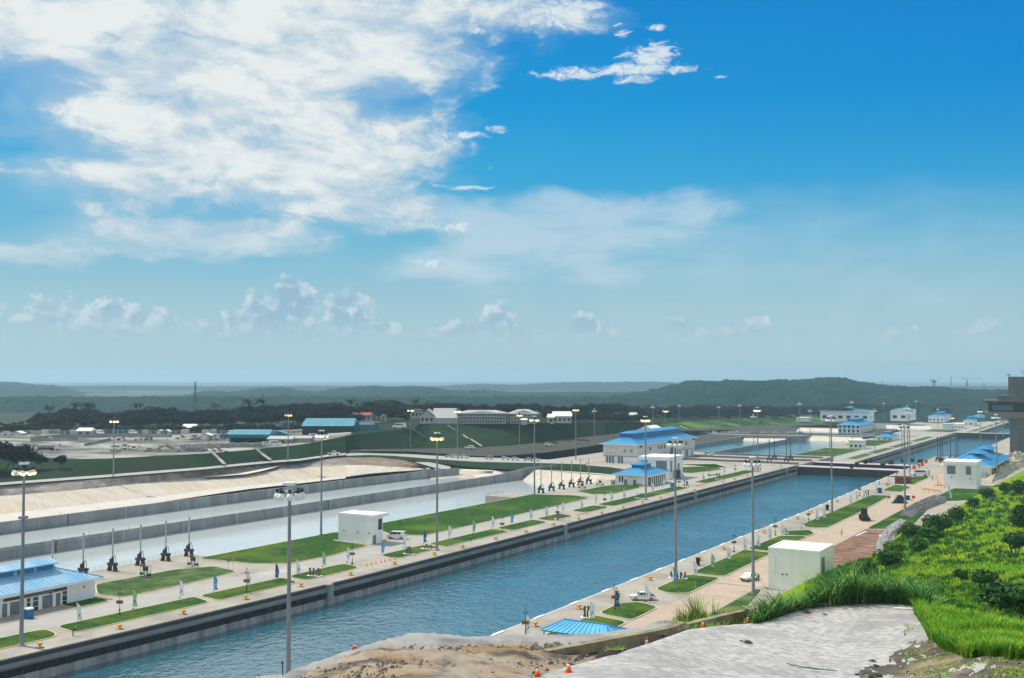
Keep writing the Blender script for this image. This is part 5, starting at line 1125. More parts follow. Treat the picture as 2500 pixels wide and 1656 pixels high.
while x < 560:
    w_ = rs.uniform(11, 19); y = 1061 - (x - 50) * .006 + rs.uniform(-2, 2); p = at(x, y, 14.0); L_ = w_ / 3.7
    t = thing('container', '%s site container from the left in the row at the back of the yard' % ORD[i], 'container', p, TH + rs.uniform(-.15, .15), 'site containers at the back of the yard')
    MB().box(0, L_, 0, 2.6, 0, rs.uniform(2.5, 3.0)).build('body', CT[rs.randrange(5)], t); MB().box(L_ * .35, L_ * .55, -.05, .02, .3, 2.2).build('door', CT[rs.randrange(5)], t)
    x += w_ + rs.uniform(0, 5); i += 1
for i, (x, y, L_, m) in enumerate(((440, 1096, 14, CT[3]), (470, 1094, 15, CT[3]), (540, 1093, 22, CT[1]), (452, 1103, 9, CT[1]), (560, 1074, 8, PBLUE), (536, 1070, 7, PBLUE))):
    p = at(x, y, 14.4); t = thing('stack_of_slabs' if i < 4 else 'container', ('%s stack of grey slabs from the left in the open yard' if i < 4 else '%s object of the yard, small blue bin near the open blue shed') % ORD[i], 'slabs' if i < 4 else 'container', p, TH)
    n_ = 6
    for k in range(n_): MB().box(L_ * k / n_ + .1, L_ * (k + 1) / n_ - .1, 0, 2.4, 0, 2.2 + .4 * (k % 2)).build('slab' if i < 4 else 'panel', m, t)
for i, pts in enumerate(([(75, 1074, 14), (152, 1068, 14), (320, 1066, 14), (420, 1068, 14)], [(74, 1079, 14), (190, 1076, 14), (235, 1083, 13.6)], [(120, 1071, 14.5), (135, 1077, 14), (234, 1084, 13.5)], [(207, 1091, 13.6), (270, 1077, 14)])):
    b = MB()
    for u, v in zip(pts, pts[1:]): b.beam(at(*u) + Vector((0, 0, .9)), at(*v) + Vector((0, 0, .9)), .6, 2.2 if i != 2 else .8)
    tag(b.build('retaining_wall', mat('yard_wall', (.33, .31, .28), .9, (.26, .25, .23), .3, 4)), ORD[i] + ' concrete retaining wall of the yard, counted from the back', 'wall')
# rubble and pipes strewn about the yard
b = MB(); rs = random.Random(4)
for k in range(190):
    x = rs.uniform(270, 560); y = rs.uniform(1088, 1104) if k < 120 else rs.uniform(1064, 1075); p = at(x, y, 14.5); s = rs.uniform(.3, 1.2); b.cbox(p.x, p.y, 14.2, s * 1.6, s, s)
stuff(b.build('rubble', mat('rubble_mix', (.30, .27, .22), .9, (.10, .10, .09), .7, 3)), 'rubble and pipe scraps strewn over the gravel yard')

# ------------------------------------------------------------------ lamp masts
AMB = mat('lamp_amber', (.9, .6, .25), .4, emis=(1.0, .66, .26), estr=2.8); LWH = mat('lamp_white', (.82, .83, .82), .35); POLE = mat('mast_pole', (.20, .235, .255), .5, (.25, .28, .30), .3, 4)
def mast(loc, H, lit, label, group='tall lamp masts', n=8, r=.42, simple=False, low=False):
    t = thing('lamp_mast', label, 'lamp mast', loc, random.uniform(0, 6.28), group)
    b = MB(); seg = 3
    for i in range(seg): b.tube((0, 0, H * i / seg), (0, 0, H * (i + 1) / seg), r * (1 - .5 * i / seg), r * (1 - .5 * (i + 1) / seg), 10 if not simple else 6, cap=False)
    b.build('pole', POLE, t)
    hd = MB().lathe((0, 0, H), [(.35, -.5), (.7, -.35), (.7, .2), (.4, .25), (.4, .9), (.6, .95), (.6, 1.3), (.2, 1.5)], 10).build('head', mat('mast_head', (.55, .57, .57), .5) if not lit else STEELD, t)
    if not simple:
        MB().cbox(0, 0, H + 1.0, 1.5, 1.5, .4).build('lowering_cap', LWH, hd)
        MB().lathe((0, 0, 0), [(.9, 0), (.9, .12), (.55, .16), (.55, .5), (.42, .55)], 10).build('base_plate', STEEL, t)
    for i in range(n):
        a = 2 * math.pi * (i + .5) / n; R1 = 1.75 if not simple else 1.6; c = (R1 * math.cos(a), R1 * math.sin(a), H - .5)
        l = MB().lathe(c, [(.53, -.08), (.5, .08), (.36, .32), (.2, .45)], 8 if simple else 10).build('lamp', LWH, t); MB().lathe(c, [(.08, -.62), (.42, -.52), (.54, -.25), (.54, -.08)], 8).build('bulb', AMB if lit and i % 4 != 3 else LWH, l)
        b = MB(); b.lathe((c[0], c[1], c[2]), [(.24, .48), (.24, 1.0), (.1, 1.05)], 6); b.tube((c[0] * .4, c[1] * .4, H - .05), (c[0], c[1], H - .05), .08, n=4); b.build('ballast', STEELD, l)
    if low: MB().cbox(0, 0, H * .72, 1.6, 1.2, .5).build('camera_box', STEEL, t)
    return t
near = [((LX(-188.2, 133), 133, 0), 34.7, True, 'tall lamp mast with amber lamps at the left edge, before the blue-roofed house', True), ((-187.6, 270, 0), 34.7, True, 'tall lamp mast with amber lamps on the left bank lawn strip', False),
        ((-186.6, 426, 0), 34.7, True, 'tall amber-lit lamp mast in front of the second blue-roofed house', False), ((-187.2, 582, 0), 34.7, True, 'amber-lit lamp mast at the gate end of the left bank', False),
        ((-239.0, 276, 0), 33.8, True, 'tall amber-lit lamp mast on the basin edge behind the white booth', False), ((-239.0, 421, 0), 34.0, True, 'amber-lit lamp mast at the grey basin corner', False),
        ((-107.4, 117.1, 0), 36.4, False, 'nearest lamp mast with unlit white lamps, rising in front of the lock water', False), ((-107.2, 264, 0), 35.7, False, 'lamp mast with unlit white lamps on the right bank lawn, right of the pickup', False),
        ((-83.4, 255, 0), 32.2, False, 'lamp mast with large unlit white lamps left of the white cube building', False), ((-106.3, 422, 0), 36.6, False, 'unlit lamp mast on the right bank by the long bright lawn', False),
        ((-84.0, 448, 0), 32.6, False, 'unlit lamp mast beside the right-hand road near the dark toilet', False), ((-112.0, 612, 0), 34, False, 'unlit lamp mast behind the parked white van at the gates', False), ((-68.5, 612, 0), 32, False, 'lamp mast in front of the vivid blue roof at the right', False)]
for loc, H, lit, lab, low in near: mast(loc, H, lit, lab, low=low)
rs = random.Random(8)
far = [(277, 1163, 1027, 9, 1), (703, 1125, 1012, 9, 1), (1002, 1100, 1001, 6, 1), (1117, 1120, 1003, 4, 1), (1268, 1098, 1013, 4, 1), (1406, 1122, 1000, 2, 1), (1451, 1080, 1003, 3, 0), (1594, 1056, 994, 3, 0), (1625, 1112, 1003, 0, 1), (1658, 1040, 991, 0, 0), (1755, 1032, 994, 0, 0), (1806, 1050, 990, -5, 0), (1840, 1107, 1017, -4, 0), (1978, 1062, 1003, -8, 0), (1953, 1100, 986, -8, 0),
       (2026, 1118, 1023, -4, 0), (2081, 1076, 982, -8, 0), (2136, 1106, 1003, -8.3, 0), (2158, 1030, 985, -12, 0), (2216, 1126, 996, -3, 0), (2202, 1114, 1046, -1, 0), (2325, 1066, 1020, -9, 1), (2394, 1090, 1004, -8.3, 1), (2237, 1030, 980, -14, 0), (2433, 1076, 1000, -8.3, 0), (2290, 1050, 1000, -15, 0), (2450, 1070, 999, -8.3, 0)]
for i, (x, yb_, yt, z, lit) in enumerate(far):
    p = at(x, yb_, z); dist = p.x * FW[0] + p.y * FW[1]; H = (yb_ - yt) * dist / F
    mast(p, min(H, 42), bool(lit), '%s distant lamp mast from the left, %s' % (ORD[i], 'lit amber' if lit else 'unlit'), 'distant lamp masts', 6, .34, True)

# ------------------------------------------------------------------ feather flags
FW_ = mat('flag_white', (.92, .93, .94), .8, (.84, .88, .91), .9, 3); FG = mat('flag_green', (.42, .66, .36), .8, (.60, .78, .56), .5, 3); FB = mat('flag_blue', (.15, .47, .75), .8, (.30, .58, .80), .6, 3); FDB = mat('flag_dark_blue', (.02, .17, .38), .8, (.10, .32, .52), .6, 3); FMARK = mat('flag_mark', (.03, .20, .42), .8)
for m_ in (FW_, FG, FB, FDB):
    nt = m_.node_tree; bs = nt.nodes['Principled BSDF']; tr_ = nt.nodes.new('ShaderNodeBsdfTranslucent'); mxs = nt.nodes.new('ShaderNodeMixShader'); mxs.inputs[0].default_value = .5
    src = bs.inputs['Base Color'].links[0].from_socket; nt.links.new(src, tr_.inputs['Color']); nt.links.new(bs.outputs[0], mxs.inputs[1]); nt.links.new(tr_.outputs[0], mxs.inputs[2]); nt.links.new(mxs.outputs[0], nt.nodes['Material Output'].inputs['Surface'])
def flag(p, kind, label, lean=0.0, H=4.3, rz=0.0):
    t = thing('feather_flag', label, 'flag', p, rz, 'feather flags along the lock')
    m = {'W': FW_, 'G': FG, 'B': FB, 'D': FDB}[kind]
    b = MB(); b.tube((0, 0, 0), (lean * .3, 0, H * .6), .035, .03, 5); b.tube((lean * .3, 0, H * .6), (lean + .1, 0, H), .03, .02, 5); b.build('pole', STEEL, t)
    MB().lathe((0, 0, 0), [(.35, 0), (.35, .06), (.08, .1), (.06, .3)], 8).build('base', STEELD, t)
    b = MB(); A = []; B_ = []
    for k in range(9):
        u = k / 8; z = .55 + u * (H - .5); x = lean * u * u; w = 1.12 * math.sqrt(max(0.0, 1 - (u ** 5))) * (.86 + .14 * math.sin(u * 9 + p[0])); dy = .10 * math.sin(u * 7 + p[1])
        A.append(Vector((x + .03, dy * .3, z))); B_.append(Vector((x + .03 + w, dy, z)))
    off = Vector((0, .02, 0)); b.loft(A, B_); b.loft([q + off for q in B_], [q + off for q in A]); f = b.build('banner', m, t)
    b = MB(); c = Vector((lean * .12 + .42, -.06, 1.6)); b.beam(c + Vector((-.22, 0, -.25)), c + Vector((.25, 0, .35)), .02, .16); b.beam(c + Vector((-.2, 0, .3)), c + Vector((.2, 0, .38)), .02, .10); b.build('emblem', FMARK if kind in 'WG' else FW_, f)
    return t
kn = {'W': 'white', 'G': 'pale green', 'B': 'light blue', 'D': 'dark blue'}
LF = [(190, 1521, 'W', -.5), (325, 1487, 'G', -.2), (439, 1461, 'W', -.1), (522, 1446, 'B', -.15), (602, 1434, 'W', 0), (672, 1416, 'D', 0), (725, 1406, 'W', -.3), (788, 1384, 'G', -.2), (847, 1373, 'W', .1), (931, 1354, 'B', .1), (984, 1338, 'W', 0), (1034, 1328, 'D', 0), (1095, 1315, 'W', 0), (1154, 1302, 'G', 0), (1201, 1290, 'W', -.1), (1247, 1280, 'B', 0), (1294, 1271, 'W', 0), (1332, 1263.6, 'W', 0), (1372, 1252, 'W', 0), (1418, 1243, 'W', 0), (1453, 1230, 'W', 0), (1491, 1225, 'W', 0), (1522, 1219, 'W', 0), (1592, 1201, 'W', -.3), (1618, 1191, 'W', .2), (1645, 1188, 'W', -.8), (1670, 1177, 'B', -1.6), (1716, 1174, 'W', -.6), (1767, 1159, 'W', -.4)]
for i, (x, y, k, ln) in enumerate(LF): flag(at(x, y), k, '%s feather flag, %s from the left along the far bank' % (kn[k], ORD[i]), ln, rz=.3)
RF = [(1284, 1554, 'W', 0), (1441, 1516, 'W', 0), (1502, 1488, 'D', 0), (1576, 1470, 'W', -.2), (1645, 1426, 'B', -.1), (1694, 1408, 'W', -.2), (1736, 1390, 'G', .1), (1776, 1369.5, 'W', 0), (1816, 1348, 'W', 0), (1848, 1338, 'W', .1), (1877, 1321, 'W', 0), (1908, 1310, 'W', 0), (1957, 1290.6, 'W', .1), (1992, 1273, 'W', 0), (2010, 1268, 'W', 0), (2075, 1234, 'W', .1), (2090, 1224, 'W', 0), (2107, 1220, 'W', 0), (2137, 1206, 'W', .1), (2168, 1191, 'W', 0), (2221, 1167, 'W', 0), (2238, 1154, 'W', 0), (2262, 1152, 'W', 0)]
for i, (x, y, k, ln) in enumerate(RF): flag(at(x, y), k, '%s feather flag, %s from the left along the near bank' % (kn[k], ORD[i]), ln, rz=.5)
flag(at(2318, 1219), 'W', 'white leaning feather flag by the grey rocks below the shuttered booth', -1.0, 7.0)

# ------------------------------------------------------------------ sign posts, bollards, bins, cones
def sign_post(p, label):
    t = thing('sign_post', label, 'sign post', p, TH, 'sign posts along the lock')
    b = MB(); b.tube((0, 0, 0), (0, 0, 5.9), .07, .05, 6); b.build('post', STEELD, t)
    MB().box(-.75, .75, -.10, -.04, 2.6, 3.35).build('board', BROWNS, t); MB().lathe((0, 0, 0), [(.4, 0), (.4, .25), (.15, .3), (.12, .7)], 8).build('base', STEELD, t)
    c = MB(); c.beam((-.45, 0, 5.1), (.45, 0, 5.1), .06, .06); c.box(-.5, -.25, -.15, .15, 4.75, 5.05); c.box(.25, .5, -.15, .15, 4.75, 5.05); c.lathe((0, 0, 5.9), [(.1, 0), (.18, .08), (.1, .2)], 6); c.build('lantern', mat('lantern_teal', (.02, .12, .18), .5), t)
    MB().box(-.12, .12, -.14, .12, .9, 1.5).build('phone_box', STEELD, t)
for i, (x, y) in enumerate(((292, 1503), (602, 1448), (860, 1378), (1226, 1300.6), (1361, 1270), (1476.5, 1237), (1658, 1192), (1731, 1174), (1795, 1159))): sign_post(at(x, y), '%s brown sign post from the left along the far bank' % ORD[i])
for i, (x, y) in enumerate(((1283, 1556), (1501, 1490), (1792, 1348), (1893, 1307), (1974, 1276), (2099, 1211), (2147, 1183), (2189, 1168))): sign_post(at(x, y), '%s brown sign post from the left along the near bank' % ORD[i])
bm = MB(); bm.lathe((0, 0, 0), [(.55, 0), (.55, .08), (.34, .12), (.26, .45), (.30, .75), (.52, .85), (.55, 1.0), (.3, 1.08)], 12); bmesh_b = bm.mesh('post', YELLOW, True); bmp = MB().cbox(0, 0, 0, 1.3, 1.1, .06).mesh('base_plate', STEELD)
def bollard(p, label):
    t = thing('mooring_bollard', label, 'bollard', p, 0, 'yellow mooring bollards'); o = obj('post', bmesh_b, t); o.scale = (.95, .95, .9); MB().box(-.7, .7, -.16, .16, .62, .86).build('cross_arm', YELLOW, t); obj('base_plate', bmp, t)
LBo = [(97, 1581), (292, 1536), (448, 1500), (600, 1464), (735, 1433), (856, 1405), (963, 1379), (1060, 1356), (1129.6, 1338.6), (1210, 1318), (1284, 1301), (1351.5, 1284), (1413, 1269), (1469, 1255), (1522, 1242), (1569, 1229), (1613, 1218), (1695, 1199), (1764, 1180), (1793, 1172), (1825, 1163)]
RBo = [(1307, 1530), (1414, 1487), (1506, 1450), (1587, 1417), (1645, 1393), (1708, 1368), (1767, 1342), (1865.6, 1302), (1947, 1268), (1981, 1252.5), (2016, 1239.5), (2044, 1226)]
for i, p in enumerate(LBo): bollard(at(*p), '%s yellow bollard from the left on the far bank' % ORD[i])
for i, p in enumerate(RBo): bollard(at(*p), '%s yellow bollard from the left on the near bank' % ORD[i])
cb_ = MB().cbox(0, 0, 0, .46, .46, .05).mesh('foot', ORANGE); cc_ = MB().lathe((0, 0, 0), [(.19, .05), (.11, .38)], 12).mesh('lower_cone', ORANGE, True); cw_ = MB().lathe((0, 0, 0), [(.112, .38), (.075, .55)], 12).mesh('white_collar', WHITEB, True); ct_ = MB().lathe((0, 0, 0), [(.076, .55), (.03, .75)], 12).mesh('tip', ORANGE, True)
def cone(p, label, group=None, s=1.0, rx=0.0):
    t = thing('traffic_cone', label, 'traffic cone', p, random.uniform(0, 1.5), group); t.scale = (s, s, s)
    if rx: t.rotation_euler[0] = rx
    for nm, me in (('foot', cb_), ('lower_cone', cc_), ('white_collar', cw_), ('tip', ct_)): obj(nm, me, t)
for k, lst in enumerate(([(1355, 885), (1400, 872), (1442, 862), (1490, 852), (1527, 845), (1575, 832), (1622, 822)],)):
    for i, (x, y) in enumerate(lst): cone(at(550 + x / 3.92, 1156 + y / 3.92), '%s cone from the left in the row across the lawn gap near the white booth' % ORD[i], 'orange cones near the white booth', 1.15)
for i, (x, y) in enumerate(((1608, 1175), (1625, 1168), (1643, 1162), (1665, 1157), (1688, 1152), (1705, 1148))): cone(at(1000 + x / 3.92, 960 + y / 3.92), '%s cone from the left in the short row across the middle lawn gap' % ORD[i], 'orange cones in the middle gap', 1.1)
for i, (x, y) in enumerate(((395, 850), (420, 843), (445, 837), (470, 830), (497, 822), (525, 815), (552, 808), (578, 800))): cone(at(1650 + x / 7.89, 1080 + y / 7.89), '%s cone from the left in the row before the far lawn strip' % ORD[i], 'orange cones before the far strip', 1.2)
cone(at(1867, 1287), 'single red cone on the lock edge of the near bank', None, 1.5); cone(at(2204, 1239), 'small cone on the right-hand road beside the barrier', None, 1.5)
def bin_(p, label):
    t = thing('wheeled_bin', label, 'bin', p, .4); b = MB(); b.add([(-.28, -.32, .1), (.28, -.32, .1), (.28, .32, .1), (-.28, .32, .1), (-.36, -.42, 1.25), (.36, -.42, 1.25), (.36, .42, 1.25), (-.36, .42, 1.25)], [(3, 2, 1, 0), (0, 1, 5, 4), (1, 2, 6, 5), (2, 3, 7, 6), (3, 0, 4, 7)]); b.build('body', BLACK, t)
    MB().box(-.4, .4, -.46, .5, 1.25, 1.36).build('lid', BLACK, t); w = MB()
    for a in (-.3, .3): w.tube((a - .05, .4, .12), (a + .05, .4, .12), .12, n=10)
    w.build('wheels', BLACK, t); t.scale = (1.6, 1.6, 1.6)
bin_(at(1704, 1381), 'black wheeled bin beside a yellow bollard on the near bank'); bin_(at(2020, 1246), 'black wheeled bin on the near bank, farther one')
# warning signs and lamp stubs
for i, (x, y, m, nm) in enumerate(((569, 1388, YELLOW, 'yellow diamond warning sign by the lawn tip'), (558, 1388, GREYP, 'round grey sign beside the yellow diamond sign'))):
    t = thing('road_sign', nm, 'sign', at(x, y), TH); MB().tube((0, 0, 0), (0, 0, 2.6), .04, n=5).build('post', STEEL, t)
    b = MB(); n_ = 4 if i == 0 else 14; b.add([(.5 * math.cos(2 * math.pi * k / n_), -.06, 2.3 + .5 * math.sin(2 * math.pi * k / n_)) for k in range(n_)] + [(.5 * math.cos(2 * math.pi * k / n_), -.02, 2.3 + .5 * math.sin(2 * math.pi * k / n_)) for k in range(n_)], [tuple(range(n_)), tuple(range(2 * n_ - 1, n_ - 1, -1))] + [(k, (k + 1) % n_, n_ + (k + 1) % n_, n_ + k) for k in range(n_)]); b.build('plate', m, t)
    if i == 0: MB().box(-.08, .08, -.09, -.06, 2.05, 2.5).build('arrow', BLACK, t)
# planters with weathered figures on white plinths
RUST = mat('weathered_metal', (.22, .20, .14), .8, (.11, .105, .08), 1.6, 5)
def sculpture(x, y, w, label, n=4, hgt=2.5, dark=False):
    hgt *= .8
    t = thing('sculpture', label, 'sculpture', at(x, y), .2); MB().box(-w / 2 - .5, w / 2 + .5, -.8, .8, 0, .3).build('plinth', WHITEB, t); rr_ = random.Random(int(x))
    for k in range(n):
        xx = -w / 2 + w * (k + .5) / n; b = MB(); z = .3; p0 = Vector((xx, 0, z))
        for q in range(4): p1 = p0 + Vector((rr_.uniform(-.25, .3), rr_.uniform(-.2, .2), hgt / 4)); b.beam(p0, p1, rr_.uniform(.25, .6), rr_.uniform(.2, .45)); p0 = p1
        b.build('figure', mat('dark_bronze', (.07, .07, .062), .7, (.12, .11, .09), 1.5, 4) if dark else RUST, t)
    if not dark:
        for a in (-w / 2 - .2, w / 2 + .2): MB().tube((a, .2, .3), (a, .2, hgt), .07, n=5).build('post', RUST, t)
sculpture(768, 1408, 3.2, 'weathered metal sculpture on a white plinth on the third lawn strip'); sculpture(999, 1354, 2.6, 'weathered metal sculpture on a white plinth beside the row of cones'); sculpture(1045, 1342, 3.6, 'low sprawling metal sculpture next to the lamp mast', 3, 1.6)
sculpture(1755, 1171, 2.4, 'dark metal sculpture on the far lawn strip', 3, 3.6, True); sculpture(1676, 1190, 3, 'dark metal sculpture at the tip of the lawn left of the cones', 3, 3.4, True); sculpture(1362, 1269, 1.6, 'brown metal sculpture at the tip of the middle lawn', 2, 3.0); sculpture(1566, 1218, 4.5, 'dark plant-like sculpture at the foot of the lamp mast', 4, 2.6, True); sculpture(1848, 1151, 5, 'low dark metal heap at the end of the far lawn strip', 4, 2, True)
sculpture(1431, 1510, 1.4, 'tall grey information frame beside a white flag on the near bank', 2, 3.0, True); sculpture(1655, 1414, 4, 'tangled grey metal sculpture at the foot of the near bank lamp mast', 5, 2.0, True); sculpture(1917, 1303, 1.4, 'brown box sculpture on the near bank lawn', 2, 1.8); sculpture(2118, 1212, 1.6, 'grey metal frame by the toilet on the near bank', 2, 3, True)

# ------------------------------------------------------------------ vehicles
CARW = mat('car_white', (.78, .78, .77), .3, spec=.5); CARG = mat('car_silver', (.42, .44, .45), .3, spec=.5, metal=.3); TYRE = mat('tyre', (.012, .012, .012), .8); RIM = mat('rim', (.42, .42, .42), .4, metal=.6); REDL = mat('tail_light', (.45, .01, .01), .4); HEADL = mat('head_light', (.7, .7, .66), .2)
def car(p, rz, kind, label, group=None, body=CARW, s=1.0, detail=True):
    t = thing({'pickup': 'pickup_truck', 'suv': 'parked_car', 'van': 'van', 'truck': 'truck'}[kind], label, {'pickup': 'pickup', 'suv': 'car', 'van': 'van', 'truck': 'truck'}[kind], p, rz, group); t.scale = (s, s, s)
    W2 = .93
    if kind == 'pickup': low = [(-2.65, .5), (2.55, .5), (2.65, .75), (2.6, 1.02), (1.35, 1.12), (-.95, 1.12), (-.95, .98), (-2.6, 1.0), (-2.65, .8)]; cab = [(1.3, 1.1), (.65, 1.75), (-.55, 1.78), (-.95, 1.1)]
    elif kind == 'suv': low = [(-2.2, .45), (2.15, .45), (2.25, .75), (2.15, 1.0), (1.1, 1.1), (-2.2, 1.12), (-2.28, .8)]; cab = [(1.15, 1.08), (.45, 1.68), (-1.75, 1.70), (-2.18, 1.1)]
    else: low = [(-2.5, .45), (2.35, .45), (2.5, .8), (2.4, 1.15), (1.9, 1.28), (-2.5, 1.28)]; cab = [(1.95, 1.26), (1.3, 2.0), (-2.35, 2.08), (-2.5, 1.26)]
    def ext(b, pr, w0, w1):
        n = len(pr); zmin = min(q[1] for q in pr); zmax = max(q[1] for q in pr)
        ww = [w0 + (w1 - w0) * (q[1] - zmin) / max(.01, zmax - zmin) for q in pr]
        b.add([(q[0], -w, q[1]) for q, w in zip(pr, ww)] + [(q[0], w, q[1]) for q, w in zip(pr, ww)], [tuple(range(n)), tuple(range(2 * n - 1, n - 1, -1))] + [(i, n + i, n + (i + 1) % n, (i + 1) % n) for i in range(n)])
    b = MB(); ext(b, low, W2, W2 - .04); b.build('body', body, t)
    b = MB(); ext(b, cab, W2 - .06, W2 - .22); cb2 = b.build('cabin', body, t)
    xs_ = [q[0] for q in cab]; z0, z1 = cab[0][1] + .07, cab[1][1] - .1
    g_ = MB()
    for sgn in (-1, 1):
        y0_ = sgn * (W2 - .075); y1_ = sgn * (W2 - .19)
        xa_, xb_, xc_, xd_ = cab[0][0] - .22, cab[1][0] - .06, cab[2][0] + .06, cab[3][0] + .2
        xm = (xb_ + xc_) / 2
        for (u0, u1, v0, v1) in ((xa_, xb_, xm + .06, xm + .06), (xm - .06, xm - .06, xd_, xc_)):
            if kind == 'van' and u0 == xm - .06: v0 = v1 = xm - .9
            q = [(u0, y0_ + sgn * .02, z0), (v0, y0_ + sgn * .02, z0), (v1, y1_ + sgn * .03, z1), (u1, y1_ + sgn * .03, z1)]; g_.add(q, [(0, 1, 2, 3) if sgn < 0 else (3, 2, 1, 0)])
    g_.build('side_window', GLASS, t)
    n_ = Vector((.68, 0, .6)); ws = MB(); a0, a1 = Vector((cab[0][0], 0, cab[0][1])), Vector((cab[1][0], 0, cab[1][1])); p0 = a0.lerp(a1, .12) + n_ * .03; p1 = a0.lerp(a1, .88) + n_ * .03
    ws.add([(p0.x, -W2 + .16, p0.z), (p0.x, W2 - .16, p0.z), (p1.x, W2 - .28, p1.z), (p1.x, -W2 + .28, p1.z)], [(0, 1, 2, 3)]); ws.build('windscreen', GLASS, t)
    r0, r1 = Vector((cab[3][0], 0, cab[3][1])), Vector((cab[2][0], 0, cab[2][1])); p0 = r0.lerp(r1, .15) + Vector((-.03, 0, .02)); p1 = r0.lerp(r1, .85) + Vector((-.03, 0, .02)); rw_ = MB(); rw_.add([(p0.x, W2 - .18, p0.z), (p0.x, -W2 + .18, p0.z), (p1.x, -W2 + .28, p1.z), (p1.x, W2 - .28, p1.z)], [(0, 1, 2, 3)]); rw_.build('rear_window', GLASS, t)
    if kind == 'pickup': MB().box(-2.5, -1.05, -W2 + .12, W2 - .12, .9, 1.0).build('bed', BLACK, t); rb = MB(); rb.beam((-1.15, -W2 + .1, 1.7), (-1.15, W2 - .1, 1.7), .07, .07); [rb.beam((-1.15, q, 1.0), (-1.15, q, 1.7), .07, .07) for q in (-W2 + .1, W2 - .1)]; [rb.beam((-1.15, q, 1.7), (-2.2, q, 1.05), .07, .07) for q in (-W2 + .1, W2 - .1)]; rb.build('roll_bar', BLACK, t)
    L_ = low[0][0]; fx = max(q[0] for q in low)
    for wx in (L_ * .62, fx * .62):
        for sgn in (-1, 1):
            w = MB().tube((wx, sgn * (W2 - .2), .37), (wx, sgn * (W2 + .03), .37), .37, n=14).build('wheel', TYRE, t)
            if detail: MB().tube((wx, sgn * (W2 + .02), .37), (wx, sgn * (W2 + .045), .37), .22, n=10).build('rim', RIM, w)
    if detail:
        for sgn in (-1, 1):
            MB().box(fx - .14, fx + .01, sgn * .62 - .2, sgn * .62 + .2, .74, .92).build('headlight', HEADL, t); MB().box(L_ - .02, L_ + .06, sgn * .78 - .1, sgn * .78 + .1, .72, 1.0).build('tail_light', REDL, t)
        MB().box(fx - .05, fx + .06, -.8, .8, .45, .62).build('bumper', BLACK, t)
    return t
car(at(1570, 1465), TH + math.pi + .02, 'pickup', 'white pickup with roll bar parked in the lawn gap on the near bank', s=1.12)
car(at(1830, 1417), -math.pi / 2 - .28, 'pickup', 'white double-cab pickup on the right-hand road beside the cube building', s=1.15)
car(at(968, 1316), math.pi + TH - .25, 'van', 'white van parked beside the tall white booth', s=1.25)
car(at(2246, 1163), math.pi + TH - .2, 'van', 'white van on the near bank lawn by the gates', s=1.7)
for i, (x, y) in enumerate(((1096, 1117), (1114, 1118), (1134, 1119), (1194, 1121), (1234, 1123), (1258, 1124), (1288, 1125), (1306, 1126))): car(at(x, y, 3.6 - .0045 * (x - 1100)), TH - .05 + (math.pi if i % 3 == 0 else 0), 'suv' if i != 7 else 'pickup', '%s parked car from the left along the cross road behind the basins' % ORD[i], 'cars parked along the cross road', CARW if i % 3 else CARG, 1.15, False)
for i, x in enumerate((1690, 1712, 1726, 1745, 1766, 1786, 1803, 1822, 1840, 1866, 1896, 1930, 1955)): car(at(x, 1058 + .004 * (x - 1690), -6.3), TH + rs.uniform(-.2, .2), 'suv', '%s parked car from the left along the far road beyond the blue basins' % ORD[i], 'cars parked along the far road', CARW if i % 4 else CARG, 1.3, False)
car(at(1147, 1097, 5.6), TH + 2.6, 'suv', 'lone white car on the dark track below the grass slope', s=1.5, detail=False); car(at(1340, 1089, 5), TH, 'suv', 'white car on the road at the foot of the grass slope', s=1.3, detail=False); car(at(815, 1111, 8.5), TH, 'pickup', 'white pickup at the bend of the basin road', s=1.3, detail=False)
car(at(975, 1047, 18.8), TH + math.pi, 'van', 'white van at the top of the grass slope left of the hall', s=1.8, detail=False); car(at(1730, 1112, 0), TH, 'suv', 'white car on the apron behind the large blue-roofed building', s=1.5, detail=False)
for i, (x, y) in enumerate(((20, 1062), (245, 1061), (325, 1060), (565, 1062), (585, 1060), (768, 1070), (650, 1089), (672, 1089))): car(at(x, y, 14.2), TH + rs.uniform(-1, 1), 'van' if i % 2 else 'suv', '%s white vehicle from the left standing in the gravel yard' % ORD[i], 'vehicles in the yard', CARW, 1.4, False)
# lorry in the yard
t = thing('tanker_lorry', 'white lorry with pale tank parked at the left of the yard', 'lorry', at(112, 1100, 14.2), TH)
MB().tube((-4, 0, 2.2), (4.5, 0, 2.2), 1.2, n=12).build('tank', CT[3], t); MB().box(4.9, 7.4, -1.2, 1.2, .7, 3.6).build('cab', CARW, t); MB().box(-4.5, 7, -1, 1, .6, 1.0).build('chassis', BLACK, t); MB().box(7.35, 7.45, -1, 1, 2.2, 3.2).build('windscreen', GLASS, t)
for wx in (-3.2, -1.8, 3.4, 6.2):
    for sg in (-1, 1): MB().tube((wx, sg * .8, .5), (wx, sg * 1.2, .5), .5, n=10).build('wheel', TYRE, t)
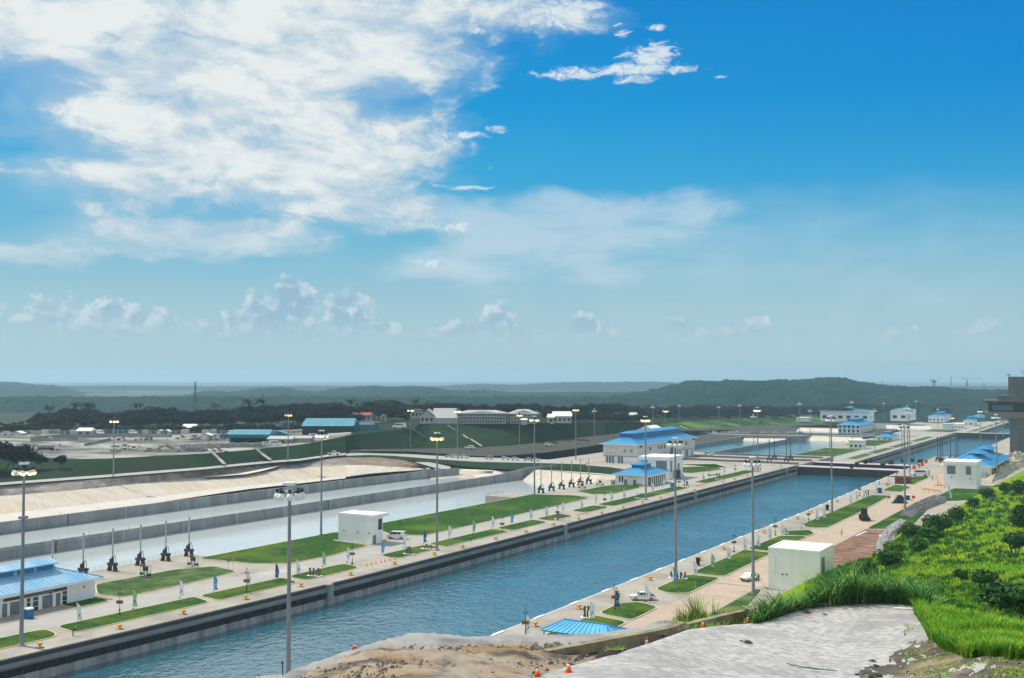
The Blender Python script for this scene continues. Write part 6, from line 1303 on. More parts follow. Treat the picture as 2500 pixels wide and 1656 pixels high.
# backhoe on the right-hand road
t = thing('backhoe_loader', 'black backhoe loader driving on the right-hand road', 'backhoe', at(2110, 1270), -1.2)
MB().box(-1.6, 2.2, -.75, .75, .8, 1.7).build('chassis', STEELD, t); MB().box(-.9, .9, -.8, .8, 1.7, 1.85).build('cab_floor', STEELD, t)
b = MB(); [b.beam((x, y, 1.8), (x * .9, y * .95, 3.2), .12, .12) for x in (-.85, .85) for y in (-.75, .75)]; b.build('cab_pillar', BLACK, t); MB().box(-1.0, 1.0, -.9, .9, 3.2, 3.4).build('cab_roof', BLACK, t); MB().box(-.75, .75, -.7, .7, 1.85, 3.15).build('cab_glass', GLASS, t)
for wx, r_ in ((-1.1, .85), (1.7, .55)):
    for sg in (-1, 1): MB().tube((wx, sg * .8, r_), (wx, sg * 1.25, r_), r_, n=14).build('wheel', TYRE, t)
b = MB(); b.add([(2.7, -1.2, .2), (2.7, 1.2, .2), (3.6, 1.2, .3), (3.6, -1.2, .3), (2.7, -1.2, 1.3), (2.7, 1.2, 1.3)], [(0, 1, 2, 3), (0, 4, 5, 1), (0, 3, 4), (1, 5, 2)]); b.build('bucket', STEELD, t)
b = MB(); [b.beam((.9, y, 1.5), (2.8, y, .8), .2, .25) for y in (-.6, .6)]; b.build('loader_arm', STEELD, t)
b = MB(); b.beam((-1.6, 0, 1.2), (-2.6, 0, 3.3), .35, .4); b.beam((-2.6, 0, 3.3), (-3.4, 0, 1.8), .3, .35); b.box(-3.8, -3.0, -.4, .4, 1.0, 1.8); b.build('digger_arm', STEELD, t); t.scale = (1.25, 1.25, 1.25)
# road barriers and small works
t = thing('barrier', 'black and white road barrier with orange flags beside the lamp mast', 'barrier', at(2196, 1229), .5)
b = MB(); b.add([(-3.4, -.6, 0), (3.4, -.6, 0), (3.4, .6, 0), (-3.4, .6, 0), (-1.4, -.6, 3.4), (1.0, -.6, 3.4), (1.0, .6, 3.4), (-1.4, .6, 3.4)], [(0, 1, 5, 4), (1, 2, 6, 5), (2, 3, 7, 6), (3, 0, 4, 7), (4, 5, 6, 7)]); b.build('board', STEELD, t); MB().beam((-3.3, -.7, .6), (-1.2, -.7, 3.5), .15, .7).build('stripe', WHITEB, t)
for a in (-5, 5.2): b = MB(); b.tube((a, 0, 0), (a, 0, 3.2), .06, n=5); b.box(a, a + 1.3, -.03, .03, 2.0, 3.2); b.build('orange_flag', ORANGE, t)
t = thing('storage_pallet', 'rusty brown crate stack on the near bank beside the right-hand road', 'crate', at(2205, 1181), .3)
for k in range(4): MB().box(-3.8 + k * 1.9, -2.0 + k * 1.9, -1.6, 1.6, 0, 3.2).build('crate', mat('rusty_crate', (.20, .07, .03), .8, (.12, .05, .03), .8, 4), t)
MB().box(-8.5, 4, -.3, .3, 3.3, 3.7).build('plank', BROWNS, t)
for i, (x0_, y0_, x1_, y1_, lab) in enumerate(((2253, 1199, 2296, 1204, 'orange wooden rail fence beside the right-hand road'), (2282, 1189, 2306, 1191, 'short orange barrier rail before the shuttered booth'))):
    a = at(x0_, y0_); c = at(x1_, y1_); b = MB(); b.beam(a + Vector((0, 0, 1)), c + Vector((0, 0, 1)), .15, .5); 
    for k in range(4): q = a.lerp(c, k / 3); b.beam(q, q + Vector((0, 0, 1.2)), .2, .2)
    tag(b.build('rail_fence', mat('orange_timber', (.50, .24, .09), .8)), lab, 'fence')
for i, (x, y) in enumerate(((2232, 1146), (2243, 1142), (2252, 1139), (2261, 1131), (2168, 1186))):
    p = at(x, y); b = MB(); b.box(-.9, .9, -.2, .2, 0, 2.2 if i < 4 else 1.2); o = b.build('plastic_barrier', ORANGE, None, p); tag(o, ORD[i] + ' orange plastic barrier from the left by the gate end of the near bank', 'barrier', 'orange barriers')
for i, (x, y) in enumerate(((2155, 1141 - 1), (2175, 1134), (2205, 1129), (2226, 1128), (2246, 1130))):
    t = thing('winch', ORD[i] + ' dark winch from the left on the gate machinery deck', 'winch', at(x, y, .2), .3, 'winches on the gate deck'); MB().box(-1.6, 1.6, -1, 1, 0, 1.1).build('housing', STEELD, t); MB().tube((-1.2, 0, 1.6), (1.2, 0, 1.6), .7, n=12).build('drum', STEELD, t); MB().tube((1.5, 0, 0), (1.5, 0, 3.2), .12, n=5).build('post', STEELD, t)
# blue ribbed shelter roof half hidden by the bank
O = Vector((-97.0, 190.5, 0)); t = thing('shelter', 'bright blue ribbed shelter roof half hidden by the grey bank', 'shelter', O, -math.pi / 2)
x0, x1, y0, y1, z = -4.6, 4.6, -7.2, 8.0, 3.0
SB = mat('shelter_blue', (.10, .42, .66), .4, (.14, .48, .72), .4, 4); SBR = mat('shelter_rib', (.03, .26, .50), .4)
MB().box(x0 + .2, x1 - .2, y0 + .2, y1 - .2, z - .25, z).build('fascia', SBR, t)
for sx_ in (-1, 1):
    e0, e1 = Vector((sx_ * 4.6, y0, z)), Vector((sx_ * 4.6, y1, z)); r0, r1 = Vector((0, y0 + 3.0, z + 1.5)), Vector((0, y1 - 3.0, z + 1.5))
    seams(t, e0, e1, r0, r1, 13, SB, rib=.12)
for Y, Yr_ in ((y0, y0 + 3), (y1, y1 - 3)): seams(t, Vector((-4.6, Y, z)), Vector((4.6, Y, z)), Vector((0, Yr_, z + 1.5)), Vector((0, Yr_, z + 1.5)), 6, SB, rib=.1)
b = MB(); b.beam((0, y0 + 3, z + 1.6), (0, y1 - 3, z + 1.6), .4, .15); [b.beam((sx_ * 4.6, Y, z + .08), (0, Yr_, z + 1.6), .3, .14) for sx_ in (-1, 1) for Y, Yr_ in ((y0, y0 + 3), (y1, y1 - 3))]; b.build('ridge_cap', SBR, t)
for sx_ in (-4.2, 4.2):
    for Y in (y0 + .6, y1 - .6): MB().tube((sx_, Y, 0), (sx_, Y, z), .12, n=6).build('post', BLUED, t)

# ------------------------------------------------------------------ people
SKIN = mat('skin', (.22, .12, .075), .6)
def person(p, rz, label, shirt, trousers, helmet=None, pose='stand', s=1.0):
    t = thing('person', label, 'person', p, rz); t.scale = (s, s, s)
    J = {'pelvis': (0, 0, .95), 'waist': (0, .0, 1.10), 'chest': (0, .01, 1.32), 'neck': (0, .02, 1.50), 'jaw': (0, -.03, 1.58), 'head': (0, -.01, 1.68), 'crown': (0, 0, 1.75), 'shL': (-.17, .01, 1.43), 'shR': (.17, .01, 1.43), 'elL': (-.25, .03, 1.15), 'elR': (.25, .03, 1.15), 'haL': (-.25, -.08, .92), 'haR': (.25, -.08, .92), 'fiL': (-.24, -.11, .83), 'fiR': (.24, -.11, .83),
         'hiL': (-.09, 0, .90), 'hiR': (.09, 0, .90), 'knL': (-.11, -.02, .50), 'knR': (.11, -.02, .50), 'anL': (-.11, .02, .09), 'anR': (.11, .02, .09), 'toL': (-.12, -.15, .04), 'toR': (.12, -.15, .04)}
    if pose == 'walk': J.update(knL=(-.10, -.20, .53), anL=(-.10, -.22, .10), toL=(-.10, -.38, .07), knR=(.10, .06, .50), anR=(.10, .28, .13), toR=(.10, .16, .05), elL=(-.24, .16, 1.17), haL=(-.22, .10, .95), fiL=(-.22, .06, .87), elR=(.24, -.10, 1.17), haR=(.22, -.28, 1.02), fiR=(.22, -.35, .97))
    if pose == 'bend': J.update(waist=(0, -.06, 1.06), chest=(0, -.24, 1.18), neck=(0, -.38, 1.28), jaw=(0, -.46, 1.30), head=(0, -.47, 1.38), crown=(0, -.49, 1.45), shL=(-.17, -.32, 1.25), shR=(.17, -.32, 1.25), elL=(-.22, -.38, .98), elR=(.22, -.38, .98), haL=(-.16, -.50, .80), haR=(.16, -.50, .80), fiL=(-.14, -.54, .72), fiR=(.14, -.54, .72))
    if pose == 'sit': J.update(**{k: (v[0], v[1], v[2] - .45) for k, v in J.items()}); J.update(knL=(-.12, -.42, .50), knR=(.12, -.42, .50), anL=(-.12, -.44, .09), anR=(.12, -.44, .09), toL=(-.12, -.60, .04), toR=(.12, -.60, .04))
    rad = {'pelvis': .145, 'waist': .125, 'chest': .15, 'neck': .058, 'jaw': .07, 'head': .092, 'crown': .06, 'shL': .065, 'shR': .065, 'elL': .045, 'elR': .045, 'haL': .032, 'haR': .032, 'fiL': .03, 'fiR': .03, 'hiL': .09, 'hiR': .09, 'knL': .06, 'knR': .06, 'anL': .042, 'anR': .042, 'toL': .035, 'toR': .035}
    E_ = [('pelvis', 'waist'), ('waist', 'chest'), ('chest', 'neck'), ('neck', 'jaw'), ('jaw', 'head'), ('head', 'crown'), ('chest', 'shL'), ('chest', 'shR'), ('shL', 'elL'), ('shR', 'elR'), ('elL', 'haL'), ('elR', 'haR'), ('haL', 'fiL'), ('haR', 'fiR'), ('pelvis', 'hiL'), ('pelvis', 'hiR'), ('hiL', 'knL'), ('hiR', 'knR'), ('knL', 'anL'), ('knR', 'anR'), ('anL', 'toL'), ('anR', 'toR')]
    ks = list(J); me = bpy.data.meshes.new('body'); me.from_pydata([J[k] for k in ks], [(ks.index(a), ks.index(b_)) for a, b_ in E_], [])
    tmp = bpy.data.objects.new('tmp_body', me); COL.objects.link(tmp); mod = tmp.modifiers.new('s', 'SKIN')
    for i, k in enumerate(ks): sv = me.skin_vertices[0].data[i]; sv.radius = (rad[k], rad[k] * (.78 if k in ('pelvis', 'waist', 'chest') else 1)); sv.use_root = (k == 'pelvis')
    tmp.modifiers.new('d', 'SUBSURF').levels = 1
    dg = bpy.context.evaluated_depsgraph_get(); em = bpy.data.meshes.new_from_object(tmp.evaluated_get(dg)); bpy.data.objects.remove(tmp)
    em.materials.clear(); [em.materials.append(m) for m in (shirt, trousers, SKIN, BLACK)]
    hd = Vector(J['jaw']); pv = J['pelvis'][2]
    for f in em.polygons:
        c = f.center; f.use_smooth = True
        if (c - Vector(J['head'])).length < .17 or min((c - Vector(J[k])).length for k in ('haL', 'haR', 'fiL', 'fiR')) < .11: f.material_index = 2
        elif min((c - Vector(J[k])).length for k in ('toL', 'toR', 'anL', 'anR')) < .11: f.material_index = 3
        elif min((c - Vector(J[k])).length for k in ('hiL', 'hiR', 'knL', 'knR', 'pelvis')) < .16 or c.z < pv - .15 and abs(c.x) < .2: f.material_index = 1
    em.name = 'body'; obj('body', em, t)
    h = Vector(J['head'])
    MB().lathe((h.x, h.y + .01, h.z), [(.14 if helmet else .10, .02), (.115, .03), (.105, .09), (.05, .14)], 10).build('helmet' if helmet else 'hair', helmet or BLACK, t)
    return t
WB = mat('cloth_blue', (.05, .09, .16), .9); WGY = mat('cloth_grey', (.05, .055, .06), .9); WOR = mat('cloth_orange', (.80, .16, .03), .8); WKH = mat('cloth_khaki', (.30, .24, .15), .9); WYE = mat('cloth_yellow', (.70, .60, .02), .8)
person(at(178, 1553), 2.2, 'person in dark clothes and yellow helmet on the kerb of the left promenade', WGY, WGY, YELLOW, 'bend', 1.25)
person(at(1150, 1326), 2.0, 'person with yellow top standing at the lawn edge on the left bank', WGY, WGY, WYE, 'stand', 1.15)
person(at(1363, 1271), 1.0, 'person in brown at the tip of the middle lawn', WKH, WKH, None, 'stand', 1.1)
person(at(2055, 1310), .4, 'person in orange walking on the right-hand road above the red soil', WOR, WKH, None, 'walk', 1.25)
person(at(2277, 1174), .2, 'person in dark clothes standing on the road before the shuttered booth', WGY, WB, None, 'stand', 1.25)
person(at(2285, 1172), 1.5, 'person in orange bending over on the road before the shuttered booth', WOR, WKH, None, 'bend', 1.25)
person(at(2290, 1184), 1.0, 'person in red beside the orange barrier', mat('cloth_red', (.35, .06, .03), .9), WKH, None, 'stand', 1.2); person(at(2295, 1187), 2.4, 'person in khaki beside the orange barrier', WKH, WKH, None, 'bend', 1.2)
person(at(1907, 1141 + 3), 1.0, 'person in yellow on the corner of the left bank by the gate', WYE, WKH, None, 'stand', 1.5)
person(at(1852, 1421), 1.0, 'person in dark clothes behind the double-cab pickup', WGY, WGY, None, 'stand', 1.2)

# ------------------------------------------------------------------ far masts and cranes
LAT = mat('lattice_steel', (.10, .13, .15), .7)
def lattice(x, yb_, yt, D, w, label, name='radio_mast', platform=False, jib=0.0):
    p = pol(x, D, sl(yb_)); H = (yb_ - yt) * D / F; t = thing(name, label, 'crane' if jib else 'mast', p, TH)
    b = MB(); n = 12
    for a, c in ((-w, -w), (w, -w), (w, w), (-w, w)): b.beam((a, c, 0), (a * .35, c * .35, H), w * .22, w * .22)
    for i in range(n):
        f0, f1 = 1 - .65 * i / n, 1 - .65 * (i + 1) / n
        for (a, c), (e, g__) in (((-w, -w), (w, -w)), ((w, -w), (w, w))): b.beam((a * f0, c * f0, H * i / n), (e * f1, g__ * f1, H * (i + 1) / n), w * .15, w * .15)
    b.build('lattice', LAT, t)
    if platform: b = MB(); b.add([(-w * 1.2, -w, H * .72), (w * 1.2, -w, H * .72), (w * 1.2, w, H * .72), (-w * 1.2, w, H * .72), (-w * 2.6, -w, H * .92), (w * 2.6, -w, H * .92), (w * 2.6, w, H * .92), (-w * 2.6, w, H * .92)], [(0, 1, 5, 4), (1, 2, 6, 5), (2, 3, 7, 6), (3, 0, 4, 7), (4, 5, 6, 7)]); b.build('pylon_head', LAT, t)
    if jib: b = MB(); b.beam((-jib * .4, 0, H), (jib, 0, H), w * .5, w * .5); b.beam((0, 0, H), (0, 0, H * 1.12), w * .4, w * .4); b.beam((0, 0, H * 1.12), (jib * .8, 0, H * 1.01), w * .12, w * .12); b.box(-jib * .4, -jib * .25, -w, w, H - 3 * w, H); b.build('jib', LAT, t)
lattice(477, 1000, 932, 950, 1.2, 'tall lattice radio mast rising from the wood at the left'); lattice(642, 985, 962, 1000, 1.2, 'short lattice mast among the tree tops'); lattice(1496, 985, 962, 1150, 1.4, 'short dark antenna mast on the wooded skyline')
t_ = [(2280, 950, 928, 3200, 3.2, 'pylon stump with flared head under a crane on the far ridge', True, 0), (2322, 950, 918, 3200, 1.6, 'thin crane mast on the far ridge, second from the left', False, 0), (2360, 955, 929, 3200, 3.0, 'bridge pylon under the right crane on the far ridge', False, 0), (2402, 955, 934, 3200, 1.6, 'short pylon stub on the far ridge beside the tower', False, 0)]
for x, a, c, D, w, lab, pl, jb in t_: lattice(x, a, c, D, w, lab, 'bridge_pylon', pl, jb)
lattice(2279, 950, 927, 3230, 1.0, 'crane with level jib over the flared pylon', 'tower_crane', False, 24); lattice(2361, 955, 924, 3230, 1.0, 'crane with long jib over the right pylon', 'tower_crane', False, 34); lattice(2155, 948, 931, 3000, 1.0, 'small crane behind the wooded ridge', 'tower_crane', False, 10)

# painted marks on the left road
b = MB()
for i in range(7):
    y = 214 + i * 1.6; b.add([(-207.2 + i * .1, y, .011), (-202.5 + i * .1, y, .011), (-202.5 + i * .1, y + .7, .011), (-207.2 + i * .1, y + .7, .011)], [(0, 1, 2, 3)])
for y in range(100, 620, 9): b.add([(LX(-202.8, y), y, .0105), (LX(-202.6, y), y, .0105), (LX(-202.6, y + 3), y + 3, .0105), (LX(-202.8, y + 3), y + 3, .0105)], [(0, 1, 2, 3)])
struct(b.build('road_marking', mat('worn_paint', (.60, .60, .57), .8, (.42, .41, .38), 1.2, 6)))
b = MB()
for y in range(70, 640, 14): b.add([(-91.4, y, .0105), (-91.2, y, .0105), (-91.2, y + 3, .0105), (-91.4, y + 3, .0105)], [(0, 1, 2, 3)])
struct(b.build('road_marking', MATS['worn_paint']))

# ------------------------------------------------------------------ the near bank: pale plateau, broken earth ledge, green hillside
EDGE_A = [(1000, 1760, 44), (1180, 1690, 50), (1270, 1658, 56), (1400, 1616, 62), (1500, 1590, 68), (1590, 1562, 75), (1680, 1531, 86), (1760, 1521, 92), (1850, 1515, 95), (1920, 1490, 100), (2000, 1474, 104), (2120, 1467, 105), (2200, 1470, 103), (2260, 1482, 98), (2320, 1502, 92), (2400, 1520, 85), (2500, 1545, 80), (2700, 1590, 76)]
PALEG = mat('pale_gravel', (.29, .285, .275), .95, (.49, .482, .465), 1.6, 12, col3=(.25, .245, .245), scale3=.13, f3=.75, bump=.07, bscale=3.0, coords='WORLD', lo=.38, hi=.6)
def near_profile(edge, x, D):
    ye, De = lerp_tab(edge, x); se = sl(ye)
    D1 = De * .55; s1 = max(.315, se + .06)
    if D >= D1: t = (D - D1) / (De - D1); return s1 + (se - s1) * (t ** .8)
    z1 = HC - s1 * D1; z0 = HC - 2.0; t = D / D1; return (HC - (z0 + (z1 - z0) * t ** .7)) / max(D, .1)
R = []; xs = list(range(1000, 2701, 14))
for j in range(46):
    t = j / 45; r = []
    for x in xs:
        ye, De = lerp_tab(EDGE_A, x); D = 3 + (De - 3) * t; p = pol(x, D, near_profile(EDGE_A, x, D))
        k = min(1, max(0, (t - .4) * 3)) * (1 - t ** 6 * .3); p.z += k * (.10 * fbm(p.x * .25, p.y * .25, 3) + .04 * fbm(p.x * 1.3, p.y * 1.3, 8)); r.append(p)
    R.append(r)
# the lip of the plateau drops a few metres
R.append([pol(x, lerp_tab(EDGE_A, x)[1] + .8, 0) + Vector((0, 0, -sl(lerp_tab(EDGE_A, x)[0]) * lerp_tab(EDGE_A, x)[1] - .9)) for x in xs])
R.append([pol(x, lerp_tab(EDGE_A, x)[1] + 2.5, 0) + Vector((0, 0, -sl(lerp_tab(EDGE_A, x)[0]) * lerp_tab(EDGE_A, x)[1] - 4)) for x in xs])
b = MB(); b.grid(R); struct(b.build('gravel_plateau', PALEG, smooth=True))

EDGE_B = [(250, 1800, 58), (500, 1700, 62), (600, 1662, 66), (700, 1643, 68), (760, 1624, 72), (820, 1604, 74), (870, 1588, 76), (915, 1570, 79), (960, 1557, 82), (1030, 1550, 84), (1090, 1550, 85), (1150, 1555, 86), (1250, 1556, 88), (1330, 1552, 90), (1420, 1546, 92), (1500, 1541, 94), (1560, 1532, 96), (1600, 1521, 97), (1700, 1511, 100), (1800, 1501, 104), (1900, 1482, 108), (1960, 1475, 110)]
EARTH = mat('broken_earth', (.26, .165, .08), .95, (.33, .285, .225), .14, 10, col3=(.055, .048, .038), scale3=.26, f3=.92, bump=.12, bscale=1.6, coords='WORLD', lo=.42, hi=.58)
R = []; xs = list(range(250, 1961, 9))
for j in range(52):
    t = j / 51; r = []
    for x in xs:
        ye, De = lerp_tab(EDGE_B, x); D = 22 + (De - 22) * t; p = pol(x, D, near_profile(EDGE_B, x, D) + (.0 if x < 1150 else 0))
        if x > 1200: p.z -= .9 * (1 - t) * min(1, (x - 1200) / 200)
        k = min(1, max(0, (t - .35) * 3)); rough_ = 1.0 if x < 1500 else .5
        p.z += k * rough_ * (1 - .75 * t ** 8) * (.55 * fbm(p.x * .16, p.y * .16, 1) + .30 * abs(fbm(p.x * .55, p.y * .55, 4)) + .10 * fbm(p.x * 1.8, p.y * 1.8, 6)); r.append(p)
    R.append(r)
def down(x, k, dz): ye, De = lerp_tab(EDGE_B, x); z = HC - sl(ye) * De; p = pol(x, De + k, 0); p.z = max(-.3, z - dz); return p
for k, dz in ((1.2, .7), (3.5, 3.5), (9, 11), (18, 22), (30, 60)): R.append([down(x, k, dz) for x in xs])
b = MB(); b.grid(R); struct(b.build('earth_ledge', EARTH, smooth=True))
# a grey shotcrete skin over the outer lip of the ledge
SHOT = mat('shotcrete', (.27, .265, .255), .95, (.36, .355, .34), .6, 10, bump=.08, bscale=2.5, coords='WORLD', col3=(.13, .125, .115), scale3=.3, f3=.8)
R = []
xs2 = list(range(600, 1720, 8))
for j in range(9):
    t = j / 8; r = []
    for x in xs2:
        ye, De = lerp_tab(EDGE_B, x); wd = lerp_tab([(600, 6), (870, 4), (960, 7), (1040, 11), (1150, 6), (1300, 3.5), (1480, 8), (1600, 9), (1720, 3)], x)[0]; D = De - wd * (1 - t); p = pol(x, D, near_profile(EDGE_B, x, D)); p.z += .22 + .20 * fbm(p.x * .3, p.y * .3, 7) + .16 * abs(fbm(p.x * 1.1, p.y * 1.1, 3)) - .55 * (1 - t) ** 3; r.append(p)
    R.append(r)
R.append([down(x, .9, .9) for x in xs2]); R.append([down(x, 2.5, 4.5) for x in xs2])
b = MB(); b.grid(R); struct(b.build('shotcrete_bank', SHOT, smooth=True))

TOE = [(1900, 1470, 240), (1950, 1440, 266), (2050, 1392, 292), (2140, 1362, 312), (2200, 1305, 350), (2283, 1275, 388), (2350, 1232, 440), (2410, 1196, 500), (2500, 1148, 606), (2600, 1105, 745), (2720, 1055, 1000)]
HILLG = mat('hill_grass', (.15, .25, .008), .95, (.24, .31, .010), .10, 9, spec=.1, bump=.25, bscale=.9, coords='WORLD', col3=(.06, .21, .008), scale3=.035, f3=.8)
HROWS = 70; R = []; xs = list(range(1900, 2721, 10)); HG = {}
for j in range(HROWS + 1):
    u = j / HROWS; r = []
    for x in xs:
        ye, De = lerp_tab(EDGE_A, x); yt, Dt = lerp_tab(TOE, x); D = De * (Dt / De) ** u; s = sl(ye) + .004 + (sl(yt) - 3.0 / Dt - sl(ye)) * u ** .92
        p = pol(x, D, s); k = math.sin(math.pi * min(1, u * 1.02)); p.z += k * (1.1 * fbm(p.x * .035, p.y * .035, 2) + .35 * fbm(p.x * .15, p.y * .15, 5)); r.append(p)
    R.append(r)
HILL = R; HX = xs
R = R + [[p + Vector((-2.5, 2, -3.6)) for p in R[-1]]]
b = MB(); b.grid(R); struct(b.build('grass_hillside', HILLG, smooth=True))
def hillpt(x, u):
    i = min(len(HX) - 2, max(0, (x - HX[0]) / 10)); i0 = int(i); j = min(HROWS - 1, max(0, u * HROWS)); j0 = int(j); a = HILL[j0][i0].lerp(HILL[j0][i0 + 1], i - i0); c = HILL[j0 + 1][i0].lerp(HILL[j0 + 1][i0 + 1], i - i0); return a.lerp(c, j - j0)
def platpt(x, t):
    ye, De = lerp_tab(EDGE_A, x); D = 3 + (De - 3) * t; return pol(x, D, near_profile(EDGE_A, x, D))
# grey rock and gravel at the toe of the hillside
ROCKG = mat('grey_rock', (.33, .33, .325), .95, (.20, .20, .195), .4, 8, bump=.15, bscale=1.2, coords='WORLD')
def mound(name, label, pts, h, m, cat='rock'):
    ring0 = [at(*q) for q in pts]; n = len(ring0); ring = []
    for i in range(n):
        for k in range(6): ring.append(ring0[i].lerp(ring0[(i + 1) % n], k / 6))
    c = sum(ring, Vector()) / len(ring); rows = []
    for j in range(15):
        t = j / 14; r = []
        for p in ring + ring[:1]:
            q = p.lerp(c, t); w = Vector((q.x * .22, q.y * .22, 0)); e = min(1, t * 4)
            q.z += h * (1 - (1 - min(1, t * 1.6)) ** 2) * (.75 + .6 * fbm(w.x, w.y, 1)) + e * (.55 * abs(fbm(w.x * 3, w.y * 3, 2)) + .25 * fbm(w.x * 9, w.y * 9, 3)) - (.15 if t == 0 else 0); r.append(q)
        rows.append(r)
    b = MB(); b.grid(rows); o = b.build(name, m); return tag(o, label, cat)
mound('rock_outcrop', 'pale grey rock outcrop at the toe of the green hillside', [(2135, 1370), (2140, 1320), (2165, 1285), (2200, 1265), (2215, 1270), (2190, 1310), (2185, 1350), (2160, 1385)], 1.0, ROCKG)
mound('rock_outcrop', 'dark grey gravel heap beside the right-hand road below the flag', [(2190, 1262), (2205, 1243), (2240, 1225), (2280, 1208), (2315, 1212), (2310, 1228), (2265, 1245), (2225, 1266)], .9, mat('dark_gravel', (.13, .13, .13), .95, (.075, .08, .075), .3, 8, bump=.1, bscale=1.5, coords='WORLD'))
mound('rock_outcrop', 'pale rock edge left of the hillside above the cube building', [(2060, 1392), (2085, 1376), (2120, 1358), (2142, 1362), (2140, 1385), (2100, 1400)], .8, ROCKG)
mound('rock_outcrop', 'tan rubble bank between the blue-roofed house and the tower', [(2400, 1165), (2420, 1140), (2450, 1118), (2490, 1105), (2520, 1112), (2500, 1140), (2450, 1165), (2420, 1180)], 5, mat('tan_rubble', (.48, .42, .30), .95, (.28, .26, .19), .35, 8, coords='WORLD'))

# ------------------------------------------------------------------ grasses
def blades(name, roots, hs, ws, bend, mats, label, seed=0, seg=3, lean=None):
    rs = np.random.RandomState(seed); n = len(roots); P = np.array([tuple(p) for p in roots]); a = rs.uniform(0, 2 * np.pi, n); h = np.array(hs); w = np.array(ws); be = bend * h * rs.uniform(.35, 1.3, n)
    dx, dy = np.cos(a), np.sin(a); V = []; 
    for k in range(seg + 1):
        t = k / seg; cx = P[:, 0] + dx * be * t * t; cy = P[:, 1] + dy * be * t * t; cz = P[:, 2] + h * (t - .28 * bend * t * t) - .05; ww = w * (1 - t ** 1.6) + .002
        V.append(np.stack([cx - dy * ww, cy + dx * ww, cz], 1)); V.append(np.stack([cx + dy * ww, cy - dx * ww, cz], 1))
    V = np.stack(V, 1).reshape(-1, 3); m = 2 * (seg + 1); base = np.arange(n)[:, None] * m; F_ = []
    for k in range(seg): F_.append(np.stack([base[:, 0] + 2 * k, base[:, 0] + 2 * k + 1, base[:, 0] + 2 * k + 3, base[:, 0] + 2 * k + 2], 1))
    F_ = np.stack(F_, 1).reshape(-1, 4); me = bpy.data.meshes.new(name); me.vertices.add(len(V)); me.vertices.foreach_set('co', V.ravel()); me.loops.add(F_.size); me.loops.foreach_set('vertex_index', F_.ravel()); me.polygons.add(len(F_)); me.polygons.foreach_set('loop_start', np.arange(0, F_.size, 4)); me.polygons.foreach_set('loop_total', np.full(len(F_), 4))
    for mm in mats: me.materials.append(mm)
    me.polygons.foreach_set('material_index', np.repeat(rs.randint(0, len(mats), n), seg)); me.update(); me.validate(); return stuff(obj(name, me), label)
def gm(name, c, c2): return mat(name, c, .7, c2, .25, 3, spec=.2, coords='WORLD')
G1 = gm('blade_bright', (.09, .33, .008), (.15, .38, .012)); G2 = gm('blade_yellow', (.30, .40, .010), (.38, .43, .018)); G3 = gm('blade_deep', (.035, .15, .012), (.06, .20, .014)); G4 = gm('blade_dry', (.36, .33, .10), (.26, .28, .07)); G5 = gm('reed_deep', (.016, .10, .018), (.035, .15, .022)); G6 = gm('reed_pale', (.16, .30, .06), (.24, .36, .10))
rs = np.random.RandomState(1)
def scatter_hill(n, u0, u1, x0, x1, dens=lambda x, u, p: True):
    out = []
    while len(out) < n:
        x = rs.uniform(x0, x1); u = rs.uniform(u0, u1)
        p = hillpt(x, u)
        if dens(x, u, p): out.append(p)
    return out
# sward over the hillside, in clumps
r_ = scatter_hill(62000, 0.02, .96, 1960, 2640)
dk = np.array([(p.x * FW[0] + p.y * FW[1]) / 300.0 for p in r_])
blades('hillside_grass', r_, rs.uniform(.35, .95, len(r_)) * (.35 + .65 * dk), rs.uniform(.05, .11, len(r_)) * (.3 + .7 * dk), .5, [G1, G2, G2, G1, G3], 'yellow green grass covering the hillside at the right', 1, 2)
# dark tufts dotted over it
rt = []; ht = []; wt = []
for c in scatter_hill(1500, .04, .94, 1990, 2640, lambda x, u, p: fbm(p.x * .02, p.y * .02, 3) > -.3):
    D = c.x * FW[0] + c.y * FW[1]; k_ = D / 300.0
    for k in range(22): rt.append(c + Vector((rs.normal(0, .36 * k_ + .08), rs.normal(0, .36 * k_ + .08), 0))); ht.append(rs.uniform(.55, 1.45) * k_ + .25); wt.append(rs.uniform(.05, .12) * k_ + .012)
blades('grass_tufts', rt, ht, wt, .55, [G5, G5, G3], 'dark grass tufts dotted over the hillside', 2, 2)
# long grass in the near right corner
rg = []; hg = []; wg = []
n_ = 0
while n_ < 60000:
    x = rs.uniform(2225, 2700); t = rs.uniform(.55, 1.0); p = platpt(x, t); q = pol(x, 1, 0)
    D = p.x * FW[0] + p.y * FW[1]; y = 919.5 + F * (HC - p.z) / D
    lim = lerp_tab([(2225, 1500), (2250, 1530), (2262, 1555), (2300, 1585), (2360, 1600), (2420, 1598), (2500, 1605), (2700, 1640)], x)[0] + 10 * fbm(x * .03, t * 9, 2)
    if y > lim: continue
    rg.append(p); v = 1.15 if y > lim - 12 else 1.0; hg.append(rs.uniform(.5, 1.35) * v * (1 + .5 * fbm(p.x * .2, p.y * .2, 4))); wg.append(rs.uniform(.022, .05)); n_ += 1
blades('long_grass', rg, hg, wg, .6, [G1, G1, G3, G1, G2], 'long bright green grass in the near right corner', 3, 3)
# fine weeds and soil stain at its foot
rg = []; 
while len(rg) < 14000:
    x = rs.uniform(2200, 2700); t = rs.uniform(.5, .9); p = platpt(x, t)
    if fbm(p.x * .35, p.y * .35, 12) > .02: rg.append(p)
blades('low_weeds', rg, rs.uniform(.08, .3, len(rg)), rs.uniform(.02, .05, len(rg)), .9, [G2, G4, G1, G3], 'low weeds over dark soil at the bottom right', 4, 2)
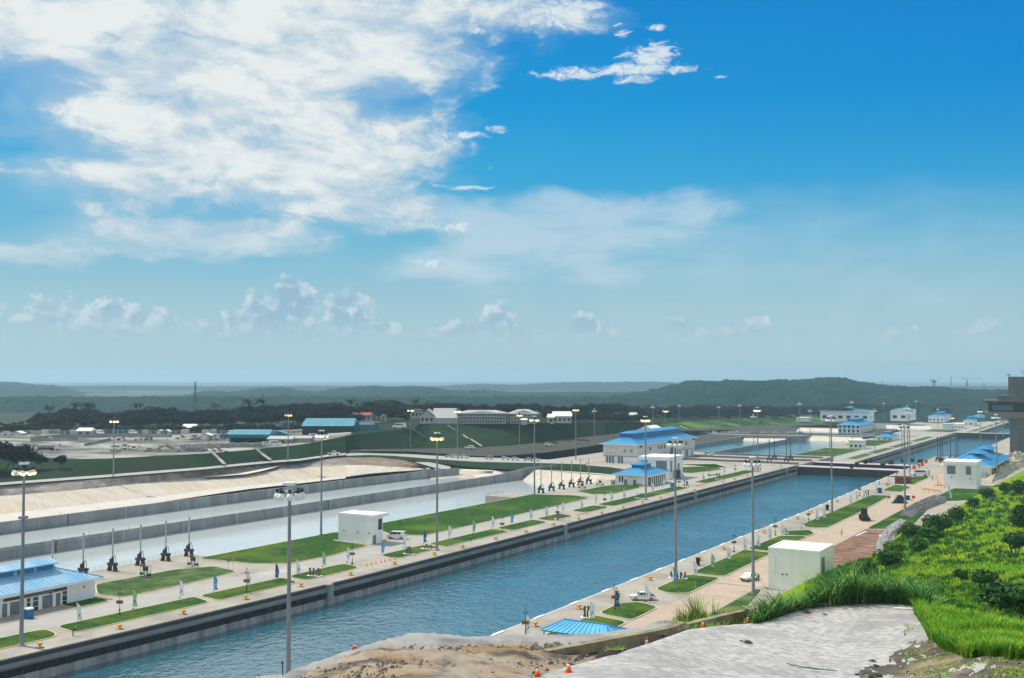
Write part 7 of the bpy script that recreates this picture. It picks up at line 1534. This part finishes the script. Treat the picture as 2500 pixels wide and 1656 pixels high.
# reeds along the rim of the plateau
def rim(x, off, back): ye, De = lerp_tab(EDGE_A, x); p = pol(x, De + back, 0); p.z = HC - (sl(ye)) * De - off; return p
rr_ = []; hh = []; ww = []
CL = [rs.uniform(.45, 1.25) for _ in range(80)]
for k in range(8500):
    x = rs.uniform(1830, 2290); back = rs.uniform(-.3, 7.5); gap = fbm(x * .03, 0, 3)
    top = lerp_tab([(1830, 1.4), (1860, 3.0), (1885, 3.4), (1920, 2.2), (1960, 2.4), (2000, 3.2), (2035, 4.0), (2080, 4.6), (2130, 4.7), (2180, 4.0), (2240, 3.4), (2290, 1.6)], x)[0]
    rr_.append(rim(x, back * .42 + .2, back)); hh.append(max(.5, top * rs.uniform(.6, 1.1) * CL[int((x - 1830) / 6 + back * 3) % 80])); ww.append(rs.uniform(.05, .10))
blades('reeds', rr_, hh, ww, .85, [G5, G3, G5, G3, G6], 'tall dark green reeds along the rim of the pale plateau', 5, 4)
# dry grass and weeds along the fallen beam
rr_ = []; hh = []; ww = []
for (x0, x1, D0, D1, n_, h0, h1) in ((1500, 1660, 76, 88, 2600, .25, .8), (1480, 1560, 74, 80, 1500, .4, 1.1), (1640, 1830, 90, 100, 3600, .4, 1.3), (1600, 1720, 97, 104, 1300, .6, 2.2), (1715, 1870, 100, 112, 3200, .4, 1.6), (1690, 1700, 98, 99, 60, 2.5, 4.2), (1735, 1745, 100, 101, 40, 2, 3.2)):
    for k in range(n_):
        x = rs.uniform(x0, x1); D = rs.uniform(D0, D1); ye, De = lerp_tab(EDGE_B, x); s = near_profile(EDGE_B, x, min(D, De)); p = pol(x, D, s); p.z -= max(0, D - De) * .45
        if fbm(p.x * .4, p.y * .4, 9) < -.12: continue
        rr_.append(p); hh.append(rs.uniform(h0, h1)); ww.append(rs.uniform(.025, .055))
blades('weeds', rr_, hh, ww, .7, [G2, G4, G1, G6, G3], 'yellowish weeds growing along the fallen concrete beam', 6, 3)

# shrubs on the hillside
SHL = [mat('shrub_leaf_%d' % i, c, .75, c2, .8, 3, spec=.2) for i, (c, c2) in enumerate((((.016, .062, .012), (.04, .115, .018)), ((.020, .085, .012), (.045, .13, .02)), ((.045, .13, .012), (.09, .19, .018))))]
SV = [(crown_mesh('foliage', 1.0, .9, 1150, .115, SHL[i % 3], 60 + i, 15, .8), None) for i in range(6)]
stm = MB(); [stm.tube((0, 0, -.3), (math.cos(a) * .45, math.sin(a) * .45, .8), .045, .02, 5) for a in (0, 1.3, 2.5, 3.7, 5)]; stm = stm.mesh('stems', BARK)
SHR = [(2395, .22, 3.6, 0, 'dark shrub in the middle of the grass hillside'), (2440, .12, 3.2, 3, 'dark shrub low on the hillside at the right'), (2490, .10, 4.0, 0, 'dark leafy thicket at the right edge above the long grass'), (2470, .5, 6.5, 0, 'large dark shrub with pale glints high on the hillside'), (2500, .62, 8.0, 3, 'tall dark shrub at the right edge of the hillside'), (2290, .80, 7.5, 0, 'big dark shrub at the toe of the hillside before the shuttered booth'), (2270, .72, 6.0, 1, 'dark bushy shrub left of the big one at the hillside toe'), (2330, .86, 6.0, 1, 'green shrub right of the big dark one at the hillside toe'),
       (2235, .66, 4.6, 1, 'shrub above the grey rock outcrop'), (2180, .74, 4.2, 2, 'bright round shrub beside the pale rock outcrop'), (2160, .60, 4.4, 0, 'dark shrub below the pale rock outcrop'), (2110, .45, 3.6, 1, 'shrub right of the cube building'), (2450, .9, 7.0, 1, 'leafy shrub by the foot of the concrete tower'), (2480, .86, 7.5, 4, 'bright leafy shrub below the concrete tower'), (2400, .93, 6.0, 0, 'dark shrub beside the blue-roofed house'), (2505, .75, 7.0, 2, 'pale green shrub at the right edge under the tower'), (2370, .9, 5.0, 3, 'dark shrub at the corner of the blue-roofed house'), (2215, .85, 5.5, 4, 'tuft-like green shrub on the dark gravel'), (2050, .16, 3.4, 5, 'ochre bushy shrub at the corner of the cube building'), (2340, .34, 1.9, 0, 'small dark shrub on the open hillside')]
for i, (x, u, h, v, lab) in enumerate(SHR):
    p = hillpt(x, u); t = thing('shrub', lab, 'shrub', p, i * 1.7, 'shrubs on the hillside'); f = obj('foliage', SV[v][0], t, (0, 0, h * .42)); f.scale = (h * (.44 + .22 * ((i * 7) % 5) / 4), h * (.40 + .2 * ((i * 3) % 4) / 3), h * (.36 + .14 * ((i * 5) % 3) / 2)); k = obj('stems', stm, t); k.scale = (h * .5, h * .5, h * .6)

# ------------------------------------------------------------------ things lying about the near bank
def ledge(x, y, D=None):
    # nearest point of the ledge surface on that sight line
    ye, De = lerp_tab(EDGE_B, x); best = None
    for k in range(200):
        D = De * (.45 + .55 * k / 199); s = near_profile(EDGE_B, x, D) + (.9 * (1 - (D - 22) / (De - 22)) * min(1, (x - 1200) / 200) / D if x > 1200 else 0)
        e = abs(s - sl(y))
        if best is None or e < best[0]: best = (e, D, s)
    return pol(x, best[1], best[2])
def plate(x, y):
    ye, De = lerp_tab(EDGE_A, x); best = None
    for k in range(200):
        D = De * (.5 + .5 * k / 199); s = near_profile(EDGE_A, x, D); e = abs(s - sl(y))
        if best is None or e < best[0]: best = (e, D, s)
    return pol(x, best[1], best[2])
BEAMC = mat('mossy_concrete', (.34, .31, .20), .95, (.16, .14, .085), .8, 8, coords='WORLD', bump=.03, bscale=3)
def kerb_beam(pts, w, h, label, m=BEAMC):
    P = [atD(x, y, D) for x, y, D in pts]; b = MB()
    for p, q in zip(P, P[1:]): b.beam(p, q, w, h)
    return tag(b.build('concrete_beam', m), label, 'beam')
kerb_beam([(1330, 1593, 80), (1490, 1563, 83.5), (1600, 1543, 86), (1640, 1533, 87)], .7, .75, 'long mossy concrete beam lying on the broken earth ledge')
kerb_beam([(1630, 1535, 87), (1662, 1520, 90)], .55, .5, 'short dark beam end leaning on the long mossy beam')
kerb_beam([(1672, 1527, 93), (1740, 1510, 96), (1835, 1488, 100)], .6, .7, 'second mossy concrete beam running up to the broken timber')
TIMB = mat('weathered_timber', (.50, .45, .33), .9, (.36, .31, .22), 1.2, 5)
for i, (a, c) in enumerate((((1808, 1476, 99), (1856, 1494, 98)), ((1812, 1489, 99), (1848, 1490, 98.5)), ((1812, 1488, 99), (1820, 1476, 99.2)), ((1826, 1494, 98.5), (1848, 1500, 98)))):
    b = MB(); b.beam(atD(*a), atD(*c), .32, .12); tag(b.build('timber', TIMB), ORD[i] + ' weathered timber of the broken frame on the ledge, counted from the top', 'timber', 'broken timber frame')
p = plate(2001, 1471); t = thing('timber_block', 'small pale timber block on the rim of the plateau', 'timber', p + Vector((0, 0, .02)), .3); MB().box(-.45, .45, -.2, .2, 0, .22).build('block', TIMB, t)
for a in (-.3, 0, .3): MB().box(a - .08, a + .08, -.24, -.2, .03, .16).build('hole', BLACK, t)
p0 = plate(2176, 1482); p1 = plate(2222, 1484); b = MB(); b.tube(p0 + Vector((0, 0, .1)), p1 + Vector((0, 0, .1)), .07, n=6); tag(b.build('white_pipe', WHITEB), 'short white pipe lying at the right edge of the plateau', 'pipe')
b = MB(); pr = None
for k in range(12):
    t_ = k / 11; q = plate(1916 + 120 * t_, 1618.5 + 24 * t_ - 5 * t_ * t_ + 1.5 * math.sin(t_ * 5)); q = q + Vector((0, 0, .16))
    if pr is not None: b.tube(pr, q, .045, n=6)
    pr = q
tag(b.build('hose', mat('green_hose', (.02, .14, .085), .5)), 'dark green hose lying on the pale gravel', 'hose')
for i, (x, y, s_, lab) in enumerate(((1965, 1493, .34, 'dark curled scrap on the pale gravel near the rim'), (1822, 1566, .34, 'black oblong scrap on the pale gravel'), (2121, 1611, .22, 'small dark stone on the pale gravel'), (2130, 1623, .26, 'dark scrap below the small dark stone'), (2135, 1645, .30, 'dark clod at the bottom of the gravel'), (1805, 1582 - 20, .16, 'tiny dark pebble on the gravel'), (2008, 1497, .2, 'thin dark scrap on the gravel near the rim'), (2120, 1650, .3, 'dark flat clod at the bottom edge'))):
    p = plate(x, y); b = MB(); rr_ = random.Random(i); n_ = 7
    b.add([(s_ * rr_.uniform(.6, 1.2) * math.cos(6.28 * k / n_) * 1.5, s_ * rr_.uniform(.5, 1) * math.sin(6.28 * k / n_) * .8, 0) for k in range(n_)] + [(s_ * .6 * math.cos(6.28 * k / n_), s_ * .4 * math.sin(6.28 * k / n_), s_ * rr_.uniform(.2, .6)) for k in range(n_)], [tuple(range(n_, 2 * n_))] + [(k, (k + 1) % n_, n_ + (k + 1) % n_, n_ + k) for k in range(n_)]); o = b.build('scrap', STEELD, None, p + Vector((0, 0, .08))); tag(o, lab, 'scrap')
# clods and stones of the broken earth
b = MB(); rr_ = random.Random(3)
for k in range(1500):
    x = rr_.uniform(700, 1480); y = lerp_tab(EDGE_B, x)[0] + 4 + abs(rr_.gauss(0, 42))
    if y > 1690: continue
    p = ledge(x, y); s_ = abs(rr_.gauss(0, .075)) + .03 + (.16 if rr_.random() < .03 else 0); a = rr_.uniform(0, 6.28); ca, sa = math.cos(a), math.sin(a); p.z += .04
    b.add([(p.x + s_ * (ca * u - sa * v), p.y + s_ * (sa * u + ca * v), p.z + s_ * w * rr_.uniform(.5, 1.1)) for u, v, w in ((-1, -.7, -.5), (1, -.6, -.5), (.9, .7, -.5), (-.8, .8, -.5), (-.5, -.4, .6), (.6, -.3, .5), (.4, .4, .7), (-.5, .5, .4))], [(4, 5, 6, 7), (0, 1, 5, 4), (1, 2, 6, 5), (2, 3, 7, 6), (3, 0, 4, 7)])
stuff(b.build('earth_clods', mat('clods', (.26, .22, .16), .95, (.12, .11, .095), .6, 4, coords='WORLD')), 'clods and stones strewn over the broken earth ledge')
mound_ = lambda *a: None
for i, (x, y, D, s_, lab) in enumerate(((1515, 1590, 70, 1.1, 'dark soil heap behind the gravel edge, left one'), (1570, 1572, 75, .9, 'dark soil heap beside the small green tuft'), (1620, 1556, 80, 1.3, 'dark weedy soil heap along the beam'))):
    p = atD(x, y, D); b = MB(); rows = []
    for t_ in (0, .3, .6, .85, 1): rows.append([(math.cos(6.28 * k / 16) * s_ * 1.7 * (1 - t_) * (1 + .2 * math.sin(k * 2.1)), math.sin(6.28 * k / 16) * s_ * (1 - t_), s_ * .42 * math.sin(t_ * 1.57) * (1 + .2 * math.sin(k * 1.7 + t_ * 4)) - .3) for k in range(17)])
    b.grid(rows); tag(b.build('soil_heap', mat('dark_soil', (.016, .014, .011), .95, (.04, .034, .024), 1.2, 6, bump=.1, bscale=2), None, p, TH + .3), lab, 'soil heap')
mp_ = lambda x, y: ledge(x, y)
cone(plate(1311, 1643), 'weathered leaning cone at the gravel edge, bottom centre', None, .85, .12); cone(plate(1387, 1634), 'bright orange cone at the gravel edge, bottom centre', None, .85)
cone(atD(1576, 1574, 76), 'small orange cone by the dark soil heap', None, .95); cone(atD(1712, 1529, 91.5), 'orange cone half hidden behind the gravel rim', None, 1.0); cone(atD(1822, 1517, 97), 'orange cone with white collar below the broken timber', None, 1.05)
cone(hillpt(2323, .015), 'lone orange cone in the grass at the foot of the hillside', None, 1.15); cone(plate(2098, 1468), 'orange cone tip at the rim of the plateau', None, .5)
cone(atD(636, 1662, 66), 'orange cone at the bottom edge, left one', None, .9); cone(atD(668, 1664, 67), 'orange cone with dark top at the bottom edge', None, .9)
p = atD(698, 1660, 66); t = thing('marker_stake', 'thin dark stake at the bottom edge beside the lamp mast', 'stake', p); b = MB(); b.tube((0, 0, -.5), (-.12, 0, 1.35), .035, n=6); b.build('stake', STEELD, t); MB().tube((-.30, 0, 1.2), (.0, 0, 1.2), .03, n=5).build('cross_piece', STEELD, t)
p = atD(870, 1590, 75.5); t = thing('marker_board', 'square white marker board with orange disc on the ledge', 'marker board', p, TH)
MB().box(-.26, .26, -.02, .02, .08, .60).build('board', WHITEB, t); MB().tube((0, -.05, .34), (0, -.02, .34), .21, n=18).build('disc', ORANGE, t)
for a in (-.22, .22):
    MB().box(a - .05, a + .05, -.12, .12, -.2, .08).build('foot', STEELD, t)
    MB().box(a - .05, a + .05, -.03, .03, .54, .62).build('corner', STEELD, t)

# dark soil washed over the right of the plateau, ragged at its edge
SOILD = mat('washed_soil', (.13, .105, .075), .95, (.055, .048, .038), .9, 10, coords='WORLD', bump=.05, bscale=4, col3=(.30, .24, .16), scale3=.25, f3=.8)
b = MB(); pc = {}
poly = [(2150, 1700), (2095, 1655), (2075, 1636), (2110, 1622), (2150, 1612), (2185, 1590), (2215, 1566), (2240, 1555), (2290, 1572), (2360, 1588), (2450, 1590), (2560, 1600), (2600, 1700)]
def inside(x, y):
    c = False
    for (x0, y0), (x1, y1) in zip(poly, poly[1:] + poly[:1]):
        if (y0 > y) != (y1 > y) and x < (x1 - x0) * (y - y0) / (y1 - y0) + x0: c = not c
    return c
def pq(i, j):
    if (i, j) not in pc: pc[i, j] = plate(2060 + i * 6, 1550 + j * 3) + Vector((0, 0, .035 + .03 * fbm(i * .3, j * .3, 2))); 
    return pc[i, j]
for i in range(90):
    for j in range(48):
        x, y = 2063 + i * 6 + 26 * fbm(i * .13, j * .13, 1), 1551.5 + j * 3 + 12 * fbm(i * .13, j * .13, 6)
        if inside(x, y) and fbm(i * .35, j * .35, 9) > -.42: b.add([pq(i, j), pq(i + 1, j), pq(i + 1, j + 1), pq(i, j + 1)], [(0, 1, 2, 3)])
struct(b.build('soil_patch', SOILD))
